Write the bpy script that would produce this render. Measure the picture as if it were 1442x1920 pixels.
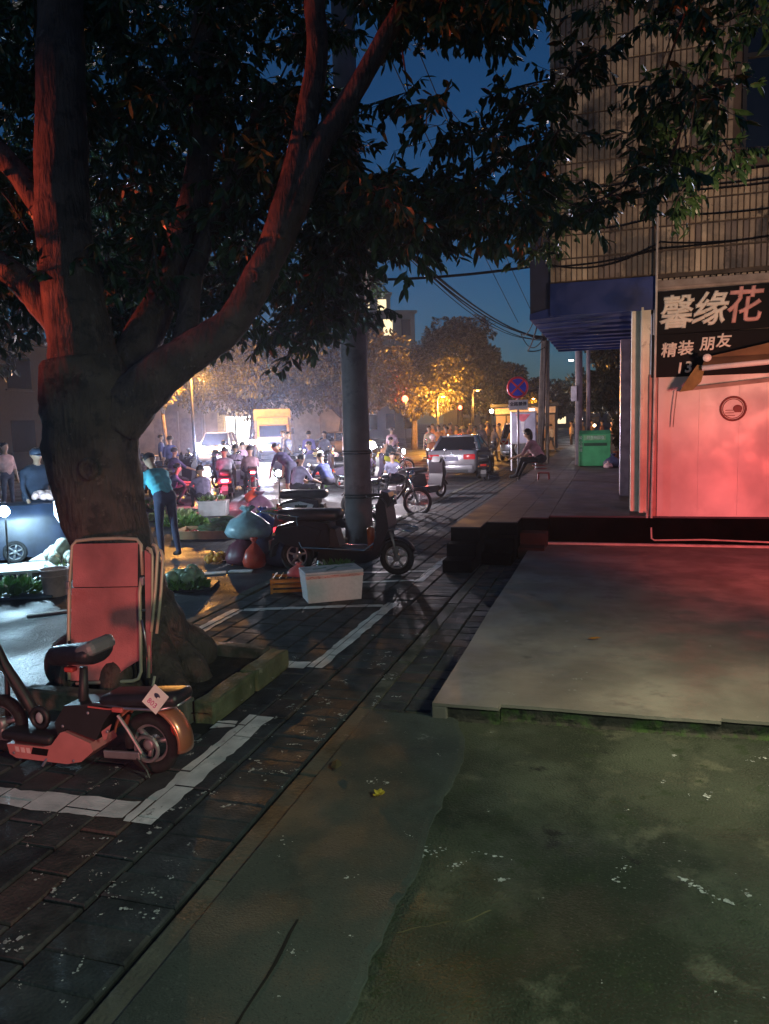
import bpy, bmesh, math, random
from math import sin, cos, pi, radians as rad
from mathutils import Vector, Matrix, noise

random.seed(11)
scene = bpy.context.scene
C = scene.collection
for o in list(bpy.data.objects):
    bpy.data.objects.remove(o)

# ------------------------------------------------------------------ camera
def make_camera(height=1.9, yaw=16.6, pitch=-6.7, roll=1.6, lens=27.0):
    y, p, r = rad(yaw), rad(pitch), rad(roll)
    f = Vector((-sin(y)*cos(p), cos(y)*cos(p), sin(p)))
    right = Vector((cos(y), sin(y), 0)); up = right.cross(f)
    r2 = right*cos(r) - up*sin(r); u2 = up*cos(r) + right*sin(r)
    cd = bpy.data.cameras.new('camera'); co = bpy.data.objects.new('camera', cd)
    C.objects.link(co)
    m = Matrix((r2, u2, -f)).transposed().to_4x4(); m.translation = (0, 0, height)
    co.matrix_world = m
    cd.sensor_fit = 'VERTICAL'; cd.sensor_height = 36; cd.lens = lens
    cd.clip_start = .05; cd.clip_end = 2000
    scene.camera = co
make_camera()

# ------------------------------------------------------------------ dusk sky
w = bpy.data.worlds.new('World'); scene.world = w; w.use_nodes = True
nt = w.node_tree; bg = nt.nodes['Background']
sky = nt.nodes.new('ShaderNodeTexSky'); sky.sky_type = 'NISHITA'; sky.sun_disc = False
sky.sun_elevation = rad(5); sky.sun_rotation = rad(180); sky.ozone_density = 5.5; sky.dust_density = .3
nt.links.new(sky.outputs[0], bg.inputs[0]); bg.inputs[1].default_value = 0.055   # after sunset

vs = scene.view_settings
vs.view_transform = 'Standard'; vs.look = 'None'; vs.gamma = 1.0; vs.exposure = 0.0
cy = scene.cycles
cy.use_denoising = True; cy.use_adaptive_sampling = True; cy.adaptive_threshold = .02
cy.max_bounces = 6; cy.diffuse_bounces = 3; cy.glossy_bounces = 3; cy.transmission_bounces = 4
cy.transparent_max_bounces = 8; cy.volume_bounces = 0
cy.sample_clamp_indirect = 4.0; cy.caustics_reflective = False; cy.caustics_refractive = False

def aim(o, target):
    o.rotation_euler = (Vector(target) - o.location).to_track_quat('-Z', 'Y').to_euler()
def spot(name, loc, target, watts, color, angle=90, blend=.6, radius=.15):
    l = bpy.data.lights.new(name, 'SPOT'); l.energy = watts; l.color = color
    l.spot_size = rad(angle); l.spot_blend = blend; l.shadow_soft_size = radius
    o = bpy.data.objects.new(name, l); C.objects.link(o); o.location = loc; aim(o, target); return o
def point(name, loc, watts, color, radius=.08):
    l = bpy.data.lights.new(name, 'POINT'); l.energy = watts; l.color = color; l.shadow_soft_size = radius
    o = bpy.data.objects.new(name, l); C.objects.link(o); o.location = loc; return o

WHITE = (1, .93, .80); RED = (1, .10, .07); SODIUM = (1, .43, .07); COLD = (.60, .66, 1)
# assumed unseen lights outside the frame for the platform and near concrete
spot('assumed_platform_light', (1.3, 3.9, 2.1), (0.6, 4.75, 0), 175, (1, .86, .56), 84, 1.0, .3)
spot('assumed_concrete_light', (2.4, 1.0, 3.0), (-.2, 2.9, 0), 400, (.84, 1, .68), 104, 1.0, .4)
# assumed red light, unseen right of the frame, shining on the wall
spot('assumed_red_wall_light', (2.9, 4.9, 1.4), (1.55, 11.3, .3), 1500, (1, .12, .10), 54, 1.0, .35)
spot('added_warm_wall_light', (2.9, 4.6, 1.8), (.8, 11.3, 4.7), 1000, (1, .64, .44), 58, 1.0, .3)  # unseen warm light added for the tiled upper wall
# unseen red lights added: one left for the limbs, one behind for the lounger
spot('added_red_limb_light', (-7.6, 2.9, 2.0), (-4.0, 5.05, 3.3), 1250, (1, .13, .06), 31, .9, .2)
spot('added_red_lounger_light', (-1.2, -2.5, .9), (-3.2, 4.3, .42), 720, (1, .30, .25), 23, .9, .2)

# ------------------------------------------------------------------ materials
MATS = {}
def mat(name, col, rough=.7, metal=0., var=.25, scale=6., bump=0., emit=None, es=0., spec=.5, alpha=1., trans=0., col2=None, detail=4., coat=0.):
    if name in MATS: return MATS[name]
    m = bpy.data.materials.new(name); m.use_nodes = True; MATS[name] = m
    t = m.node_tree; N = t.nodes; L = t.links; b = N['Principled BSDF']
    b.inputs['Roughness'].default_value = rough; b.inputs['Metallic'].default_value = metal
    b.inputs['Specular IOR Level'].default_value = spec
    b.inputs['Alpha'].default_value = alpha; b.inputs['Transmission Weight'].default_value = trans
    b.inputs['Coat Weight'].default_value = coat
    tc = N.new('ShaderNodeTexCoord'); nz = N.new('ShaderNodeTexNoise')
    nz.inputs['Scale'].default_value = scale; nz.inputs['Detail'].default_value = detail
    L.new(tc.outputs['Object'], nz.inputs['Vector'])
    rp = N.new('ShaderNodeValToRGB'); L.new(nz.outputs['Fac'], rp.inputs['Fac'])
    c2 = col2 or tuple(min(1, c*(1+var)) for c in col); c1 = tuple(c*(1-var) for c in col) if not col2 else col
    rp.color_ramp.elements[0].position = .32; rp.color_ramp.elements[1].position = .68
    rp.color_ramp.elements[0].color = (*c1, 1); rp.color_ramp.elements[1].color = (*c2, 1)
    L.new(rp.outputs[0], b.inputs['Base Color'])
    if bump:
        n2 = N.new('ShaderNodeTexNoise'); n2.inputs['Scale'].default_value = scale*5; n2.inputs['Detail'].default_value = 6
        L.new(tc.outputs['Object'], n2.inputs['Vector'])
        bp = N.new('ShaderNodeBump'); bp.inputs['Strength'].default_value = bump; bp.inputs['Distance'].default_value = .02
        L.new(n2.outputs['Fac'], bp.inputs['Height']); L.new(bp.outputs[0], b.inputs['Normal'])
    if emit:
        b.inputs['Emission Color'].default_value = (*emit, 1); b.inputs['Emission Strength'].default_value = es
    return m

def layered(name, layers, rough=(.5, .8), rscale=3., bump=.3, bscale=40., spec=.5, stretch=1., bdist=.015):
    """surface made of a base colour and stain layers: (colour, noise scale, threshold, softness)"""
    if name in MATS: return MATS[name]
    m = bpy.data.materials.new(name); m.use_nodes = True; MATS[name] = m
    t = m.node_tree; N = t.nodes; L = t.links; b = N['Principled BSDF']
    b.inputs['Specular IOR Level'].default_value = spec
    geo = N.new('ShaderNodeNewGeometry'); tc = type('P', (), {'outputs': {'Object': geo.outputs['Position']}}); prev = None   # stains run across neighbouring pieces
    for i, (col, sc, th, soft) in enumerate(layers):
        if prev is None:
            n0 = N.new('ShaderNodeTexNoise'); n0.inputs['Scale'].default_value = sc; n0.inputs['Detail'].default_value = 8
            L.new(tc.outputs['Object'], n0.inputs['Vector'])
            r0 = N.new('ShaderNodeValToRGB'); L.new(n0.outputs['Fac'], r0.inputs[0])
            r0.color_ramp.elements[0].color = (*[c*.6 for c in col], 1); r0.color_ramp.elements[1].color = (*[min(1, c*1.35) for c in col], 1)
            r0.color_ramp.elements[0].position = .3; r0.color_ramp.elements[1].position = .7
            prev = r0.outputs[0]; continue
        mp = N.new('ShaderNodeMapping'); mp.inputs['Location'].default_value = (i*3.7, i*1.9, i*.7); L.new(tc.outputs['Object'], mp.inputs[0])
        n = N.new('ShaderNodeTexNoise'); n.inputs['Scale'].default_value = sc; n.inputs['Detail'].default_value = 7; n.inputs['Roughness'].default_value = .65
        L.new(mp.outputs[0], n.inputs['Vector'])
        r = N.new('ShaderNodeMapRange'); r.inputs['From Min'].default_value = th; r.inputs['From Max'].default_value = th+soft
        L.new(n.outputs['Fac'], r.inputs['Value'])
        mx = N.new('ShaderNodeMix'); mx.data_type = 'RGBA'
        L.new(r.outputs[0], mx.inputs['Factor']); L.new(prev, mx.inputs['A']); mx.inputs['B'].default_value = (*col, 1)
        prev = mx.outputs['Result']
    L.new(prev, b.inputs['Base Color'])
    nr = N.new('ShaderNodeTexNoise'); nr.inputs['Scale'].default_value = rscale; nr.inputs['Detail'].default_value = 5
    L.new(tc.outputs['Object'], nr.inputs['Vector'])
    rr = N.new('ShaderNodeMapRange'); rr.inputs['From Min'].default_value = .4; rr.inputs['From Max'].default_value = .6
    rr.inputs['To Min'].default_value = rough[0]; rr.inputs['To Max'].default_value = rough[1]
    L.new(nr.outputs['Fac'], rr.inputs['Value']); L.new(rr.outputs[0], b.inputs['Roughness'])
    if bump:
        n2 = N.new('ShaderNodeTexNoise'); n2.inputs['Scale'].default_value = bscale; n2.inputs['Detail'].default_value = 8
        ms = N.new('ShaderNodeMapping'); ms.inputs['Scale'].default_value = (1, 1, stretch); L.new(tc.outputs['Object'], ms.inputs[0]); L.new(ms.outputs[0], n2.inputs['Vector'])
        bp = N.new('ShaderNodeBump'); bp.inputs['Strength'].default_value = bump; bp.inputs['Distance'].default_value = bdist
        L.new(n2.outputs['Fac'], bp.inputs['Height']); L.new(bp.outputs[0], b.inputs['Normal'])
    return m

# ------------------------------------------------------------------ mesh helpers
class MB:
    def __init__(s): s.v = []; s.f = []
    def add(s, vs, fs):
        k = len(s.v); s.v += [tuple(v) for v in vs]; s.f += [tuple(i+k for i in f) for f in fs]; return s
    def box(s, c, size, rot=None, taper=1.0):
        hx, hy, hz = [d/2 for d in size]; vs = []
        for z, t in ((-hz, 1), (hz, taper)):
            for x, y in ((-hx, -hy), (hx, -hy), (hx, hy), (-hx, hy)):
                p = Vector((x*t, y*t, z))
                if rot is not None: p = rot @ p
                vs.append(p + Vector(c))
        return s.add(vs, [(3, 2, 1, 0), (4, 5, 6, 7), (0, 1, 5, 4), (1, 2, 6, 5), (2, 3, 7, 6), (3, 0, 4, 7)])
    def rbox(s, c, size, r=.02, rot=None):
        bm = bmesh.new(); bmesh.ops.create_cube(bm, size=1)
        for v in bm.verts: v.co = Vector((v.co.x*size[0], v.co.y*size[1], v.co.z*size[2]))
        bmesh.ops.bevel(bm, geom=bm.edges[:], offset=min(r, min(size)*.45), segments=2, profile=.5, affect='EDGES')
        bm.verts.index_update()
        R = rot or Matrix.Identity(3)
        s.add([R @ v.co + Vector(c) for v in bm.verts], [[v.index for v in f.verts] for f in bm.faces]); bm.free(); return s
    def tube(s, pts, r, n=8, cap=True):
        pts = [Vector(p) for p in pts]; rs = r if isinstance(r, (list, tuple)) else [r]*len(pts)
        k = len(s.v); up = None
        for i, p in enumerate(pts):
            d = (pts[min(i+1, len(pts)-1)] - pts[max(i-1, 0)])
            d = d.normalized() if d.length > 1e-9 else Vector((0, 0, 1))
            if up is None:
                a = Vector((0, 0, 1)) if abs(d.z) < .9 else Vector((1, 0, 0)); up = (a - d*a.dot(d)).normalized()
            else:
                up = (up - d*up.dot(d)); up = up.normalized() if up.length > 1e-6 else d.orthogonal().normalized()
            q = d.cross(up)
            for j in range(n):
                a = 2*pi*j/n; s.v.append(tuple(p + (up*cos(a) + q*sin(a))*rs[i]))
        for i in range(len(pts)-1):
            for j in range(n):
                a = k+i*n+j; b = k+i*n+(j+1) % n; s.f.append((a, b, b+n, a+n))
        if cap:
            s.f.append(tuple(k+j for j in range(n))[::-1]); e = k+(len(pts)-1)*n; s.f.append(tuple(e+j for j in range(n)))
        return s
    def lathe(s, prof, c=(0, 0, 0), n=16, rot=None, sx=1., sy=1.):
        """profile of (radius, height) turned round z"""
        k = len(s.v); R = rot or Matrix.Identity(3)
        for r, z in prof:
            for j in range(n):
                a = 2*pi*j/n; s.v.append(tuple(R @ Vector((r*cos(a)*sx, r*sin(a)*sy, z)) + Vector(c)))
        for i in range(len(prof)-1):
            for j in range(n):
                a = k+i*n+j; b = k+i*n+(j+1) % n; s.f.append((a, b, b+n, a+n))
        if prof[0][0] > 1e-6: s.f.append(tuple(k+j for j in range(n))[::-1])
        if prof[-1][0] > 1e-6:
            e = k+(len(prof)-1)*n; s.f.append(tuple(e+j for j in range(n)))
        return s
    def ell(s, c, rx, ry=None, rz=None, n=12, m=8, rot=None):
        ry = ry or rx; rz = rz or rx; prof = [(max(1e-5, sin(pi*i/m)), -cos(pi*i/m)) for i in range(m+1)]
        k = len(s.v); R = rot or Matrix.Identity(3)
        for r, z in prof:
            for j in range(n):
                a = 2*pi*j/n; s.v.append(tuple(R @ Vector((r*cos(a)*rx, r*sin(a)*ry, z*rz)) + Vector(c)))
        for i in range(m):
            for j in range(n):
                a = k+i*n+j; b = k+i*n+(j+1) % n; s.f.append((a, b, b+n, a+n))
        return s
    def prism(s, poly, d0, d1, axis='x'):
        """poly in the two other axes (x: (y,z); y: (x,z); z: (x,y)), extruded from d0 to d1"""
        n = len(poly)
        f = {'x': lambda a, b, d: (d, a, b), 'y': lambda a, b, d: (a, d, b), 'z': lambda a, b, d: (a, b, d)}[axis]
        vs = [f(a, b, d0) for a, b in poly] + [f(a, b, d1) for a, b in poly]
        return s.add(vs, [tuple(range(n))[::-1], tuple(range(n, 2*n))] + [(i, (i+1) % n, n+(i+1) % n, n+i) for i in range(n)])
    def torus(s, c, R, r, axis='x', n=24, m=8, arc=(0, 2*pi)):
        full = abs(arc[1]-arc[0]-2*pi) < 1e-6; cnt = n if full else n+1; k = len(s.v)
        for i in range(cnt):
            a = arc[0] + (arc[1]-arc[0])*i/n
            for j in range(m):
                b = 2*pi*j/m; q = R + r*cos(b); h = r*sin(b)
                p = {'x': (h, q*cos(a), q*sin(a)), 'y': (q*cos(a), h, q*sin(a)), 'z': (q*cos(a), q*sin(a), h)}[axis]
                s.v.append((p[0]+c[0], p[1]+c[1], p[2]+c[2]))
        for i in range(n):
            i2 = (i+1) % cnt
            for j in range(m):
                s.f.append((k+i*m+j, k+i2*m+j, k+i2*m+(j+1) % m, k+i*m+(j+1) % m))
        return s
    def mesh(s, name, smooth=False):
        me = bpy.data.meshes.new(name); me.from_pydata(s.v, [], s.f); me.update()
        bm = bmesh.new(); bm.from_mesh(me); bmesh.ops.recalc_face_normals(bm, faces=bm.faces); bm.to_mesh(me); bm.free()
        if smooth:
            for p in me.polygons: p.use_smooth = True
        return me
    def build(s, name, m, parent=None, smooth=False, loc=(0, 0, 0), rot=(0, 0, 0), kind=None):
        me = s.mesh(name, smooth); me.materials.append(m)
        o = bpy.data.objects.new(name, me); C.objects.link(o); o.location = loc; o.rotation_euler = rot
        if parent: o.parent = parent
        if kind: o['kind'] = kind
        return o

def obj(name, me, parent=None, loc=(0, 0, 0), rot=(0, 0, 0), sc=(1, 1, 1)):
    o = bpy.data.objects.new(name, me); C.objects.link(o); o.location = loc; o.rotation_euler = rot; o.scale = sc
    if parent: o.parent = parent
    return o
def tag(o, label, cat, group=None, kind=None):
    o['label'] = label; o['category'] = cat
    if group: o['group'] = group
    if kind: o['kind'] = kind
    return o
def thing(name, label, cat, loc=(0, 0, 0), rz=0., group=None):
    o = bpy.data.objects.new(name, None); C.objects.link(o); o.location = loc; o.rotation_euler = (0, 0, rz)
    return tag(o, label, cat, group)
def structure(o): o['kind'] = 'structure'; return o
def text(name, body, m, parent, size=.3, depth=.004, loc=(0, 0, 0), rot=(pi/2, 0, 0), bold=0., shear=0., sx=1.):
    cu = bpy.data.curves.new(name, 'FONT'); cu.body = body; cu.size = size; cu.extrude = depth; cu.align_x = 'CENTER'; cu.align_y = 'CENTER'
    cu.offset = 0; cu.bevel_depth = bold; cu.bevel_resolution = 0; cu.shear = shear; cu.resolution_u = 3
    t = bpy.data.objects.new(name, cu); C.objects.link(t)
    dg = bpy.context.evaluated_depsgraph_get(); me = bpy.data.meshes.new_from_object(t.evaluated_get(dg))
    bpy.data.objects.remove(t); me.materials.clear(); me.materials.append(m)
    o = obj(name, me, parent, loc, rot, (sx, 1, 1)); return o
def copy_tree(root, loc=None, rz=None, label=None):
    r = root.copy(); C.objects.link(r)
    if loc: r.location = loc
    if rz is not None: r.rotation_euler = (0, 0, rz)
    if label: r['label'] = label
    for ch in list(root.children):
        c = ch.copy(); C.objects.link(c); c.parent = r
        for g in list(ch.children):
            d = g.copy(); C.objects.link(d); d.parent = c
    return r
ROAD = -.08
# ================================================================== THE SETTING
M_asphalt = layered('asphalt', [((.045, .047, .05), 1.2, 0, 0), ((.022, .022, .026), .8, .52, .12), ((.10, .10, .10), 14, .66, .08)], rough=(.34, .78), rscale=.8, bump=.9, bscale=45, spec=.4)
M_conc = layered('mossy_concrete', [((.062, .074, .048), 1.8, 0, 0), ((.026, .036, .020), 1.1, .48, .10), ((.115, .12, .08), 3.5, .56, .10), ((.014, .016, .012), 2.6, .62, .05), ((.034, .05, .022), 7, .58, .08), ((.10, .11, .085), 70, .56, .12), ((.022, .026, .018), 95, .58, .1), ((.30, .32, .28), 6, .70, .03)], rough=(.6, .95), bump=.8, bscale=80)
M_overlay = layered('grey_concrete', [((.064, .078, .068), 1.1, 0, 0), ((.035, .040, .036), 1.3, .52, .12), ((.11, .12, .11), 60, .57, .12), ((.03, .034, .03), 85, .58, .1), ((.15, .16, .15), 6, .66, .06)], rough=(.6, .92), bump=.35, bscale=110)
M_slab = layered('platform_concrete', [((.26, .24, .20), 1.6, 0, 0), ((.17, .155, .13), .9, .48, .14), ((.21, .19, .165), 4, .55, .1), ((.36, .34, .30), 12, .70, .04), ((.085, .075, .065), 3, .68, .07)], rough=(.45, .7), bump=.15, bscale=70)
M_moss = layered('mossy_side', [((.055, .050, .038), 5, 0, 0), ((.045, .085, .02), 6, .48, .12), ((.016, .018, .012), 9, .55, .1)], rough=(.8, .95), bump=.9, bscale=30)
M_kerb = layered('kerb_concrete', [((.12, .118, .095), 3, 0, 0), ((.05, .055, .04), 2.5, .5, .12), ((.22, .22, .19), 9, .64, .07)], rough=(.6, .9), bump=.5, bscale=40)
M_moss_kerb = layered('moss_kerb', [((.16, .165, .09), 4, 0, 0), ((.07, .085, .035), 3, .5, .14), ((.30, .29, .20), 10, .62, .07)], rough=(.7, .95), bump=.6, bscale=40)
M_paint = layered('worn_white_paint', [((.88, .90, .90), 5, 0, 0), ((.62, .65, .65), 7, .56, .10), ((.14, .14, .14), 12, .66, .05)], rough=(.5, .8), bump=.3, bscale=70)
M_tilefloor = layered('walkway_tile', [((.085, .075, .095), 1.2, 0, 0), ((.055, .05, .065), 2, .55, .15)], rough=(.55, .72), bump=.06, bscale=30, spec=.25)
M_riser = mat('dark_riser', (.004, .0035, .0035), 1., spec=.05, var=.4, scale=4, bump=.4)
PAV = [layered('paver_%d' % i, [(c, 7, 0, 0), ((.020, .022, .024), 3.5, .54, .12), ((.16, .17, .17), 16, .70, .05)], rough=(.6, .9), rscale=4, bump=.5, bscale=60)
       for i, c in enumerate([(.050, .056, .062), (.058, .058, .060), (.042, .050, .056), (.074, .056, .052)])]

# ground and road: one sheet out to the horizon, lightly uneven near the kerb
def sheet(name, x0, x1, y0, y1, z, nx, ny, m, amp=0.):
    g = MB()
    for j in range(ny+1):
        for i in range(nx+1):
            x = x0+(x1-x0)*i/nx; y = y0+(y1-y0)*j/ny
            g.v.append((x, y, z + (amp*noise.noise((x*.9, y*.9, 0)) if amp else 0)))
    for j in range(ny):
        for i in range(nx):
            a = j*(nx+1)+i; g.f.append((a, a+1, a+nx+2, a+nx+1))
    return structure(g.build(name, m))
sheet('ground', -240, 240, -60, 420, ROAD-.02, 8, 8, M_asphalt)
sheet('road', -60, -4.06, -6, 140, ROAD, 60, 100, M_asphalt, 0.004)

# pavement: sand bed + individual pavers
bed = structure(sheet('pavement', -3.93, -1.62, -1.0, 40, -.022, 6, 40, mat('joint_sand', (.018, .019, .018), .95, var=.4, scale=20)))
def paver_mesh(w, l, h=.05, b=.008):
    g = MB(); x, y = w/2, l/2
    g.add([(-x, -y, -h), (x, -y, -h), (x, y, -h), (-x, y, -h), (-x, -y, -b), (x, -y, -b), (x, y, -b), (-x, y, -b), (-x+b, -y+b, 0), (x-b, -y+b, 0), (x-b, y-b, 0), (-x+b, y-b, 0)],
          [(0, 1, 5, 4), (1, 2, 6, 5), (2, 3, 7, 6), (3, 0, 4, 7), (4, 5, 9, 8), (5, 6, 10, 9), (6, 7, 11, 10), (7, 4, 8, 11), (8, 9, 10, 11)])
    return g
BW, BL = .21, .335
pm = []
for m in PAV:
    a = paver_mesh(BW-.012, BL-.012).mesh('paver'); a.materials.append(m)
    b = paver_mesh(.36-.012, BL*.5-.004).mesh('paver_border'); b.materials.append(m)
    pm.append((a, b))
def in_pit(x, y): return -3.9 < x < -2.40 and 4.16 < y < 5.5
far = [MB() for _ in PAV]; cnt = 0
cells = []
for j in range(-2, 110):
    for i in range(9):
        x = -2.02-BW*(i+.5); y = .9 + BL*j + (BL/2 if i % 2 else 0)
        if x < -3.9 or in_pit(x, y): continue
        cells.append((y, x, 0))
    for h in (0, .5):
        cells.append((.9+BL*(j+h), -1.835, 1))
cells.sort(); laid = []
for y, x, k in cells:
    r = random.random(); mi = 0 if r < .4 else 1 if r < .62 else 2 if r < .86 else 3
    dz = random.uniform(-.004, .003); tilt = (random.gauss(0, .004), random.gauss(0, .005), random.gauss(0, .006))
    laid.append((y, x, k, dz))
    vis = (x > -1.4-.9*y) and y > 1.3       # cells the photograph can see
    if vis and cnt < 298:
        o = obj('paver', pm[mi][k], bed, (x, y, dz), tilt); cnt += 1
    elif y > 1.3 or x > -2.2:
        g = paver_mesh((BW if not k else .36)-.012, (BL if not k else BL*.5)-.01)
        far[mi].add([(a+x, b+y, c+dz) for a, b, c in g.v], g.f)
for j in range(30):
    for i, x in enumerate((-1.42, -1.21, -1.0)):
        g = paver_mesh(.2, BL-.012); y = 4.75+BL*j*.62+(.1 if i % 2 else 0)
        far[j % 4].add([(a+x, b*.6+y, c+random.uniform(-.004, .003)) for a, b, c in g.v], g.f)
MB().box((-1.2, 8.2, -.06), (.66, 7.0, .08)).build('bedding', MATS['joint_sand'], bed)
for mi, g in enumerate(far):
    if g.v: g.build('far_pavers', PAV[mi], bed, kind='stuff')

# kerb strip between pavers and concrete, and road kerb stones
ks = bpy.data.objects.new('kerb', None); C.objects.link(ks); structure(ks)
for j in range(24):
    l = 1.0; g = MB().rbox((0, 0, 0), (.11, l-.006, .14), .008)
    g.build('kerb_stone', M_kerb, ks, loc=(-1.575+random.gauss(0, .003), .2+j*l, -.068+random.gauss(0, .002)), rot=(0, 0, random.gauss(0, .003)))
for j in range(40):
    l = 1.0; g = MB().rbox((0, 0, 0), (.13, l-.01, .16), .015)
    g.build('kerb_stone', M_kerb, ks, loc=(-3.995+random.gauss(0, .004), .2+j*l, -.075+random.gauss(0, .003)))

# painted bay lines, following the pavers
def clip(poly, x0, x1, y0, y1):
    for ax, lim, sg_ in ((0, x0, 1), (0, x1, -1), (1, y0, 1), (1, y1, -1)):
        out = []
        for i in range(len(poly)):
            p, q = poly[i-1], poly[i]; dp, dq = (p[ax]-lim)*sg_, (q[ax]-lim)*sg_
            if dp*dq < 0: t = dp/(dp-dq); out.append((p[0]+(q[0]-p[0])*t, p[1]+(q[1]-p[1])*t))
            if dq >= 0: out.append(q)
        poly = out
        if len(poly) < 3: return []
    return poly
def line(x0, y0, x1, y1, w):
    d = Vector((x1-x0, y1-y0, 0)); L = d.length; d.normalize(); q = Vector((-d.y, d.x, 0)); n = max(4, int(L/.05)); g = MB(); E_ = []
    for i in range(n+1):
        p = Vector((x0, y0, 0)) + d*(L*i/n); row = []
        for s_ in (-1, 1):
            e = w/2 + .020*noise.noise((p.x*6+s_*9, p.y*6, 3)) + .016*noise.noise((p.x*23, p.y*23+s_*5, 8)); v = p + q*s_*e; row.append((v.x, v.y))
        E_.append(row)
    xa, xb, ya, yb = min(x0, x1)-w, max(x0, x1)+w, min(y0, y1)-w, max(y0, y1)+w
    for cy_, cx, k, dz in laid:
        hw, hl = ((BW if not k else .36)-.012)/2+.0025, ((BL if not k else BL*.5)-.012)/2+.0025
        if cx+hw < xa or cx-hw > xb or cy_+hl < ya or cy_-hl > yb: continue
        for i in range(n):
            quad = [E_[i][0], E_[i+1][0], E_[i+1][1], E_[i][1]]; po = clip(quad, cx-hw, cx+hw, cy_-hl, cy_+hl)
            if len(po) >= 3:
                k0 = len(g.v); g.v += [(a_, b_, dz+.0045) for a_, b_ in po]; g.f.append(tuple(range(k0, k0+len(po))))
    if g.v: g.build('parking_line', M_paint, bed)
line(-2.20, 3.02, -2.20, 4.42, .17); line(-3.92, 3.07, -2.295, 3.12, .17)
line(-2.72, 4.30-.14, -2.30, 4.33-.08, .10)
line(-2.22, 5.42, -2.21, 7.62, .13); line(-2.52, 5.46, -2.30, 5.46, .16)
line(-3.70, 5.75, -3.72, 7.06, .13); line(-3.66, 7.06, -2.28, 7.50, .10)
line(-3.5, 8.30, -2.27, 8.78, .08); line(-2.20, 8.70, -2.19, 10.4, .10); line(-3.2, 9.1, -2.25, 9.35, .07)

# concrete apron: two pours, the grey one overlapping with a ragged edge
g = MB().box((2.853, 1.22, -.14), (8.734, 6.98, .28))
structure(g.build('concrete_apron', M_conc))
edge = [(-.80+.035*noise.noise((0, y*2.2, 1))+.02*noise.noise((0, y*9, 4)) - (.16 if y > 4.3 else 0)*min(1, max(0, (y-4.3)/.35)), y) for y in [-1+.06*i for i in range(95)]]
g = MB(); n = len(edge)
for x, y in edge:
    g.v += [(-1.518, y, .0), (-1.518, y, .012), (x-.03, y, .0155), (x, y, .010), (x+.004, y, -.002)]
for i in range(n-1):
    for k in range(4): g.f.append((5*i+k, 5*i+k+1, 5*i+5+k+1, 5*i+5+k))
structure(g.build('concrete_overlay', M_overlay))
# expansion cracks and dark gum spots: cut lines lie in the concrete as thin dark fillets
def crack(pts, w=.006, z=.017):
    g = MB()
    for i, (x, y) in enumerate(pts):
        ww = w*(.6+.8*random.random()); g.v += [(x-ww, y, z), (x+ww, y, z)]
    for i in range(len(pts)-1): g.f.append((2*i, 2*i+1, 2*i+3, 2*i+2))
    return g
M_crack = mat('crack_dirt', (.012, .012, .011), .95)
crk = crack([(-1.13+.02*noise.noise((0, y*3, 7)), y) for y in [1.0+.08*i for i in range(20)]]); crk.build('crack', M_crack, bpy.data.objects['concrete_overlay'])
g = crack([(.02*i-.78, 2.55+.05*noise.noise((i*.2, 0, 2))+.012*i) for i in range(18)], .004, .004)
g.build('crack', mat('dry_seam', (.15, .14, .07), .9), bpy.data.objects['concrete_apron'])

# raised platform in front of the shop: three slabs with uneven front edges and mossy sides
plat = structure(MB().box((2.9, 7.95, .046), (7.72, 6.0, .11)).build('platform', M_moss))
def mossy_block(x0, x1, y0, y1, z0, z1, m, parent, name):
    g = MB(); nx = max(2, int((x1-x0)/.05)); nz = 4
    for j in range(nz+1):
        for i in range(nx+1):
            x = x0+(x1-x0)*i/nx; z = z0+(z1-z0)*j/nz
            g.v.append((x, y0 - .03*abs(noise.noise((x*4, z*9, 5))) - .015*noise.noise((x*13, z*15, 1)) - (.02 if j == 0 else 0), z))
    for j in range(nz):
        for i in range(nx):
            a = j*(nx+1)+i; g.f.append((a, a+1, a+nx+2, a+nx+1))
    g.build(name, m, parent)
SL = [(-1.09, 11.02), (-1.085, 8.6), (-1.10, 7.1), (-1.088, 5.9), (-1.09, 4.60)]
for x0, x1, yf in ((-1.09, -.665, 4.60), (-.66, .62, 4.665), (.625, 2.6, 4.71), (2.605, 6.7, 4.70)):
    k = max(3, int((x1-x0)/.07))
    SL += [(x0+(x1-x0)*i/k, yf+.010*noise.noise((x0+(x1-x0)*i/k*7, yf, 3))+.006*noise.noise((x0*3+i*1.7, 1, 2))) for i in range(k+1)]
    mossy_block(x0-.004, x1+.006, yf+.030, yf+.2, -.01, .094, M_moss, plat, 'mossy_side')
SL += [(6.7, 11.02)]
MB().prism(SL, .0935, .1135, 'z').build('slab', M_slab, plat)
MB().rbox((-1.045, 4.67, .047), (.1, .14, .092), .01).build('corner_stone', M_slab, plat)

# raised tiled walkway beyond, with stepped front blocks and its riser
walk = structure(MB().box((2.6, 25.2, .24), (6.9, 28, .5)).build('walkway', M_tilefloor))
for x0, x1, yf in ((-2.05, -1.66, 9.95), (-1.65, -1.24, 10.5), (-1.23, -.86, 11.0)):
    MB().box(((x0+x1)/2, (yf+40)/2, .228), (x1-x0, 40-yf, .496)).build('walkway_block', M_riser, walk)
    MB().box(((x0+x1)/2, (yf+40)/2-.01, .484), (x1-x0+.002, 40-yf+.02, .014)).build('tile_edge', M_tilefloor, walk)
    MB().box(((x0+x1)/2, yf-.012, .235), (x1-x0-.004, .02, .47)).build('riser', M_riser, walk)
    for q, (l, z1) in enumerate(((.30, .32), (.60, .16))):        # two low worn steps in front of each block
        MB().rbox(((x0+x1)/2, yf-.022-l/2-.001, z1/2-.01), (x1-x0-.006-.01*q, l, z1), .012).build('step', M_riser if x0 < -1.3 else mat('red_brick_step', (.05, .022, .018), .9), walk)
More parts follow.
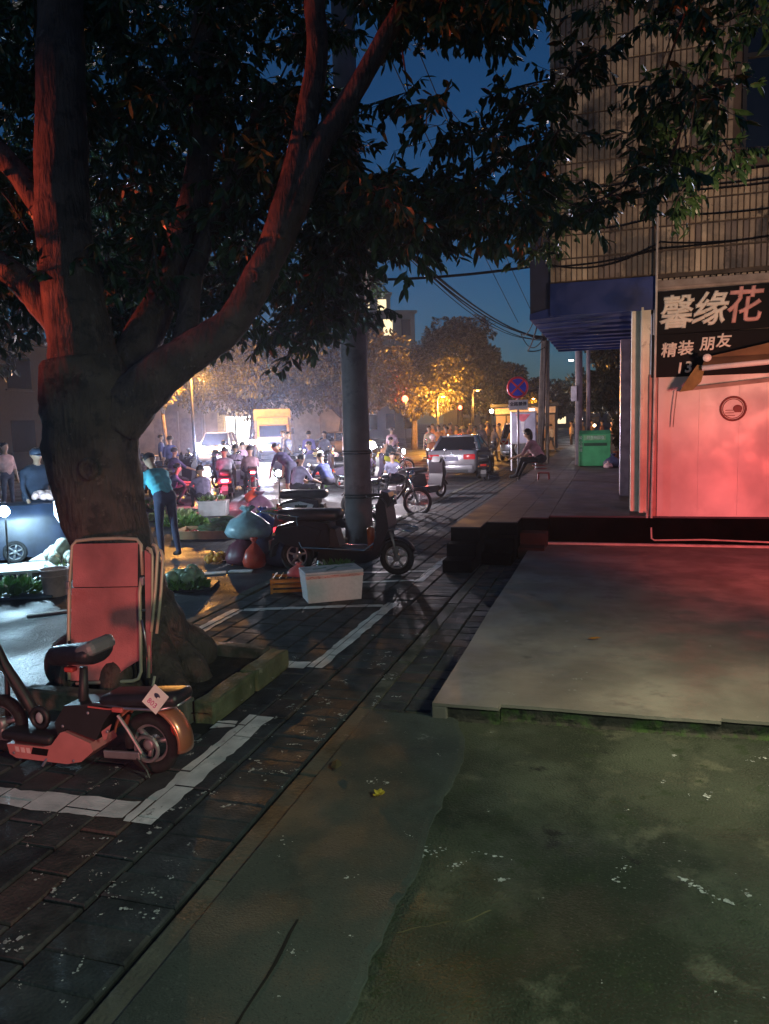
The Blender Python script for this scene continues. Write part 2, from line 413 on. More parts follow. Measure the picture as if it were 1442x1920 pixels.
MB().box((2.6, 11.185, .235), (6.9, .03, .47)).build('riser', M_riser, walk)
# lit ledge strip at the wall foot
MB().rbox((1.9, 10.98, .125), (6.4, .07, .035), .008).build('ledge', mat('ledge_stone', (.55, .50, .46), .6), plat)
MB().rbox((-1.42, 10.55, .12), (.3, .1, .05), .01).build('ledge', MATS['ledge_stone'], plat)

# white droppings and litter flecks on the paving
def splats(n, region, z, parent, sz, name, seed):
    """ragged scuffs: each is a scatter of small irregular flecks round one larger patch"""
    rnd = random.Random(seed); g = MB()
    for _ in range(n):
        x, y = region(rnd); R_ = min(sz*rnd.lognormvariate(0, .5), .028); an = rnd.random()*pi; st_ = rnd.uniform(1.0, 2.2)
        for q in range(rnd.randint(4, 13)):
            d = abs(rnd.gauss(0, 1.0)); th = rnd.random()*6.28; r = R_*rnd.uniform(.12, .42)*(1.5 if q == 0 else 1)/(1+.6*d); k = rnd.randint(6, 9)
            ox, oy = R_*d*cos(th)*st_, R_*d*sin(th)/st_; cx = x+ox*cos(an)-oy*sin(an); cy_ = y+ox*sin(an)+oy*cos(an); c = len(g.v); g.v.append((cx, cy_, z+.0008))
            for i in range(k):
                a = 2*pi*i/k; rr = r*rnd.uniform(.35, 1.3); g.v.append((cx+rr*cos(a)*1.25, cy_+rr*sin(a), z))
            for i in range(k): g.f.append((c, c+1+i, c+1+(i+1) % k))
    g.build(name, mat('droppings', (.50, .52, .50), .7, var=.5, scale=60), parent, kind='stuff')
splats(170, lambda r: (r.uniform(-2.75, -1.65), r.uniform(1.6, 5.2)), .0068, bed, .017, 'droppings', 3)
splats(45, lambda r: (r.gauss(-1.8, .25), r.gauss(5.2, .6)), .0068, bed, .020, 'droppings', 4)
splats(18, lambda r: (r.uniform(-1.45, -.85), r.uniform(1.8, 4.5)), .018, bpy.data.objects['concrete_overlay'], .012, 'droppings', 5)
splats(26, lambda r: (r.uniform(-.7, 1.2), r.uniform(2.0, 4.6)), .003, bpy.data.objects['concrete_apron'], .013, 'droppings', 6)
splats(16, lambda r: (r.choice((-.72, .02, .52, .30, -.55, .6)) + r.gauss(0, .05), r.choice((2.9, 2.55, 3.1, 3.9, 2.1)) + r.gauss(0, .05)), .004, bpy.data.objects['concrete_apron'], .028, 'droppings', 12)
splats(22, lambda r: (r.uniform(-1.0, .9), r.uniform(4.8, 8)), .1155, plat, .014, 'droppings', 7)

# ================================================================== SHOP BUILDING
M_panel = layered('painted_panel', [((.74, .70, .66), 1.0, 0, 0), ((.60, .56, .53), 1.6, .56, .15), ((.40, .36, .33), 5, .70, .06)], rough=(.35, .55), bump=.05, bscale=20)
M_pil = layered('pilaster_plaster', [((.72, .68, .56), 2, 0, 0), ((.40, .36, .28), 3, .58, .1), ((.10, .09, .07), 5, .68, .05)], rough=(.6, .85), bump=.3, bscale=40)
M_grout = mat('tile_grout', (.07, .055, .045), .9, var=.4, scale=5)
TILE = [layered('wall_tile_%d' % i, [(c, 3, 0, 0), ((.12, .11, .095), 1.3, .50, .12), ((.05, .045, .04), 2.3, .56, .08), ((.025, .022, .02), 5, .63, .05)], rough=(.3, .6), bump=.1, bscale=30)
        for i, c in enumerate([(.36, .29, .20), (.27, .22, .16), (.46, .38, .27), (.16, .13, .11)])]
shop = thing('shop_building', 'tile-clad shop building with pale panel front and blue overhang beside the platform', 'building')
MB().box((4.0, 11.55, 1.95), (6.9, .5, 3.48)).build('front_wall', mat('wall_core', (.30, .25, .22), .9), shop)
for i, (x0, x1) in enumerate(((.60, 1.12), (1.123, 1.62), (1.623, 2.7), (2.703, 4.4), (4.403, 6.2))):
    MB().rbox(((x0+x1)/2, 11.275, 1.45), (x1-x0+.002, .05, 2.34), .0012).build('wall_panel', M_panel, shop)
MB().rbox((.535, 11.27, 1.27), (.11, .05, 2.34), .006).build('corner_trim', mat('red_brown_trim', (.42, .22, .19), .5), shop)
MB().rbox((.43, 11.36, 1.95), (.13, .14, 2.84), .006).build('pilaster', M_pil, shop)
MB().rbox((.31, 11.62, 1.95), (.115, .34, 2.84), .006).build('pilaster', mat('cream_plaster', (.75, .70, .56), .7, var=.15), shop)
MB().rbox((.385, 11.33, 1.95), (.03, .12, 2.80), .004).build('pilaster', M_pil, shop)
for y, l, zt, x in ((13.4, 1.3, 2.85, .20), (15.4, 1.6, 2.8, .24), (17.8, 2.2, 2.8, .30), (21, 3.6, 2.8, .34)):
    MB().rbox((x, y+l/2, .52+zt/2-.1), (.15, l*.82, zt-.25), .01).build('shutter', mat('pale_mauve_metal', (.46, .30, .38), .35, metal=.1), shop)
MB().box((.75, 19, 1.95), (.4, 13.4, 2.86)).build('side_wall', mat('side_wall_paint', (.30, .27, .27), .8), shop)
# upper storey that juts out over the walkway
MB().box((2.9, 14.6, 5.96), (7.5, 6.5, 4.46)).build('upper_wall', M_grout, shop)
TW, TH = .073, .315
tm = []
for m in TILE:
    g = MB(); b = .006; x, z = TW/2-.005, TH/2-.010
    g.add([(-x, 0, -z), (x, 0, -z), (x, 0, z), (-x, 0, z), (-x+b, -.012, -z+b), (x-b, -.012, -z+b), (x-b, -.012, z-b), (-x+b, -.012, z-b)],
          [(0, 1, 5, 4), (1, 2, 6, 5), (2, 3, 7, 6), (3, 0, 4, 7), (4, 5, 6, 7)])
    me = g.mesh('tile'); me.materials.append(m); tm.append(me)
rest = [MB() for _ in TILE]; nt_ = 0
for r in range(14):
    z = 3.93 + r*TH
    for i in range(52):
        x = -.82 + i*TW
        if x > 2.6: continue
        if x > 1.50 and 5.15 < z < 7.9: continue
        q = noise.noise((x*1.3, z*1.1, 2)) + random.gauss(0, .35); mi = 2 if q > .45 else 0 if q > 0 else 1 if q > -.4 else 3
        t_ = (random.gauss(0, .006), 0, random.gauss(0, .012))
        if nt_ < 296 and x < 2.0:
            obj('tile', tm[mi], shop, (x, 11.346+random.gauss(0, .0015), z), t_); nt_ += 1
        else:
            me = tm[mi]; rest[mi].add([(v.co.x+x, v.co.y+11.346, v.co.z+z) for v in me.vertices], [tuple(p.vertices) for p in me.polygons])
for mi, g in enumerate(rest):
    if g.v: g.build('upper_tiles', TILE[mi], shop, kind='stuff')
# band of small square tiles over the sign
for r in range(2):
    for i in range(28):
        x = .60 + i*.075; q = random.choice(tm[:3])
        obj('small_tile', q, shop, (x, 11.343, 3.685-r*.078), (0, 0, random.gauss(0, .01)), (.95, 1, .23))
MB().rbox((1.9, 11.31, 3.585), (2.8, .06, .035), .005).build('lintel', mat('lintel_render', (.36, .28, .24), .8), shop)
# upper window opening
wn = MB().box((2.3, 11.338, 6.5), (1.42, .012, 2.6)).build('window', mat('dark_pane', (.006, .007, .01), .12), shop)
for zz in (5.22, 6.4, 7.7): MB().box((2.3, 11.32, zz), (1.44, .05, .05)).build('frame', mat('black_frame', (.02, .02, .02), .5), wn)
for xx in (1.60, 2.3): MB().box((xx, 11.322, 6.45), (.05, .05, 2.4)).build('frame', MATS['black_frame'], wn)
# blue fascia, sloping soffit and edge box of the overhang
M_blue = layered('blue_sheet', [((.008, .030, .17), 1.5, 0, 0), ((.005, .016, .08), 2, .55, .15), ((.04, .10, .28), 3, .66, .1)], rough=(.3, .5), bump=.1, bscale=10)
MB().box((-.14, 11.30, 3.53), (1.42, .05, .44)).build('fascia', M_blue, shop)
sf = MB().add([(-1.14, 11.33, 3.28), (.40, 11.33, 3.36), (.40, 17.8, 3.40), (-1.14, 17.8, 3.34), (-1.14, 11.33, 3.36), (.40, 11.33, 3.72), (.40, 17.8, 3.72), (-1.14, 17.8, 3.42)],
         [(0, 1, 2, 3), (4, 7, 6, 5), (0, 4, 5, 1), (1, 5, 6, 2), (2, 6, 7, 3), (3, 7, 4, 0)]).build('soffit', M_blue, shop)
for k in range(9):
    MB().box((-.37, 11.9+.65*k, 3.30), (1.5, .05, .04)).build('soffit_rib', M_blue, sf)
MB().box((-1.0, 14.4, 4.25), (.28, 6.0, 1.85)).build('edge_box', mat('dark_blue_box', (.012, .018, .05), .5), shop)
# white downpipe with elbow running along the ledge
dp = MB().tube([(.56, 11.20, 5.0), (.555, 11.20, 3.4), (.545, 11.195, 1.6), (.53, 11.19, .62), (.525, 11.19, .33)], .016, 8)
dp.build('downpipe', mat('white_pipe', (.62, .56, .50), .45), shop, smooth=True)
MB().tube([(.525, 11.17, .34), (.53, 11.15, .19), (.57, 11.14, .165), (1.2, 11.13, .185), (2.0, 11.13, .165), (3, 11.13, .17)], .012, 8).build('floor_pipe', MATS['white_pipe'], shop, smooth=True)
MB().tube([(.47, 11.2, .56), (.47, 11.19, .13)], .014, 8).build('floor_pipe', MATS['white_pipe'], shop, smooth=True)
MB().box((2.9, 11.29, .255), (4.6, .02, .05)).build('panel_foot', mat('black_foot', (.015, .013, .012), .8), shop)

# shop sign
M_black = mat('sign_black', (.006, .005, .005), .75, spec=.2)
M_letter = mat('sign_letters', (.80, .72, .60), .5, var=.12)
sg = thing('shop_sign', 'black shop sign with big white Chinese characters over the pale front', 'sign', (0, 11.225, 0))
MB().rbox((1.96, 0, 3.26), (2.84, .05, .56), .006, Matrix.Rotation(-.012, 3, 'Y')).build('board', M_black, sg)
MB().rbox((1.94, .004, 2.68), (2.86, .045, .57), .006).build('board', M_black, sg)
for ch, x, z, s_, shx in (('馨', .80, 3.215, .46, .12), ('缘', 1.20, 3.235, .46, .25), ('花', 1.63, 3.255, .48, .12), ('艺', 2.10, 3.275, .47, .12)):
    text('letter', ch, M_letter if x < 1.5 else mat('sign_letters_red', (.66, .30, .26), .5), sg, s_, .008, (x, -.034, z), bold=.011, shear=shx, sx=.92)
for ch, x, z, s_ in (('精', .72, 2.74, .20), ('装', .93, 2.755, .20), ('朋', 1.20, 2.80, .19), ('友', 1.40, 2.83, .19), ('1', .86, 2.50, .20), ('3', .97, 2.51, .20)):
    text('letter', ch, M_letter, sg, s_, .006, (x, -.03, z), bold=.005, shear=.1)

# awning with roller tube over the shop front
aw = thing('awning', 'brown retractable awning with pale roller tube below the black sign', 'awning', (0, 11.2, 0))
M_aw = mat('awning_fabric', (.30, .16, .07), .85, var=.3, scale=3)
MB().add([(1.16, -.20, 2.62), (3.0, -.20, 2.98), (3.0, -.45, 2.62), (1.10, -.45, 2.50), (1.16, -.17, 2.60), (3.0, -.17, 2.96), (3.0, -.42, 2.60), (1.10, -.42, 2.48)],
         [(0, 1, 2, 3), (4, 7, 6, 5), (0, 4, 5, 1), (1, 5, 6, 2), (2, 6, 7, 3), (3, 7, 4, 0)]).build('canopy', M_aw, aw)
MB().tube([(1.10, -.44, 2.47), (2.0, -.44, 2.52), (3.0, -.44, 2.57)], .034, 12).build('roller_tube', mat('pale_tube', (.92, .82, .74), .35, var=.08), aw, smooth=True)
MB().prism([(.84, 2.18), (1.00, 2.20), (1.10, 2.30), (1.15, 2.50), (1.05, 2.52), (.94, 2.36)], -.36, -.33, 'y').build('side_flap', mat('mustard_fabric', (.24, .17, .06), .9, var=.4, scale=6), aw)
MB().add([(.86, -.035, 2.19), (3, -.035, 2.36), (3, -.05, 2.42), (.9, -.05, 2.24), (.86, -.06, 2.19), (3, -.06, 2.36), (3, -.075, 2.42), (.9, -.075, 2.24)],
         [(0, 1, 2, 3), (4, 7, 6, 5), (0, 4, 5, 1), (1, 5, 6, 2), (2, 6, 7, 3), (3, 7, 4, 0)]).build('arm', mat('awning_arm', (.30, .22, .18), .6), aw)
MB().ell((1.16, -.42, 2.60), .055, .03, .05).build('end_cap', MATS['pale_tube'], aw, smooth=True)
MB().tube([(.83, -.05, 2.2), (.80, -.06, 1.9), (.79, -.05, 1.72)], .007, 6).build('crank_rod', MATS['awning_arm'], aw)

# round medallion on the panel: ring, vase-like shape and bars
md = thing('wall_medallion', 'round dark red paper-cut medallion stuck on the pale panel', 'wall decoration', (1.545, 11.243, 1.945), 0)
M_md = mat('medallion_red', (.20, .05, .04), .6)
MB().torus((0, 0, 0), .155, .014, 'y', 32, 6).build('ring', M_md, md, smooth=True)
MB().torus((0, 0, 0), .128, .005, 'y', 32, 6).build('ring', M_md, md)
MB().ell((.055, 0, .0), .058, .008, .05).build('motif', M_md, md)
MB().prism([(.02, -.05), (.10, -.05), (.11, .0), (.015, .0)], -.006, .006, 'y').build('motif', M_md, md)
for zz, w_ in ((-.02, .10), (-.055, .11), (-.09, .14)): MB().box((-.045, 0, zz), (w_, .008, .009)).build('motif', M_md, md)
# ================================================================== STREET TREE
M_bark = layered('bark', [((.10, .072, .058), 5, 0, 0), ((.045, .034, .028), 7, .52, .1), ((.17, .135, .11), 13, .62, .07)], rough=(.8, .95), bump=1.0, bscale=34, stretch=.22, bdist=.03)
def leaf_mat(name, c1, c2):
    m = mat(name, c1, .38, col2=c2, scale=2.2, spec=.5)
    b = m.node_tree.nodes['Principled BSDF']; b.inputs['Subsurface Weight'].default_value = 0
    return m
M_leaf = leaf_mat('dark_leaf', (.014, .042, .012), (.042, .095, .026))
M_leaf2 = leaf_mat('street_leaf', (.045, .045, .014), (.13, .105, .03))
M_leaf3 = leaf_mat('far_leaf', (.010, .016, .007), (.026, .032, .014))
M_leafy = leaf_mat('yellow_lit_leaf', (.16, .13, .02), (.28, .22, .04))  # yellow lamp light put into the leaf colour
def limb(g, pts, rs, n=14, wob=.03):
    """smooth noisy limb through the points"""
    P = [Vector(p) for p in pts]; Q = []; Rr = []
    for i in range(len(P)-1):
        p0 = P[max(i-1, 0)]; p1 = P[i]; p2 = P[i+1]; p3 = P[min(i+2, len(P)-1)]
        for k in range(9):
            t = k/9; t2 = t*t; t3 = t2*t
            Q.append(.5*((2*p1)+(p2-p0)*t+(2*p0-5*p1+4*p2-p3)*t2+(3*p1-p0-3*p2+p3)*t3)); Rr.append(rs[i]*(1-t)+rs[i+1]*t)
    Q.append(P[-1]); Rr.append(rs[-1])
    k0 = len(g.v); g.tube(Q, Rr, n)
    for i in range(k0, len(g.v)):
        v = Vector(g.v[i]); r = Rr[min((i-k0)//n, len(Rr)-1)]
        c = Q[min((i-k0)//n, len(Q)-1)]; d = (v-c); f = 1 + .07*noise.noise(v*3.1) + .08*noise.noise((v.x*9, v.y*9, v.z*3.0)) + .05*noise.noise(v*16) + .06*noise.noise((v.x*26, v.y*26, v.z*4.5))
        g.v[i] = tuple(c + d*f)
    return g
def leaf(g, p, d, up, L, W):
    """folded pointed leaf with a bent tip"""
    q = d.cross(up)
    if q.length < 1e-4: q = d.orthogonal()
    q.normalize(); nrm = q.cross(d).normalized()
    m1 = p+d*L*.32+nrm*L*.04; m2 = p+d*L*.70+nrm*L*.02; tip = p+d*L-nrm*L*.10
    k = len(g.v)
    g.v += [tuple(p), tuple(m1+q*W-nrm*W*.35), tuple(m1), tuple(m1-q*W-nrm*W*.35), tuple(m2+q*W*.8-nrm*W*.3), tuple(m2), tuple(m2-q*W*.8-nrm*W*.3), tuple(tip)]
    g.f += [(k, k+1, k+2), (k, k+2, k+3), (k+1, k+4, k+5, k+2), (k+2, k+5, k+6, k+3), (k+4, k+7, k+5), (k+5, k+7, k+6)]
def rvec(rnd):
    while True:
        v = Vector((rnd.uniform(-1, 1), rnd.uniform(-1, 1), rnd.uniform(-1, 1)))
        if .05 < v.length < 1: return v

tree = thing('street_tree', 'big forked street tree with thick trunk growing in the kerbed pit', 'tree', (-3.55, 4.98, 0))
def T(p): return (p[0]+3.55, p[1]-4.98, p[2])
g = MB()
limb(g, [T(p) for p in [(-3.46, 4.98, -.05), (-3.50, 4.98, .25), (-3.60, 4.99, .64), (-3.70, 5.0, 1.08), (-3.81, 5.02, 1.55), (-3.84, 5.05, 2.05), (-3.88, 5.06, 2.42)]], [.47, .39, .325, .295, .34, .365, .305], 44)
limb(g, [T(p) for p in [(-3.80, 5.04, 2.1), (-3.88, 5.05, 2.6), (-3.95, 5.08, 3.05), (-3.99, 5.1, 3.45), (-4.0, 5.15, 4.0), (-3.99, 5.2, 4.6), (-4.02, 5.3, 5.3), (-4.1, 5.4, 6.4), (-4.2, 5.6, 7.6)]], [.29, .24, .22, .20, .19, .18, .16, .12, .05], 32)
limb(g, [T(p) for p in [(-3.60, 5.05, 1.95), (-3.35, 5.10, 2.22), (-3.05, 5.16, 2.43), (-2.72, 5.28, 2.66), (-2.49, 5.4, 3.07), (-2.30, 5.5, 3.45), (-2.11, 5.61, 3.92), (-1.87, 5.73, 4.31), (-1.57, 5.88, 4.85), (-1.2, 6.05, 5.5), (-.6, 6.3, 6.2)]], [.21, .18, .145, .12, .115, .105, .09, .075, .065, .055, .03], 32)
limb(g, [T(p) for p in [(-2.40, 5.46, 3.25), (-2.27, 5.54, 3.75), (-2.19, 5.62, 4.16), (-2.12, 5.7, 4.63), (-2.14, 5.76, 5.3), (-2.0, 5.9, 6.2)]], [.13, .10, .09, .08, .07, .03], 12)
limb(g, [T(p) for p in [(-3.82, 5.06, 2.45), (-4.0, 5.09, 2.66), (-4.22, 5.07, 2.9), (-4.42, 5.03, 3.1), (-4.9, 4.95, 3.45), (-5.6, 4.8, 4.2)]], [.16, .14, .12, .11, .09, .05], 12)
limb(g, [T(p) for p in [(-3.98, 5.14, 3.25), (-4.18, 5.16, 3.55), (-4.4, 5.14, 3.87), (-4.6, 5.1, 4.1), (-5.0, 5.0, 4.6), (-5.5, 5.0, 5.5)]], [.12, .10, .09, .085, .07, .03], 12)
limb(g, [T(p) for p in [(-3.7, 5.2, 2.2), (-3.66, 5.7, 2.8), (-3.55, 6.0, 3.4), (-3.43, 6.17, 4.0), (-3.37, 6.26, 4.63), (-3.4, 6.33, 5.3), (-3.3, 6.6, 6.4)]], [.17, .15, .14, .12, .11, .09, .04], 12)
limb(g, [T(p) for p in [(-3.1, 5.2, 2.42), (-3.2, 5.5, 2.8), (-3.25, 5.75, 3.2), (-3.1, 6.1, 3.9), (-2.9, 6.5, 4.8)]], [.10, .085, .075, .06, .03], 10)
for a, r, l in ((-.55, .20, .75), (-.1, .17, .65), (-1.2, .17, .60), (.6, .18, .5), (2.2, .2, .5), (3.6, .2, .5), (4.4, .18, .45)):   # root flare
    d = Vector((cos(a), sin(a), 0))
    limb(g, [(d.x*.08, d.y*.08, .62), (d.x*.26, d.y*.26, .34), (d.x*.5, d.y*.5, .14), (d.x*l, d.y*l, .0), (d.x*(l+.15), d.y*(l+.15), -.06)], [.16, r*.85, r*.75, r*.5, .03], 16)
for kx, ky, kz, kr in ((-3.62, 4.70, 1.62, .07), (-3.92, 4.76, 2.2, .08), (-4.02, 4.92, 3.1, .06), (-2.52, 5.27, 2.98, .05), (-3.40, 4.75, .9, .05)):   # knots and branch scars
    p_ = T((kx, ky, kz)); g.torus(p_, kr*.8, kr*.38, 'y', 16, 8); g.ell(p_, kr*.7, kr*.25, kr*.7)
g.build('trunk', M_bark, tree, smooth=True)
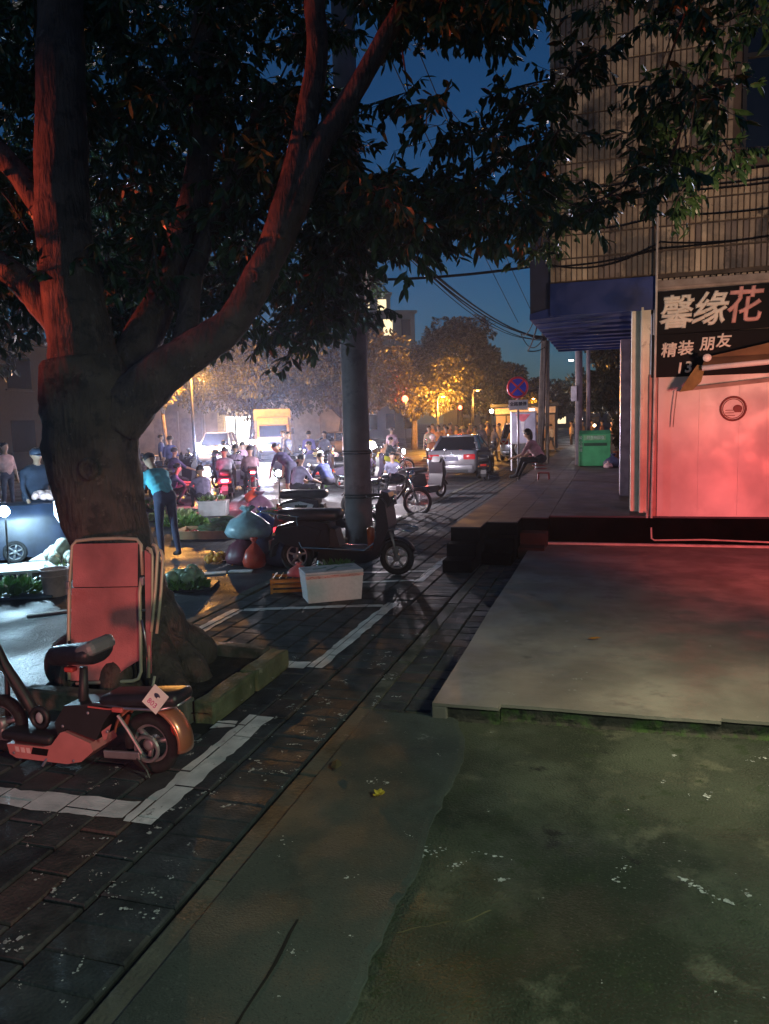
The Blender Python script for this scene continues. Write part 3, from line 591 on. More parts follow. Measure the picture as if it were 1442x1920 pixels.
CL=[(-4.44,8.16,4.31),(-3.27,9.01,4.41),(-7.37,8.02,5.64),(-3.08,5.77,3.19),(-4.55,7.32,5.73),(-3.52,6.36,5.78),(-5.8,7.56,3.68),(-4.61,5.46,3.53),(-2.97,5.6,5.03),(-2.57,6.57,5.2),(-2.3,6.71,3.38),(-2.87,8.24,4.87),(-5.91,7.22,3.54),(-2.37,6.72,3.32),(-4.02,5.87,5.23),(-6.24,7.04,5.69),(-5.67,5.99,4.1),(-4.98,6.71,3.78),(-5.51,7.59,5.19),(-4.58,4.95,2.98),(-2.62,5.55,3.25),(-3.41,7.75,5.35),(-5.2,5.71,5.66),(-3.01,8.67,6.24),(-2.55,6.83,3.22),(-5.52,7.86,5.13),(-6.6,7.53,4.35),(-3.68,9.33,7.24),(-6.16,7.08,5.56),(-3.39,9.18,5.99),(-3.81,6.58,5.11),(-4.59,5.74,5.49),(-3.04,5.95,2.96),(-6.08,6.53,3.29),(-4.9,7.43,5.85),(-3.03,7.19,4.81),(-4.61,5.0,3.14),(-3.58,5.72,3.39),(-3.7,7.63,3.41),(-3.19,7.33,5.94),(-5.06,5.93,3.54),(-5.27,8.02,3.41),(-2.58,7.59,4.9),(-3.15,6.61,4.56),(-4.42,6.71,5.74),(-2.69,7.9,3.34),(-3.48,5.74,4.66),(-6.09,7.94,4.27),(-5.49,7.75,4.16),(-4.08,8.16,4.55),(-4.32,6.14,3.92),(-4.79,7.62,4.12),(-5.45,7.19,3.49),(-4.15,7.55,6.51),(-5.16,6.64,4.24),(-3.63,8.45,4.64),(-5.46,7.67,4.64),(-3.66,8.76,5.83),(-3.67,9.14,4.68),(-2.7,7.69,4.75),(-6.73,8.01,4.14),(-4.89,7.74,4.43),(-3.98,8.49,6.4),(-3.89,6.85,4.17),(-4.14,7.6,4.04),(-2.96,6.29,5.61),(-3.93,6.03,4.0),(-2.85,5.64,3.82),(-3.49,5.63,4.89),(-4.81,5.73,4.9),(-5.38,6.84,6.29),(-4.98,7.23,4.57),(-4.01,5.05,3.13),(-4.49,6.78,5.39),(-5.39,6.15,3.66),(-4.86,5.27,3.98),(-4.34,7.5,5.47),(-2.55,7.18,3.65),(-2.99,6.92,4.16),(-5.83,6.88,4.62),(-2.79,7.8,3.31),(-3.7,5.15,3.15),(-6.1,7.02,4.79),(-6.73,7.92,4.91),(-4.16,6.07,4.63),(-4.8,6.3,3.21),(-2.76,7.78,3.48),(-5.2,6.64,3.26),(-5.74,8.74,6.24),(-4.33,7.1,5.47),(-5.57,6.46,4.39),(-5.9,7.84,4.23),(-5.45,5.84,4.45),(-2.4,6.54,3.61),(-6.43,8.64,6.93),(-5.03,6.75,4.45),(-4.25,8.07,4.76),(-5.18,5.95,3.8),(-3.81,6.49,5.01),(-3.95,6.67,4.72),(-2.67,5.69,3.91),(-6.31,8.23,5.61),(-2.23,5.74,3.98),(-3.44,7.7,5.14),(-3.54,7.21,4.34),(-2.68,7.19,4.98),(-2.75,6.85,5.39),(-3.65,8.87,6.9),(-3.25,6.58,4.69),(-2.73,5.99,3.18),(-4.41,7.05,4.65),(-5.17,7.35,6.13),(-2.79,6.61,5.63),(-3.41,7.91,3.98),(-7.48,8.01,4.65),(-1.96,5.91,3.62),(-3.31,8.12,5.96),(-2.2,6.18,3.69),(-4.23,5.57,3.2),(-3.29,6.07,4.56),(-3.16,6.01,5.46),(-3.77,5.61,5.3),(-4.8,8.38,4.4),(-5.17,6.13,4.79),(-4.82,8.74,5.46),(-5.27,7.82,6.7),(-5.63,6.69,4.43),(-3.0,7.96,4.75),(-4.59,6.01,4.34),(-2.81,6.06,4.23),(-5.93,7.65,5.65),(-5.92,7.17,4.32),(-4.7,5.28,3.83),(-4.99,5.82,4.21),(-2.71,6.87,4.59),(-3.62,8.43,6.8),(-7.29,8.23,6.9),(-3.0,6.03,4.99),(-3.01,8.72,4.58),(-5.26,6.19,4.26),(-5.61,7.26,5.58),(-4.04,5.75,4.62),(-3.58,8.49,4.65),(-4.62,6.95,3.69),(-4.46,8.01,4.87),(-3.66,5.53,5.19),(-6.47,8.27,7.19),(-3.34,5.29,3.47),(-4.7,7.31,3.64),(-3.71,5.68,4.35),(-5.27,6.45,5.72),(-3.95,5.68,3.3),(-4.39,5.79,4.97),(-5.08,6.91,5.67),(-5.66,6.02,3.38),(-2.96,8.13,4.34),(-3.61,5.62,3.09),(-4.04,7.99,5.78),(-3.0,6.4,5.31),(-4.85,5.33,4.96),(-4.38,6.36,3.19),(-4.5,6.19,4.62),(-2.92,6.08,3.72),(-6.41,8.19,4.79),(-4.68,8.96,5.74),(-6.99,7.65,6.9),(-4.79,7.35,6.41),(-2.36,7.07,4.5),(-6.97,8.15,7.1),(-3.42,5.43,3.07),(-5.03,6.65,6.09),(-5.69,6.42,5.49),(-3.93,5.49,5.32),(-2.63,7.77,5.83),(-3.75,5.58,4.15),(-5.13,7.2,6.2),(-3.27,8.81,4.89),(-5.5,7.12,6.51),(-4.13,6.64,4.42),(-4.65,8.57,4.5),(-5.84,8.0,5.49),(-4.87,6.32,5.72),(-6.75,7.56,4.29),(-4.02,5.62,5.21),(-5.1,6.75,6.05),(-3.2,5.74,4.85),(-3.09,6.41,5.64),(-4.13,5.58,4.6),(-5.2,7.95,5.86),(-4.43,7.53,3.63),(-3.29,7.15,4.47),(-3.87,9.01,4.79),(-3.11,6.45,3.88),(-2.63,6.15,4.58),(-5.26,5.99,5.48),(-2.92,5.82,4.74),(-2.6,5.68,3.98),(-5.58,6.29,5.78),(-3.17,7.71,3.38),(-4.97,6.38,4.86),(-5.18,7.4,6.61),(-2.52,5.92,3.62),(-4.66,8.0,6.29),(-5.17,7.85,3.6),(-6.9,8.12,6.17),(-4.36,6.88,4.94),(-3.4,7.33,3.38),(-2.11,6.12,3.96),(-2.5,5.85,4.36),(-2.69,8.09,6.45),(-4.17,6.57,3.48),(-4.61,5.89,5.04),(-4.61,8.1,5.69),(-4.65,6.04,4.91),(-3.0,8.76,3.95),(-3.23,6.01,4.57),(-2.43,5.79,4.16),(-6.15,7.63,6.61),(-3.29,8.75,6.31),(-5.86,8.04,4.64),(-3.65,6.69,3.7),(-6.39,6.84,4.95),(-5.01,6.2,4.92),(-5.73,6.29,5.28),(-4.21,6.65,4.04),(-3.09,9.03,4.11),(-3.69,7.37,4.28),(-3.39,7.82,5.38),(-3.3,6.53,4.43),(-5.49,6.33,5.91),(-4.46,7.82,4.17),(-4.49,5.99,3.26),(-3.99,8.42,6.72),(-4.42,8.47,3.57),(-4.06,8.0,3.89),(-3.97,7.4,5.79),(-3.56,9.38,6.48),(-3.18,5.46,4.37),(-5.1,7.64,6.17),(-3.02,7.78,3.51),(-6.73,9.97,7.7),(-5.45,9.18,4.92),(-3.85,9.7,6.72),(-7.67,10.0,5.77),(-7.95,9.55,5.62),(-7.33,9.47,7.74),(-4.53,10.33,4.47),(-6.33,9.49,6.21),(-3.74,9.62,6.35),(-4.96,8.71,3.85),(-8.26,9.16,7.55),(-4.99,9.06,6.72),(-5.68,10.01,5.44),(-4.78,10.0,7.56),(-4.08,9.32,3.93),(-4.64,10.96,5.6),(-7.77,9.78,5.4),(-5.56,8.94,7.04),(-6.9,8.43,7.06),(-5.68,10.47,7.77),(-5.1,10.4,4.79),(-5.4,10.67,4.42),(-4.76,8.54,3.81),(-7.23,8.5,7.24),(-6.77,9.76,6.24),(-4.62,9.81,7.36),(-5.15,8.73,5.95),(-5.67,10.13,6.56),(-6.53,10.28,4.28),(-8.35,9.25,5.07),(-6.83,9.35,7.39),(-7.25,10.12,5.27),(-6.45,9.43,6.72),(-5.03,9.82,4.76),(-7.45,10.08,6.95),(-5.69,9.56,7.54),(-6.39,8.11,4.91),(-6.95,9.32,7.48),(-3.47,9.88,5.54),(-3.69,9.95,7.24),(-4.7,10.84,8.17),(-6.16,8.96,7.45),(-6.11,9.54,6.36),(-8.95,10.05,7.65),(-5.54,8.48,5.58),(-7.24,9.38,4.21),(-5.7,9.47,7.49),(-4.66,10.15,6.19),(-4.09,10.33,5.36),(-8.65,9.67,8.22),(-6.79,9.93,4.61),(-4.38,11.38,6.84),(-4.25,8.85,4.09),(-5.07,11.08,6.64),(-3.46,10.14,6.83),(-6.62,8.72,5.81),(-4.69,9.12,6.91),(-5.92,9.37,7.4),(-3.68,9.15,4.12),(-9.09,9.64,4.95),(-5.07,9.18,6.96),(-3.42,8.75,3.84),(-6.97,8.58,5.96),(-4.99,10.59,6.64),(-8.42,10.05,6.31),(-4.46,9.04,6.94),(-5.03,9.45,6.21),(-6.67,10.5,5.97),(-6.71,8.58,5.43),(-5.16,8.61,4.68),(-5.25,8.25,4.69),(-4.6,9.93,6.17),(-4.77,8.49,4.4),(-5.73,9.45,7.54),(-6.31,9.04,7.5),(-6.75,10.33,5.62),(-6.84,9.79,5.98),(-4.23,11.08,4.29),(-7.56,10.37,7.78),(-8.36,9.45,6.38),(-6.34,10.59,6.77),(-7.39,9.93,6.01),(-7.61,9.05,6.51),(-5.51,9.63,6.97),(-7.69,8.73,7.35),(-7.14,8.27,3.95),(-7.36,9.58,4.96),(-7.23,9.29,4.69),(-6.01,8.71,5.17),(-6.9,8.86,4.38),(-2.25,6.84,3.94),(-4.36,7.46,3.23),(-4.89,8.34,4.91),(-2.81,6.22,2.73),(-3.48,8.4,4.61),(-2.83,6.85,3.26),(-2.1,6.66,3.99),(-2.54,6.55,4.03),(-3.97,8.66,3.57),(-3.11,8.26,4.63),(-2.97,8.65,4.62),(-3.14,6.11,3.66),(-3.31,8.93,3.86),(-3.09,6.86,4.07),(-3.42,6.55,2.68),(-3.54,6.24,3.64),(-3.73,7.96,3.49),(-4.02,7.48,4.37),(-3.1,7.94,3.79),(-2.35,7.24,4.12),(-3.91,8.74,3.83),(-3.17,7.37,3.28),(-2.6,7.1,2.88),(-3.94,7.04,4.03),(-2.75,8.28,4.2),(-2.66,6.49,2.61),(-2.43,6.64,3.65),(-3.22,7.84,2.99),(-4.08,6.92,2.7),(-2.83,6.95,3.08),(-3.03,6.45,3.67),(-4.1,7.06,3.2),(-2.46,7.34,4.3),(-4.45,8.12,2.88),(-2.22,6.68,3.36),(-5.0,5.53,3.16),(-5.03,5.65,3.14),(-6.0,6.65,2.88),(-5.83,6.5,3.46),(-5.2,5.54,2.98),(-5.2,6.11,3.05),(-6.16,6.68,3.18),(-5.56,6.16,3.31),(-5.45,6.37,3.22),(-5.64,6.6,3.3),(-4.11,6.08,2.8),(-4.08,6.4,2.67),(-4.11,6.43,2.62),(-4.33,6.15,2.53),(-4.4,6.42,2.54),(-4.63,6.46,2.84),(-4.45,6.78,2.91),(-4.32,6.04,2.79),(-1.65,8.51,6.52),(-1.5,5.77,5.06),(-1.11,6.85,5.8),(-1.66,5.78,5.08),(-0.94,7.76,6.21),(-1.29,8.69,6.65),(-0.6,6.91,5.72),(-0.69,7.22,6.0),(-1.19,5.92,4.93),(-1.19,8.16,6.15),(-1.92,6.39,5.29),(-0.73,7.17,5.64),(-0.72,6.87,5.48),(-1.05,8.16,6.32),(-0.95,6.12,5.08),(-1.52,8.36,6.89),(-0.69,5.77,4.84),(-1.03,5.97,5.2),(-2.1,8.33,6.23),(-1.86,7.67,5.98),(-1.31,6.29,5.31),(-1.81,7.78,6.61),(-1.19,7.33,5.75),(-1.59,8.11,6.53),(-1.71,8.13,6.35),(-1.11,5.72,4.97),(-1.41,5.94,5.05),(-2.29,8.04,6.85),(-1.89,6.9,5.85),(-0.84,7.52,5.97),(-2.34,7.96,6.23),(-1.18,7.73,5.89),(-1.03,7.79,5.88),(-2.57,8.7,6.56),(-1.66,6.64,5.91),(-1.57,5.71,5.22),(-1.71,6.96,6.14),(-1.55,6.8,5.56),(-2.2,8.45,6.32),(-0.97,7.06,5.92),(-1.2,5.77,4.2),(-1.55,7.46,4.55),(-1.11,7.79,4.68),(-1.11,7.85,4.48),(-1.58,7.37,4.62),(-0.97,6.96,4.36),(-1.58,6.29,4.51),(-1.07,6.23,4.09),(-1.5,6.68,3.46),(-1.93,6.56,3.61),(-1.58,5.53,3.49),(-1.66,5.81,3.51),(-2.56,8.31,4.12),(-1.51,8.53,4.23),(-1.63,5.52,3.56),(-2.32,7.72,3.93),(-1.61,6.92,3.55),(-1.2,7.34,3.72),(-1.92,6.83,3.78),(-1.17,6.59,3.76),(-1.31,7.35,4.07),(-2.0,7.28,3.75),(-1.97,6.68,3.57),(-2.03,7.86,3.75),(-1.53,5.89,3.38),(-1.7,7.57,4.17),(-0.95,5.8,3.33),(-1.57,6.93,3.75),(-1.95,6.86,3.88),(-1.85,6.19,3.48),(-1.69,6.47,3.86),(-0.97,5.99,3.55),(-1.47,5.78,3.22),(-1.93,7.62,4.12),(-1.92,8.22,4.36),(-1.77,6.89,3.63),(-1.09,6.4,3.79),(-2.11,8.03,4.21),(-1.63,7.13,3.88),(-1.23,7.05,3.68),(-1.4,6.85,3.63),(-1.66,6.92,3.95),(-0.54,6.87,4.28),(-0.59,6.28,3.71),(-0.61,5.89,3.42),(-0.99,8.12,3.97),(-0.93,7.52,4.9),(-0.66,5.87,3.52),(-0.69,6.76,4.47),(-0.72,8.11,4.37),(-0.66,8.09,4.17),(-0.78,6.64,4.0),(-0.77,8.27,5.12),(-0.89,8.24,3.94),(-0.62,8.17,4.58),(-0.58,7.94,4.94),(-0.58,6.59,3.98),(-1.01,10.36,4.34),(-0.86,9.76,4.41),(-0.81,9.35,3.81),(-0.95,10.2,4.85),(-0.74,9.54,4.36),(-0.83,10.33,4.17),(-0.67,9.2,4.18),(-0.83,10.47,4.72),(-0.93,8.95,3.89),(-0.74,8.97,4.47),(-0.19,6.57,3.52),(0.63,6.99,4.48),(-0.41,7.31,4.85),(0.91,7.86,4.34),(-0.08,7.34,5.01),(-0.31,7.02,4.85),(0.61,7.27,4.14),(0.58,6.25,4.16),(0.36,7.0,4.55),(-0.19,7.52,3.85),(0.66,8.56,4.33),(0.41,6.63,3.84),(0.23,8.12,4.53),(0.81,7.96,4.75),(0.49,7.49,4.61),(0.41,7.34,4.12),(0.41,8.75,5.28),(-0.39,6.0,3.97),(0.95,8.29,5.19),(-0.06,6.65,3.64),(0.24,7.93,4.55),(0.66,8.34,4.65),(0.96,7.67,4.2),(0.57,8.06,3.9),(0.7,8.75,4.32),(0.28,6.47,3.69),(0.38,8.6,6.02),(1.43,9.32,6.01),(-0.53,9.07,6.58),(1.14,7.59,5.28),(0.96,8.67,6.03),(0.7,8.72,5.79),(1.27,8.19,5.76),(0.55,6.48,4.99),(1.25,8.22,5.92),(-0.59,9.14,6.86),(-0.05,8.89,6.52),(-0.12,8.01,5.77),(1.05,7.57,5.5),(-0.07,6.15,5.06),(-0.32,7.15,5.78),(0.84,7.55,5.17),(-0.11,8.26,6.21),(0.34,8.05,6.17),(-0.07,8.81,6.63),(-0.42,8.61,6.32),(0.43,7.31,5.19),(1.44,9.64,6.89),(-2.78,8.35,3.73),(-2.84,9.29,3.37),(-2.66,8.48,3.75),(-3.18,9.53,3.28),(-3.09,8.8,3.12),(-6.99,9.65,7.71),(-5.7,9.42,6.12),(-3.68,9.99,5.98),(-4.67,10.25,7.03),(-9.48,11.06,8.16),(-5.88,10.73,6.35),(-5.08,9.78,5.93),(-6.97,8.49,7.32),(-7.04,10.64,8.47),(-6.57,9.27,6.94),(-6.93,11.27,7.96),(-5.42,8.79,7.08),(-3.93,9.81,5.59),(-5.76,11.84,8.7),(-3.4,9.01,4.99),(-6.73,10.01,5.02),(-6.55,8.3,6.52),(-5.96,9.98,7.35),(-4.17,10.35,4.61),(-5.45,12.11,8.42),(-4.89,11.86,6.78),(-6.76,8.92,4.25),(-4.61,11.93,5.28),(-4.68,9.76,7.41),(-5.7,10.61,4.78),(-8.06,8.9,6.62),(-7.87,9.68,7.36),(-6.62,9.62,6.99),(-4.25,11.47,6.1),(-4.51,12.18,8.72),(-8.85,10.27,7.88),(-4.86,10.22,5.71),(-4.56,9.32,6.01),(-6.44,8.28,6.87),(-3.7,9.93,4.29),(-7.22,10.87,7.56),(-7.0,11.39,8.19),(-3.98,10.68,7.83),(-7.22,9.07,5.55),(-7.44,10.12,7.19),(-6.52,10.58,6.52),(-6.17,9.54,4.45),(-4.89,10.62,4.62),(-6.11,10.67,5.31),(-6.85,8.5,6.06),(-8.09,8.68,5.36),(-6.26,8.31,7.12),(-5.2,10.09,6.64),(-5.63,10.71,4.8),(-6.79,8.38,4.12),(-5.36,9.34,5.39),(-4.51,11.23,6.0),(-7.42,8.65,4.78),(-5.25,9.47,5.09),(-8.5,11.23,7.69),(-5.49,10.44,6.4),(-4.65,8.9,6.39),(-8.39,9.67,6.09),(-4.21,11.86,6.12),(-3.64,10.43,6.05),(-1.62,8.33,6.11),(-1.54,8.92,6.54),(-1.42,7.77,5.59),(-1.13,6.66,5.14),(-1.89,7.08,5.37),(-2.17,8.1,5.82),(-0.91,6.79,5.25),(-1.11,8.24,6.07),(-0.95,6.42,5.14),(-1.34,7.9,5.62),(-0.77,8.51,6.14),(-1.43,7.1,5.38),(-1.91,7.81,5.81),(-0.83,7.82,5.6),(-1.18,7.46,5.48),(-1.72,7.24,5.44),(-2.03,7.11,5.71),(-1.16,7.7,5.57),(-0.92,7.4,5.58),(-1.04,7.55,5.47),(-3.12,8.04,3.57),(-2.86,7.12,2.79),(-3.72,8.88,3.32),(-4.69,7.79,3.14),(-2.73,7.73,3.25),(-4.36,6.37,2.93),(-2.88,7.17,3.32),(-3.15,8.57,3.27),(-4.28,7.23,3.36),(-3.19,8.99,3.6),(-2.88,7.32,2.95),(-3.58,7.97,2.89),(-5.43,8.42,3.31),(-3.49,7.02,3.34),(-3.17,6.58,3.31),(-4.37,7.53,3.4),(-5.42,7.68,3.26),(-4.56,7.53,3.16),(-3.47,8.15,3.17),(-3.42,6.7,2.82),(-5.55,8.03,3.05),(-5.48,7.45,2.96),(-3.04,7.57,2.98),(-5.36,7.77,3.09),(-3.97,7.3,3.33),(-2.7,7.25,3.09),(0.44,6.11,5.32),(-4.41,5.83,6.66),(-2.46,5.83,6.33),(-1.71,5.91,7.13),(-3.06,8.95,9.3),(-4.31,5.16,5.84),(-3.33,5.95,7.79),(0.63,9.76,9.17),(0.39,6.21,5.92),(-2.66,5.78,7.35),(-4.31,7.56,9.25),(-2.16,5.93,7.09),(-4.93,6.12,8.36),(-4.68,5.13,6.67),(-1.11,9.39,9.6),(0.23,6.32,5.58),(0.21,9.85,9.02),(-2.49,5.78,6.58),(-1.25,9.45,9.4),(-0.91,5.09,5.9),(-3.92,5.98,7.32),(-2.13,7.13,8.68),(-0.08,8.57,6.9),(-1.96,9.75,9.07),(-0.77,7.54,7.61),(0.25,8.35,7.72),(-3.99,6.49,7.16),(0.36,10.25,7.64),(0.22,5.73,6.74),(-3.95,6.81,6.96),(-3.64,5.51,7.52),(-6.1,7.38,9.65),(-5.18,6.99,9.02),(-5.73,6.75,7.29),(-0.2,8.83,7.7),(-3.95,6.01,7.35),(-3.3,6.35,6.35),(-0.51,5.43,5.72),(-5.58,7.61,8.51),(-4.16,5.99,7.75),(-3.86,8.88,9.46),(-1.79,6.5,7.48),(-2.49,6.58,7.98),(-7.04,7.55,8.58),(-0.03,7.14,6.84),(-1.82,5.55,6.23),(-1.96,5.63,6.43),(-3.4,7.4,7.19),(-4.22,7.3,8.84),(-2.33,7.01,7.97),(-4.2,8.45,8.63),(-3.73,6.99,7.74),(-1.33,6.14,7.14),(0.13,8.88,9.19),(-4.2,6.29,7.46),(-5.86,8.56,10.46),(-6.77,7.15,9.65),(-4.26,8.07,9.58),(0.59,9.13,9.11),(-3.64,7.04,6.61),(-0.05,5.82,5.81),(-2.39,5.22,5.87),(-7.05,7.7,7.68),(-1.95,8.4,9.57),(0.66,8.99,7.46),(-4.02,8.75,8.78),(-2.09,5.43,7.07),(0.42,10.08,8.42),(-5.73,7.18,9.48),(-2.64,5.62,6.66)]
rnd = random.Random(21); g = MB(); tw = MB()
nodes_ = [Vector(p) for p in [(-4, 5.15, 4.0), (-4, 5.2, 4.6), (-4.02, 5.3, 5.3), (-4.1, 5.4, 6.4), (-2.3, 5.5, 3.45), (-2.11, 5.61, 3.92), (-1.87, 5.73, 4.31), (-1.57, 5.88, 4.85), (-1.2, 6.05, 5.5), (-.6, 6.3, 6.2), (-2.12, 5.7, 4.63), (-2.14, 5.76, 5.3), (-2, 5.9, 6.2), (-4.42, 5.03, 3.1), (-4.9, 4.95, 3.45), (-5.6, 4.8, 4.2), (-4.6, 5.1, 4.1), (-5, 5, 4.6), (-5.5, 5, 5.5), (-3.55, 6, 3.4), (-3.43, 6.17, 4), (-3.37, 6.26, 4.63), (-3.4, 6.33, 5.3), (-3.3, 6.6, 6.4), (-3.1, 6.1, 3.9), (-2.9, 6.5, 4.8)]]
left_ = [Vector(c) for c in CL]; have = list(nodes_); best = {i: min(((q-c).length, k) for k, q in enumerate(have)) for i, c in enumerate(left_)}
while best:      # grow each twig from the nearest wood already there
    i = min(best, key=lambda k: best[k][0]); k_, near = best[i][0], have[best[i][1]]; c = left_[i]; del best[i]; have.append(c)
    for j in best:
        dd = (left_[j]-c).length
        if dd < best[j][0]: best[j] = (dd, len(have)-1)
    mid = (near+c)/2 + rvec(rnd)*.14*k_ + Vector((0, 0, .06*k_))
    tw.tube([T(near), T(near.lerp(mid, .5)+rvec(rnd)*.03*k_), T(mid), T(c)], [.013+.003*k_, .011, .009, .005], 5)
    for s_ in range(7):
        d = rvec(rnd).normalized(); d.z = d.z*.55-.12; tipl = rnd.uniform(.22, .5)
        e = c + d*tipl
        tw.tube([T(c), T(e)], [.004, .002], 3, cap=False)
        for i in range(11):
            t = rnd.uniform(.25, 1.05); p = c + d*tipl*t
            ld = (d*.5 + rvec(rnd)*.9 + Vector((0, 0, -.55))).normalized()
            leaf(g, Vector(T(p)), ld, Vector((rnd.gauss(0, .6), rnd.gauss(0, .6), 1)), rnd.uniform(.065, .165), rnd.uniform(.015, .033))
tw.build('branches', M_bark, tree)
g.build('crown', M_leaf, tree)

# kerbed tree pit: earth and four rough kerb stones
pit = thing('tree_pit', 'square tree pit edged with mossy kerb stones around the big trunk', 'tree pit', (-3.2, 4.86, 0))
g = MB(); nx = 14
for j in range(nx+1):
    for i in range(nx+1):
        x = -.78+1.5*i/nx; y = -.6+1.2*j/nx; g.v.append((x, y, .05+.03*noise.noise((x*5, y*5, 0))))
for j in range(nx):
    for i in range(nx):
        a = j*(nx+1)+i; g.f.append((a, a+1, a+nx+2, a+nx+1))
g.build('earth', mat('dark_earth', (.035, .027, .02), .95, var=.5, scale=14, bump=.8), pit)
def rough_stone(size, parent, loc, rz=0, m=None):
    g = MB().rbox((0, 0, 0), size, .018)
    bm = bmesh.new(); me0 = g.mesh('t'); bm.from_mesh(me0); bmesh.ops.subdivide_edges(bm, edges=bm.edges[:], cuts=3, use_grid_fill=True)
    for v in bm.verts:
        q = v.co*9 + Vector(loc)*3; v.co += Vector((noise.noise(q), noise.noise(q+Vector((9, 0, 0))), noise.noise(q+Vector((0, 9, 0)))))*.012
    me = bpy.data.meshes.new('kerb_stone'); bm.to_mesh(me); bm.free(); bpy.data.meshes.remove(me0)
    me.materials.append(m or M_moss_kerb); return obj('kerb_stone', me, parent, loc, (0, 0, rz))
rough_stone((.15, .62, .20), pit, (.66, -.28, .025), .01); rough_stone((.15, .56, .20), pit, (.67, .32, .03), -.015)
rough_stone((1.3, .12, .17), pit, (-.08, -.585, .045), .005, M_kerb); rough_stone((1.3, .12, .17), pit, (-.08, .60, .05), 0, M_kerb)

# ================================================================== FOLDED RED LOUNGER
M_fab = layered('red_fabric', [((.56, .17, .17), 3, 0, 0), ((.46, .12, .12), 2.5, .55, .15), ((.62, .22, .21), 9, .62, .1)], rough=(.75, .9), bump=.35, bscale=90)
M_tubec = mat('cream_tube', (.62, .50, .36), .35, metal=.1, var=.15)
ch = thing('folding_lounger', 'folded red fabric lounger with cream tubes leaning on the big trunk', 'lounger', (-3.40, 4.44, .055), rad(13))
def cloth(w, z0, z1, y0, y1, parent, inset=0., sag=.02, cut=0.):
    g = MB(); nx, nz = 12, 14
    for s_ in (0, 1):
        for j in range(nz+1):
            for i in range(nx+1):
                u = i/nx*2-1; t = j/nz; x = u*w/2; z = z0+(z1-z0)*t
                if cut and u > .25 and t < .22: z = max(z, z0 + (z1-z0)*(.22)*((u-.25)/.75)**.7)
                y = y0+(y1-y0)*t + sag*(1-u*u)*sin(pi*t) + s_*.004 + .004*noise.noise((x*8, z*8, s_*0))
                g.v.append((x, y, z))
    N = (nx+1)*(nz+1)
    for s_ in (0, 1):
        for j in range(nz):
            for i in range(nx):
                a = s_*N+j*(nx+1)+i; q = (a, a+1, a+nx+2, a+nx+1); g.f.append(q if s_ else q[::-1])
    return g.build('cloth', M_fab, parent, smooth=True)
M_r = .0105
# front panel: lower bed section, upper head section over it
cloth(.50, .10, .735, -.015, .11, ch, cut=1)
hd = cloth(.47, .745, 1.045, .095, .150, ch, sag=.012)
MB().tube([(-.255, -.02, .11), (-.265, .03, .35), (-.262, .10, .74), (-.245, .155, 1.03), (-.215, .165, 1.065), (-.1, .168, 1.075), (.1, .168, 1.078), (.225, .165, 1.068), (.255, .155, 1.03), (.268, .118, .82)], .0125, 10).build('frame_tube', M_tubec, ch, smooth=True)
MB().tube([(.262, .10, .80), (.250, .085, .70), (.258, .03, .40), (.262, -.015, .16), (.245, -.025, .115), (.21, -.028, .10), (.10, -.03, .095), (-.20, -.03, .085)], .0125, 10).build('frame_tube', M_tubec, ch, smooth=True)
MB().tube([(-.22, -.05, .03), (.0, -.05, .035), (.18, -.045, .04)], .012, 10).build('foot_bar', M_tubec, ch, smooth=True)
for x, zt, zb, y in ((.335, 1.00, .12, .10), (.365, 1.02, .44, .13), (.395, .98, .42, .15)):   # folded leg frames beside it
    MB().tube([(x-.02, y-.12, zb), (x, y-.04, (zt+zb)/2), (x+.008, y+.02, zt-.05), (x-.006, y+.03, zt), (x-.03, y+.03, zt+.012)], .0135 if x < .35 else .011, 10).build('leg', M_tubec, ch, smooth=True)
MB().tube([(.36, -.02, .13), (.345, -.03, .06), (.33, -.03, .02)], .010, 8).build('leg', M_tubec, ch, smooth=True)
MB().tube([(.275, .03, .52), (.295, .02, .40), (.31, .0, .26)], .007, 8).build('link_bar', mat('steel', (.5, .5, .52), .35, metal=.9), ch, smooth=True)
MB().tube([(.27, .06, .58), (.335, .06, .585)], .009, 8).build('hinge', MATS['steel'], ch, smooth=True)
for x, z in ((-.268, .76), (.268, .78)): MB().rbox((x, .10, z), (.028, .03, .06), .006).build('hinge', MATS['steel'], ch)
MB().rbox((-.235, -.008, .36), (.022, .012, .055), .004).build('buckle', mat('black_plastic', (.02, .02, .022), .5), ch)
MB().add([(.30, .10, 1.0), (.345, .09, .97), (.335, -.02, .15), (.30, -.02, .12), (.30, .12, 1.0), (.345, .11, .97), (.335, 0, .15), (.30, 0, .12)],
         [(0, 1, 2, 3), (7, 6, 5, 4), (0, 4, 5, 1), (1, 5, 6, 2), (2, 6, 7, 3), (3, 7, 4, 0)]).build('folded_cloth', M_fab, ch)

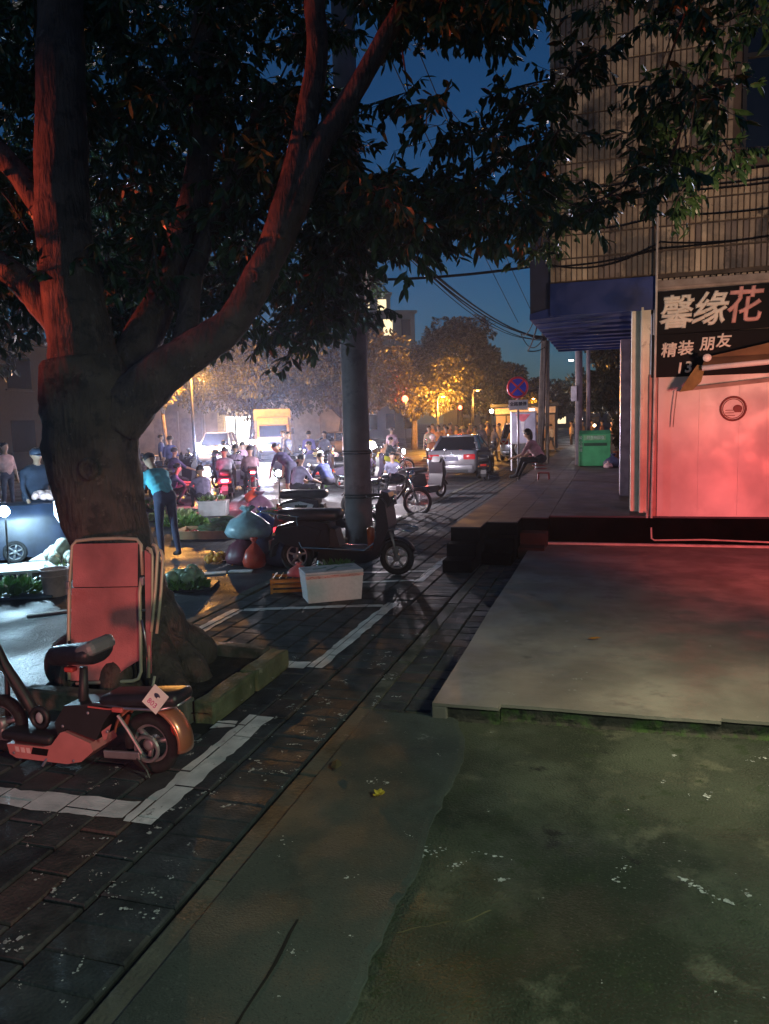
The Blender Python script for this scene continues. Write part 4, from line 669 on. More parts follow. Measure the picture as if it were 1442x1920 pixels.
# ================================================================== SMALL ELECTRIC BIKE (front end out of the frame)
M_rub = mat('tyre_rubber', (.018, .018, .02), .8, var=.3, scale=30, bump=.3)
M_bp = mat('black_plastic', (.02, .02, .022), .5)
M_copper = mat('copper_paint', (.55, .23, .13), .28, metal=.55, var=.12, coat=.4)
M_pinkp = mat('coral_panel', (.48, .19, .18), .42, var=.15, coat=.2)
M_steel = MATS['steel']; M_alu = mat('dull_aluminium', (.33, .33, .34), .5, metal=.7)
M_chrome = mat('chrome', (.75, .75, .78), .12, metal=1., var=.05)
M_redl = mat('red_reflector', (.45, .02, .015), .2)
eb = thing('electric_bike', 'small copper and coral electric bike parked beside the tree pit', 'electric bike', (-2.43, 3.53, 0), rad(-2))
def wheel(parent, c, R, w, m_rim, spokes=5, axis='x', name='wheel'):
    """wheel part with tyre and rim; axle along the given axis"""
    e = MB().lathe([(.02, -w*.55), (R*.2, -w*.5), (R*.2, w*.5), (.02, w*.55)], n=14)
    def turn(g):
        if axis == 'x': g.v = [(z, x, y) for x, y, z in g.v]
        else: g.v = [(x, z, y) for x, y, z in g.v]
        return g
    h = turn(e).build(name, m_rim, parent, smooth=True, loc=c)
    MB().torus((0, 0, 0), R-w*.45, w*.48, axis, 28, 10).build('tyre', M_rub, h, smooth=True)
    g = MB().torus((0, 0, 0), R-w*.95, w*.18, axis, 28, 6)
    for k in range(spokes):
        a = 2*pi*k/spokes+.3; q = (0, cos(a)*R*.72, sin(a)*R*.72) if axis == 'x' else (cos(a)*R*.72, 0, sin(a)*R*.72)
        g.tube([(0, 0, 0), q], [.016 if spokes < 9 else .004]*2, 6)
    g.build('rim', m_rim, h, smooth=True); return h
# local: bike runs along -x, side seen from -y
wheel(eb, (0, 0, .174), .172, .072, M_alu, 3, 'y'); wheel(eb, (-1.06, 0.02, .174), .172, .072, M_alu, 3, 'y')
# rear mudguard: thick copper arc with flared end
g = MB(); n = 22; W = 9
for i in range(n+1):
    a = rad(168)-rad(176)*i/n; R_ = .222+.01*sin(pi*i/n); hw = .058 + .016*(i/n)**2
    for j in range(W+1):
        b = rad(-80)+rad(160)*j/W; rr = R_-.035+.04*cos(b)
        g.v.append((.005+cos(a)*rr*1.06, hw*sin(b), .188+sin(a)*rr))
for i in range(n):
    for j in range(W):
        a = i*(W+1)+j; g.f.append((a, a+1, a+W+2, a+W+1))
mg = g.build('mudguard', M_copper, eb, smooth=True)
so = mg.modifiers.new('thick', 'SOLIDIFY'); so.thickness = .006
MB().ell((.172, -.03, .275), .018, .022, .036, rot=Matrix.Rotation(-.5, 3, 'Y')).build('rear_reflector', M_redl, eb, smooth=True)
# battery housing panel and floor
MB().prism([(-.92, .11), (-.905, .05), (-.86, .03), (-.50, .035), (-.40, .06), (-.315, .13), (-.33, .175), (-.50, .225), (-.53, .215), (-.60, .135), (-.66, .118)], -.105, .105, 'y').build('battery_panel', M_pinkp, eb)
MB().prism([(-.73, .108), (-.62, .108), (-.635, .068), (-.745, .068)], -.109, -.1055, 'y').build('panel_badge', M_black, eb)
for k in range(3): MB().prism([(-.86+.04*k, .10), (-.835+.04*k, .10), (-.83+.04*k, .07), (-.855+.04*k, .07)], -.108, -.1055, 'y').build('panel_mark', mat('pale_mark', (.62, .45, .42), .5), eb)
MB().rbox((-.78, 0, .155), (.36, .22, .055), .02).build('footboard', M_bp, eb, smooth=True)
MB().prism([(-.56, .18), (-.50, .235), (-.30, .19), (-.24, .30), (-.18, .37), (-.30, .40), (-.50, .37), (-.58, .26)], -.09, .09, 'y').build('body_shell', M_bp, eb)
# swingarm, shock, chain guard
MB().rbox((-.15, -.07, .115), (.24, .018, .045), .006, Matrix.Rotation(-.06, 3, 'Y')).build('swingarm', M_alu, eb)
MB().tube([(-.02, -.07, .14), (-.10, -.075, .27), (-.16, -.07, .34)], .010, 8).build('shock', M_alu, eb)
MB().torus((0, -.05, .158), .07, .012, 'y', 20, 6).build('brake_drum', M_alu, eb)
MB().prism([(-.27, .24), (-.20, .29), (-.24, .20), (-.26, .19)], -.08, -.074, 'y').build('side_reflector', M_pinkp, eb)
MB().tube([(-.05, -.075, .11), (.01, -.08, .05), (.03, -.085, .01)], .007, 6).build('kick_stand', M_bp, eb)
MB().tube([(-.64, -.10, .05), (-.66, -.12, .01)], .008, 6).build('centre_stand', M_steel, eb)
# seat post, main saddle
MB().tube([(-.445, 0, .24), (-.44, 0, .42), (-.425, 0, .57)], [.034, .028, .022], 12).build('seat_post', M_bp, eb, smooth=True)
MB().torus((-.442, 0, .305), .038, .007, 'z', 16, 6).build('clamp', M_chrome, eb, smooth=True)
g = MB(); prof = [(0, .004, .03), (.03, .05, .05), (.10, .07, .055), (.19, .085, .055), (.27, .115, .055), (.33, .125, .06), (.365, .11, .055), (.38, .06, .03)]
for t, hw, hh in prof:
    for j in range(14):
        a = 2*pi*j/14; zc = .06*(t/.38); g.v.append((-.665+t, hw*cos(a), .62+zc+hh*sin(a)*(1 if sin(a) > 0 else 1.2)))
for i in range(len(prof)-1):
    for j in range(14): a = i*14+j; b = i*14+(j+1) % 14; g.f.append((a, b, b+14, a+14))
g.f.append(tuple(range(14))[::-1]); g.f.append(tuple((len(prof)-1)*14+j for j in range(14)))
g.build('saddle', mat('saddle_vinyl', (.022, .022, .026), .38, var=.2, bump=.15, scale=20), eb, smooth=True)
MB().rbox((-.335, 0, .695), (.13, .215, .085), .03, Matrix.Rotation(-.42, 3, 'Y')).build('saddle_panel', mat('grey_vinyl', (.16, .17, .18), .4), eb)
MB().rbox((-.49, -.03, .565), (.06, .05, .03), .01).build('saddle_tag', mat('red_tag', (.5, .06, .05), .5), eb)
# rear pillion pad and carrier
MB().rbox((-.02, 0, .435), (.50, .19, .075), .03, Matrix.Rotation(-.10, 3, 'Y')).build('pillion_pad', MATS['saddle_vinyl'], eb, smooth=True)
MB().tube([(-.30, -.08, .40), (-.10, -.095, .395), (.12, -.09, .405), (.22, -.06, .43), (.22, .06, .43)], .009, 8).build('carrier_rail', M_steel, eb, smooth=True)
MB().tube([(-.33, -.10, .385), (-.2, -.105, .385), (-.16, -.105, .388)], .005, 6).build('cable', mat('red_wire', (.5, .10, .09), .5), eb)
MB().rbox((-.13, -.105, .388), (.07, .025, .028), .008).build('cable_joint', MATS['red_wire'], eb)
# tilted plate on its bracket
np_ = MB().rbox((0, 0, 0), (.105, .004, .125), .002).build('plate', mat('white_plate', (.74, .76, .70), .5, var=.1), eb, loc=(.115, -.105, .47), rot=(rad(-8), rad(38), 0))
text('plate_number', '803', mat('plate_pink', (.55, .12, .30), .5), np_, .042, .0008, (.0, -.0035, -.028))
MB().ell((-.002, -.003, .022), .020, .0015, .013).build('plate_mark', mat('plate_navy', (.03, .04, .08), .5), np_)
MB().ell((.012, -.0035, .016), .010, .0015, .008).build('plate_mark', MATS['white_plate'], np_)
MB().tube([(.06, -.06, .41), (.10, -.10, .45)], .006, 6).build('plate_bracket', M_steel, eb)
# front: stem tube, battery loop, fork, handlebar with grip
MB().tube([(-.76, 0, .20), (-.86, 0, .36), (-1.0, 0, .55), (-1.12, 0, .80), (-1.14, 0, .86)], [.034, .032, .030, .026, .024], 12).build('stem', M_bp, eb, smooth=True)
MB().torus((-.735, -.03, .255), .055, .016, 'y', 18, 8).build('loop_lock', M_bp, eb, smooth=True)
MB().ell((-.735, -.035, .255), .025, .012, .034).build('lock_face', mat('lock_grey', (.35, .37, .40), .3), eb, smooth=True)
for s_ in (-1, 1): MB().tube([(-1.03, .05*s_, .52), (-1.05, .055*s_, .30), (-1.06, .055*s_, .158)], .016, 8).build('fork', M_bp, eb, smooth=True)
MB().tube([(-1.14, .0, .86), (-1.10, -.16, .88), (-1.0, -.24, .86)], .011, 8).build('handlebar', M_bp, eb, smooth=True)
MB().tube([(-1.0, -.24, .86), (-.93, -.285, .815)], .017, 10).build('grip', M_rub, eb, smooth=True)

for k in range(3): MB().tube([(-1.12, -.05-.05*k, .87), (-1.02, -.10-.02*k, .72-.05*k), (-.97, -.04, .52), (-.84, -.035, .30)], .005, 5).build('cable', M_bp, eb, smooth=True)
MB().tube([(-1.02, -.22, .875), (-.96, -.27, .88), (-.90, -.30, .85)], .005, 5).build('brake_lever', M_steel, eb, smooth=True)
for x, z in ((-.34, .345), (-.22, .25), (-.52, .25), (-.87, .06), (-.45, .06)): MB().lathe([(.009, 0), (.009, .004), (.004, .006)], (x, -.092 if z > .2 else -.106, z), 10, Matrix.Rotation(pi/2, 3, 'X')).build('bolt', M_steel, eb)

# ================================================================== FOAM BOX, CRATE AND BUNDLE ON THE PAVEMENT
M_foam = mat('white_foam', (.80, .76, .74), .75, var=.06, scale=30, bump=.2)
fb = thing('foam_box', 'white foam box with faded red print on the marked bay line', 'box', (-2.93, 7.72, .004), rad(33))
MB().add([(-.29, -.17, 0), (.29, -.17, 0), (.29, .17, 0), (-.29, .17, 0), (-.315, -.19, .30), (.315, -.19, .30), (.315, .19, .30), (-.315, .19, .30)],
         [(3, 2, 1, 0), (4, 5, 6, 7), (0, 1, 5, 4), (1, 2, 6, 5), (2, 3, 7, 6), (3, 0, 4, 7)]).build('body', M_foam, fb)
MB().rbox((0, 0, .317), (.635, .385, .03), .008).build('lid', mat('grey_foam_lid', (.62, .64, .68), .7, var=.2, scale=9), fb)
tp = MB().add([(-.3155, -.1925, .262), (.3155, -.1925, .262), (.3162, -.1935, .295), (-.3162, -.1935, .295)], [(0, 1, 2, 3)]).build('print_band', mat('print_pink', (.78, .50, .46), .7), fb)
rr_ = random.Random(4); g = MB()
for k in range(46):
    x = -.29+k*.0125
    if k in (11, 12, 13, 27, 28): continue
    for q in range(2):
        zz = .268+rr_.random()*.018; g.box((x+rr_.uniform(-.002, .002), -.1952, zz), (rr_.uniform(.003, .009), .001, rr_.uniform(.002, .009)))
g.build('print', mat('print_red', (.55, .09, .07), .7), fb)
for k, (x, y, a, l) in enumerate(((-.12, .02, .3, .16), (.0, -.05, .8, .2), (.15, .03, -.2, .2))):
    MB().box((x, y, .334), (l, .02, .003), Matrix.Rotation(a, 3, 'Z')).build('tape', mat('green_tape', (.10, .22, .20), .5), fb)
def bunch(name, label, cat, loc, n, R, h, m, L=(.1, .18), W=(.012, .03), group=None, seed=1, upb=1.0):
    rnd = random.Random(seed); g = MB()
    for _ in range(n):
        a = rnd.random()*2*pi; q = R*math.sqrt(rnd.random()); p = Vector((q*cos(a), q*sin(a)*.8, rnd.random()*h*.5*(1-q/R*.7)))
        d = Vector((cos(a)*rnd.uniform(.1, .9), sin(a)*rnd.uniform(.1, .9), rnd.uniform(.15, 1.)*upb)).normalized()
        leaf(g, p, d, Vector((rnd.gauss(0, .5), rnd.gauss(0, .5), 1)), rnd.uniform(*L), rnd.uniform(*W))
    o = g.build(name, m, None, loc=loc); return tag(o, label, cat, group)
M_green = leaf_mat('fresh_green', (.06, .16, .03), (.16, .30, .07)); M_pale = leaf_mat('pale_green', (.30, .42, .16), (.55, .62, .34)); M_dkg = leaf_mat('deep_green', (.03, .09, .025), (.08, .18, .05))
bunch('greens_bunch', 'small bunch of leafy greens lying behind the foam box lid', 'vegetables', (-2.98, 8.05, .20), 140, .16, .12, M_dkg, seed=2)
MB().rbox((-2.98, 8.08, .1), (.4, .28, .2), .02).build('cardboard_box', mat('cardboard', (.30, .20, .12), .9, var=.2), None); tag(bpy.data.objects['cardboard_box'], 'low brown cardboard box under the greens behind the foam box', 'box')
yc = thing('wire_crate', 'low orange plastic crate full of slats left of the foam box', 'crate', (-3.50, 8.02, .004), rad(20))
M_or = mat('orange_plastic', (.55, .22, .04), .5, var=.25, scale=10)
for z in (.03, .085, .14):
    for s_ in (-1, 1):
        MB().box((0, .17*s_, z), (.5, .012, .032)).build('slat', M_or, yc); MB().box((.25*s_, 0, z), (.012, .33, .032)).build('slat', M_or, yc)
for sx in (-1, 1):
    for sy in (-1, 1): MB().box((.245*sx, .165*sy, .085), (.024, .024, .17)).build('post', M_or, yc)
for k in range(7): MB().tube([(-.23+.075*k, -.15, .175), (-.2+.075*k, .15, .18)], .007, 5).build('wire', mat('yellow_strap', (.62, .45, .08), .5), yc)
def bag(name, label, loc, R, H, m, seed, knot=True, cat='bag', group=None, sx=1., sy=1.):
    """knotted plastic bag: bulging body with creases that gathers to a tied neck"""
    prof = [(R*.55, 0), (R*.92, H*.06), (R*1.05, H*.22), (R*.98, H*.42), (R*.74, H*.6), (R*.40, H*.74), (R*.16, H*.82), (R*.12, H*.86), (R*.26, H*.94), (R*.34, H)]
    g = MB().lathe(prof, n=26); rnd = Vector((seed*1.7, seed*.9, seed))
    for i, v in enumerate(g.v):
        v = Vector(v); a = math.atan2(v.y, v.x); t = v.z/H
        f = 1 + .16*noise.noise(v/R*1.3+rnd) + (.10+.22*max(0, t-.45))*noise.noise((cos(a)*4+seed, sin(a)*4, t*1.6)) + .06*noise.noise(v/R*5+rnd)
        g.v[i] = (v.x*f*sx, v.y*f*sy, v.z*(1+.12*noise.noise((cos(a)*2, sin(a)*2, seed))*t) if t > 0 else 0)
    o = g.build(name, m, None, smooth=True, loc=loc); return tag(o, label, cat, group)
M_bagw = mat('white_bag', (.72, .76, .80), .35, var=.12, scale=9); M_bagp = mat('pink_bag', (.62, .20, .20), .4, var=.2); M_bagr = mat('red_bag', (.62, .07, .035), .35, var=.2)
M_bagb = mat('pale_blue_bag', (.32, .50, .56), .35, var=.3, scale=7); M_bagk = mat('dark_bag', (.05, .04, .07), .4, var=.3); M_bagbl = mat('blue_bag', (.05, .09, .35), .4, var=.3)
bag('plastic_bag', 'crumpled pink plastic bag on the orange crate by the foam box', (-3.42, 7.98, .175), .12, .16, M_bagp, 1)

# fallen leaves and a flower on the ground
def fallen(name, label, loc, L, W, m, rz, cat='leaf'):
    g = MB(); leaf(g, Vector((0, 0, .004)), Vector((1, 0, .12)).normalized(), Vector((0, .3, 1)), L, W)
    return tag(g.build(name, m, None, loc=loc, rot=(.25, 0, rz)), label, cat)
fallen('fallen_leaf', 'small orange fallen leaf in the middle of the raised platform', (-.18, 6.2, .128), .11, .028, mat('orange_leaf', (.50, .20, .03), .7), .3)
fallen('fallen_leaf', 'curled brown leaf on the grey concrete near the kerb line', (-1.43, 3.73, .03), .12, .03, mat('brown_leaf', (.12, .09, .04), .8), 1.9)
g = MB()
rnd = random.Random(9)
for k in range(16):
    leaf(g, Vector((0, 0, .012)), Vector((cos(k), sin(k), rnd.uniform(.2, 1))).normalized(), Vector((0, 0, 1)), .035, .012)
tag(g.build('fallen_flower', mat('yellow_petal', (.62, .46, .04), .6), None, loc=(-1.12, 3.52, .017)), 'small yellow flower lying alone on the dark concrete', 'flower')
# ================================================================== PEOPLE
M_skin = mat('skin', (.42, .26, .18), .55, var=.1); M_hair = mat('black_hair', (.012, .010, .010), .5)
BODY = {}
def capsule(g, a, b, ra, rb, n=10):
    a = Vector(a); b = Vector(b); d = (b-a); L = d.length; d = d.normalized() if L > 1e-6 else Vector((0, 0, 1))
    pts = []; rs = []
    for k in range(4): t = k/4*pi/2; pts.append(a - d*ra*cos(t)); rs.append(max(.001, ra*sin(t)))
    pts.append(a); rs.append(ra); pts.append(b); rs.append(rb)
    for k in range(1, 5): t = k/4*pi/2; pts.append(b + d*rb*sin(t)); rs.append(max(.001, rb*cos(t)))
    g.tube(pts, rs, n)
def body(key, hip=.90, lean=0., neck=None, thigh=((0, 0), (0, 0)), shin=(0, 0), spread=.0, arms=((5, 15), (5, 15)), out=(12, 12), voxel=.02, shorts=False, sleeve='short', fingers=False, stocky=1.):
    """one continuous figure. angles in degrees, sagittal plane, 0 = straight down, + = forward (+y)"""
    if key in BODY: return BODY[key]
    segs = []   # (a, b, ra, rb, material)   0 skin 1 shirt 2 trousers 3 shoes
    def fk(p, ang, L, sx=0.): return (p[0]+sx, p[1]+L*sin(rad(ang)), p[2]-L*cos(rad(ang)))
    tl = rad(lean); ty, tz = sin(tl), cos(tl); S = stocky
    pel = Vector((0, 0, hip))
    def up(t, x=0, y=0): return (x, pel.y + ty*t + tz*y, pel.z + tz*t - ty*y)
    segs += [(up(0, -.06), up(0, .06), .125*S, .125*S, 2), (up(.12, -.05), up(.12, .05), .12*S, .12*S, 1), (up(.26, -.07), up(.26, .07), .125*S, .125*S, 1), (up(.40, -.09), up(.40, .09), .105*S, .105*S, 1)]
    segs += [(up(.05), up(.38), .13*S, .12*S, 1)]
    nk = lean*.55 if neck is None else neck; ny, nz = sin(rad(nk)), cos(rad(nk)); n0 = Vector(up(.47)); hd = n0 + Vector((0, ny, nz))*.20
    segs += [(tuple(n0), tuple(n0+Vector((0, ny, nz))*.12), .058, .052, 0)]
    fwd = Vector((0, nz, -ny))
    segs += [(tuple(hd+fwd*.005), tuple(hd+Vector((0, ny, nz))*.055-fwd*.012), .083, .092, 0), (tuple(hd-Vector((0, ny, nz))*.05+fwd*.03), tuple(hd+fwd*.03), .052, .07, 0),
             (tuple(hd+fwd*.098-Vector((0, ny, nz))*.012), tuple(hd+fwd*.085+Vector((0, ny, nz))*.03), .016, .010, 0)]
    for s_ in (-1, 1): segs.append((tuple(hd+Vector((.088*s_, 0, 0))-fwd*.005), tuple(hd+Vector((.092*s_, 0, 0))+Vector((0, ny, nz))*.03-fwd*.01), .016, .02, 0))
    hands = []; feet = []
    for i, s_ in enumerate((-1, 1)):
        hp = (s_*.095, pel.y, pel.z-.03); kn = fk(hp, thigh[i][0], .42, s_*spread); an = fk(kn, shin[i], .41, s_*spread*.3)
        segs += [(hp, kn, .088*S, .058, 2)]
        c2 = 0 if shorts else 2
        segs += [(kn, tuple(Vector(kn)*.62+Vector(an)*.38), .056, .056, c2), (tuple(Vector(kn)*.62+Vector(an)*.38), an, .055, .038, c2), (an, (an[0]+s_*.015, an[1]+.15, an[2]-.035), .042, .034, 3)]
        feet.append(an[2]-.075)
        sh = up(.42, s_*.175*S); ox = sin(rad(out[i]))*s_
        el = fk(sh, arms[i][0], .28, ox*.28); wr = fk(el, arms[i][1], .25, ox*.06)
        segs += [(sh, el, .052, .042, 1), (el, wr, .040, .028, 1 if sleeve == 'long' else 0)]
        d = (Vector(wr)-Vector(el)).normalized(); hands.append((Vector(wr), d, s_))
        if not fingers: segs += [(wr, tuple(Vector(wr)+d*.10), .030, .026, 0)]
        else: segs += [(wr, tuple(Vector(wr)+d*.075), .026, .034, 0)]
    lift = -min(feet); g = MB()
    for a, b, ra, rb, m_ in segs: capsule(g, a, b, ra, rb)
    me = g.mesh('tmp'); o = bpy.data.objects.new('tmp', me); C.objects.link(o)
    md_ = o.modifiers.new('r', 'REMESH'); md_.mode = 'VOXEL'; md_.voxel_size = voxel
    sm = o.modifiers.new('s', 'SMOOTH'); sm.iterations = 3; sm.factor = .5
    dg = bpy.context.evaluated_depsgraph_get(); out_me = bpy.data.meshes.new_from_object(o.evaluated_get(dg))
    bpy.data.objects.remove(o); bpy.data.meshes.remove(me)
    bm = bmesh.new(); bm.from_mesh(out_me)
    if fingers:
        fg = MB()
        for w_, d, s_ in hands:
            q = Vector((1, 0, 0)); q = (q-d*q.dot(d)).normalized(); b0 = w_+d*.085
            for k, L_ in enumerate((.055, .065, .062, .050)):
                st = b0+q*(k-1.5)*.018; mid = st+d*L_*.55; e = mid+(d*.8+d.cross(q)*.5*s_).normalized()*L_*.5
                capsule(fg, st, mid, .009, .0085, 6); capsule(fg, mid, e, .0085, .007, 6)
            th = w_+d*.03-q*.03*s_; capsule(fg, th, th+(d*.8-q*.7*s_).normalized()*.05, .011, .009, 6)
        for f in fg.f: pass
        vs_ = [bm.verts.new(v) for v in fg.v]
        for f in fg.f:
            try: bm.faces.new([vs_[i] for i in f])
            except ValueError: pass
    def sd(p, a, b, ra, rb):
        a = Vector(a); b = Vector(b); ab = b-a; t = 0 if ab.length < 1e-6 else max(0, min(1, (p-a).dot(ab)/ab.length_squared)); return (p-a-ab*t).length-(ra+(rb-ra)*t)
    for f in bm.faces:
        p = f.calc_center_median(); best = min(segs, key=lambda s_: sd(p, *s_[:4])); f.material_index = best[4]; f.smooth = True
    for v in bm.verts: v.co.z += lift
    me = bpy.data.meshes.new('person'); bm.to_mesh(me); bm.free(); bpy.data.meshes.remove(out_me)
    for _ in range(4): me.materials.append(None)
    up_h = Vector((0, ny, nz)); hc = hd + Vector((0, 0, lift))
    BODY[key] = (me, hc, fwd, up_h); return BODY[key]
HAIR = {}
CLOTH = {}
def clothm(c, rough=.85):
    k = tuple(round(x, 3) for x in c)
    if k not in CLOTH: CLOTH[k] = mat('cloth_%d' % len(CLOTH), c, rough, var=.2, scale=9)
    return CLOTH[k]
def person(label, loc, rz, key, shirt, trousers, group='people at the street market', shoes=(.03, .03, .03), hair='short', skin=None, scale=1., hat=None, **kw):
    me, hc, fwd, uph = body(key, **kw)
    o = bpy.data.objects.new('person', me); C.objects.link(o); o.location = loc; o.rotation_euler = (0, 0, rz); o.scale = (scale,)*3
    for i, m_ in enumerate((skin or M_skin, clothm(shirt), clothm(trousers), clothm(shoes))):
        o.material_slots[i].link = 'OBJECT'; o.material_slots[i].material = m_
    R_ = Matrix((Vector((1, 0, 0)), fwd, uph)).transposed()
    hk = (key, hair)
    if hair and hk not in HAIR:
        g = MB(); n, m2 = 14, 9
        for j in range(m2+1):
            t = j/m2*rad(112 if hair == 'short' else 128)
            for i in range(n):
                a = 2*pi*i/n; front = max(0, sin(a)); tt = t*(1-.42*front)
                r_ = .104+.006*noise.noise((cos(a)*3, sin(a)*3, t*3))
                g.v.append(tuple(R_ @ Vector((r_*sin(tt)*cos(a)*.97, r_*sin(tt)*sin(a)*1.04-.008, r_*cos(tt)*1.02+.035)) + hc))
        for j in range(m2):
            for i in range(n): a = j*n+i; b = j*n+(i+1) % n; g.f.append((a, b, b+n, a+n))
        if hair == 'long':
            g.ell(R_ @ Vector((0, -.075, -.07)) + hc, .06, .035, .11)
        hm = g.mesh('hair', True); hm.materials.append(M_hair); HAIR[hk] = hm
    if hair: obj('hair', HAIR[hk], o)
    if hat:
        g = MB()
        if hat[0] == 'helmet':
            g.ell(R_ @ Vector((0, -.005, .045)) + hc, .125, .135, .12, rot=R_)
        elif hat[0] == 'straw': g.lathe([(.20, .02), (.205, .03), (.11, .075), (.10, .13), (.06, .15), (.001, .152)], tuple(hc+uph*.01), 16, R_)
        else: g.lathe([(.11, .03), (.108, .08), (.07, .12), (.001, .13)], tuple(hc), 14, R_); g.box(R_ @ Vector((0, .13, .04)) + hc, (.13, .10, .012), R_)
        g.build('helmet' if hat[0] == 'helmet' else 'hat', clothm(hat[1], .4), o, smooth=True)
    return tag(o, label, 'person', group)
STAND = dict(arms=((4, 12), (-3, 8)), thigh=((3, 0), (-3, 0)), shin=(0, -6))
WALK = dict(arms=((-18, 5), (22, 45)), thigh=((24, 0), (-18, 0)), shin=(8, -38), lean=4, hip=.88)
SQUAT = dict(lean=28, hip=.30, thigh=((115, 0), (108, 0)), shin=(-32, -30), spread=.10, arms=((60, 85), (48, 80)))
SITLOW = dict(lean=22, hip=.34, thigh=((98, 0), (94, 0)), shin=(-4, 4), spread=.07, arms=((40, 75), (35, 70)))
BEND = dict(lean=62, hip=.86, thigh=((-8, 0), (-2, 0)), shin=(-4, -6), arms=((22, 12), (14, 8)), neck=48)
RIDE = dict(lean=14, hip=.72, thigh=((72, 0), (72, 0)), shin=(-12, -12), spread=.06, arms=((48, 72), (48, 72)))

# near figures
v = person('person in a pale blue top and jeans bending beside the big trunk', (-6.52, 10.2, ROAD), rad(62), 'vest', (.12, .55, .68), (.035, .045, .09), lean=34, hip=.88, thigh=((6, 0), (-8, 0)), shin=(-4, -14), arms=((14, 6), (18, 10)), neck=40, voxel=.013, fingers=True, sleeve='short')
person('seated person in a lilac shirt seen from behind, beyond the white scooter', (-7.35, 17.2, ROAD), rad(-20), 'sitlow', (.42, .38, .58), (.05, .05, .07), **SITLOW)
person('seated person in a navy jacket right of the lilac shirt', (-7.05, 18.7, ROAD), rad(65), 'sitlow2', (.05, .07, .22), (.03, .03, .05), lean=30, hip=.36, thigh=((95, 0), (92, 0)), shin=(-2, 4), spread=.07, arms=((35, 60), (30, 70)), sleeve='long')
person('person in dark clothes and shorts stooping beside the red tail lights', (-7.95, 18.3, ROAD), rad(70), 'stoop', (.06, .05, .13), (.05, .05, .10), shorts=True, lean=52, hip=.87, thigh=((4, 0), (-6, 0)), shin=(-6, -10), arms=((20, 15), (25, 15)), neck=40)
person('walking person in a white shirt and dark trousers beside the truck', (-13.6, 31.0, ROAD), rad(95), 'walk', (.68, .70, .74), (.05, .06, .12), hair='short', **WALK)
person('person in a dark vest with bright stripes beside the truck headlight', (-13.9, 31.3, ROAD), rad(120), 'stand', (.30, .38, .50), (.05, .06, .10), **STAND)
person('standing person in dark blue left of the bright car', (-16.9, 26.4, ROAD), rad(-60), 'stand', (.05, .06, .20), (.04, .04, .08), **STAND)
person('squatting person in a plaid pinkish shirt by the pale vegetables', (-12.6, 30.6, ROAD), rad(-10), 'squat', (.55, .30, .30), (.06, .05, .07), **SQUAT)
person('squatting person in blue beside the plaid shirt', (-11.9, 30.2, ROAD), rad(80), 'squat', (.10, .18, .45), (.05, .05, .07), **SQUAT)
person('kneeling person in a faded pink top right of the blue squatter', (-11.1, 30.0, ROAD), rad(20), 'squat', (.55, .36, .36), (.08, .06, .06), **SQUAT)
person('person with a green hat behind the pale vegetables', (-10.6, 31.4, ROAD), rad(150), 'stand', (.10, .10, .12), (.08, .08, .09), hat=('straw', (.03, .30, .14)), **STAND)
person('vendor in a pink top at the far left under the blue lamp glow', (-14.4, 15.6, ROAD), rad(-100), 'stand', (.62, .42, .42), (.06, .06, .1), **STAND)
person('vendor in a dark blue coat and cap behind the bright lamp', (-9.15, 10.5, ROAD), rad(-115), 'coat', (.02, .03, .06), (.02, .025, .05), hat=('cap', (.05, .07, .12)), lean=16, hip=.86, thigh=((8, 0), (2, 0)), shin=(-6, -8), arms=((25, 50), (20, 45)), sleeve='long', stocky=1.3)
person('seated person in a pink striped shirt beside the twin poles', (-1.55, 17.7, .5), rad(75), 'sitlow3', (.45, .26, .28), (.015, .015, .02), lean=34, hip=.26, thigh=((92, 0), (84, 0)), shin=(20, 30), spread=.05, arms=((30, 70), (35, 60)), hair='long', group=None, scale=.95)
st = MB()
for k in range(5): st.torus((0, .01+.006*k, 0), .155-.006*abs(k-2), .010, 'z', 20, 6); st.v[-120:] = [(x, y+.03*k, z+.26+.075*k) for x, y, z in st.v[-120:]]
pp = [o for o in bpy.data.objects if o.get('label', '').startswith('seated person in a pink striped')][0]
st.build('shirt_stripe', mat('wine_stripe', (.22, .06, .07), .85), pp, smooth=True)

sl = thing('low_stool', 'low plastic stool under the person in the striped shirt', 'stool', (-1.49, 17.72, .497), 0)
MB().rbox((0, 0, .155), (.26, .22, .03), .01).build('seat', mat('stool_red', (.3, .05, .05), .5), sl)
for sx in (-1, 1):
    for sy in (-1, 1): MB().tube([(.11*sx, .09*sy, .15), (.12*sx, .10*sy, 0)], .014, 6).build('leg', MATS['stool_red'], sl)

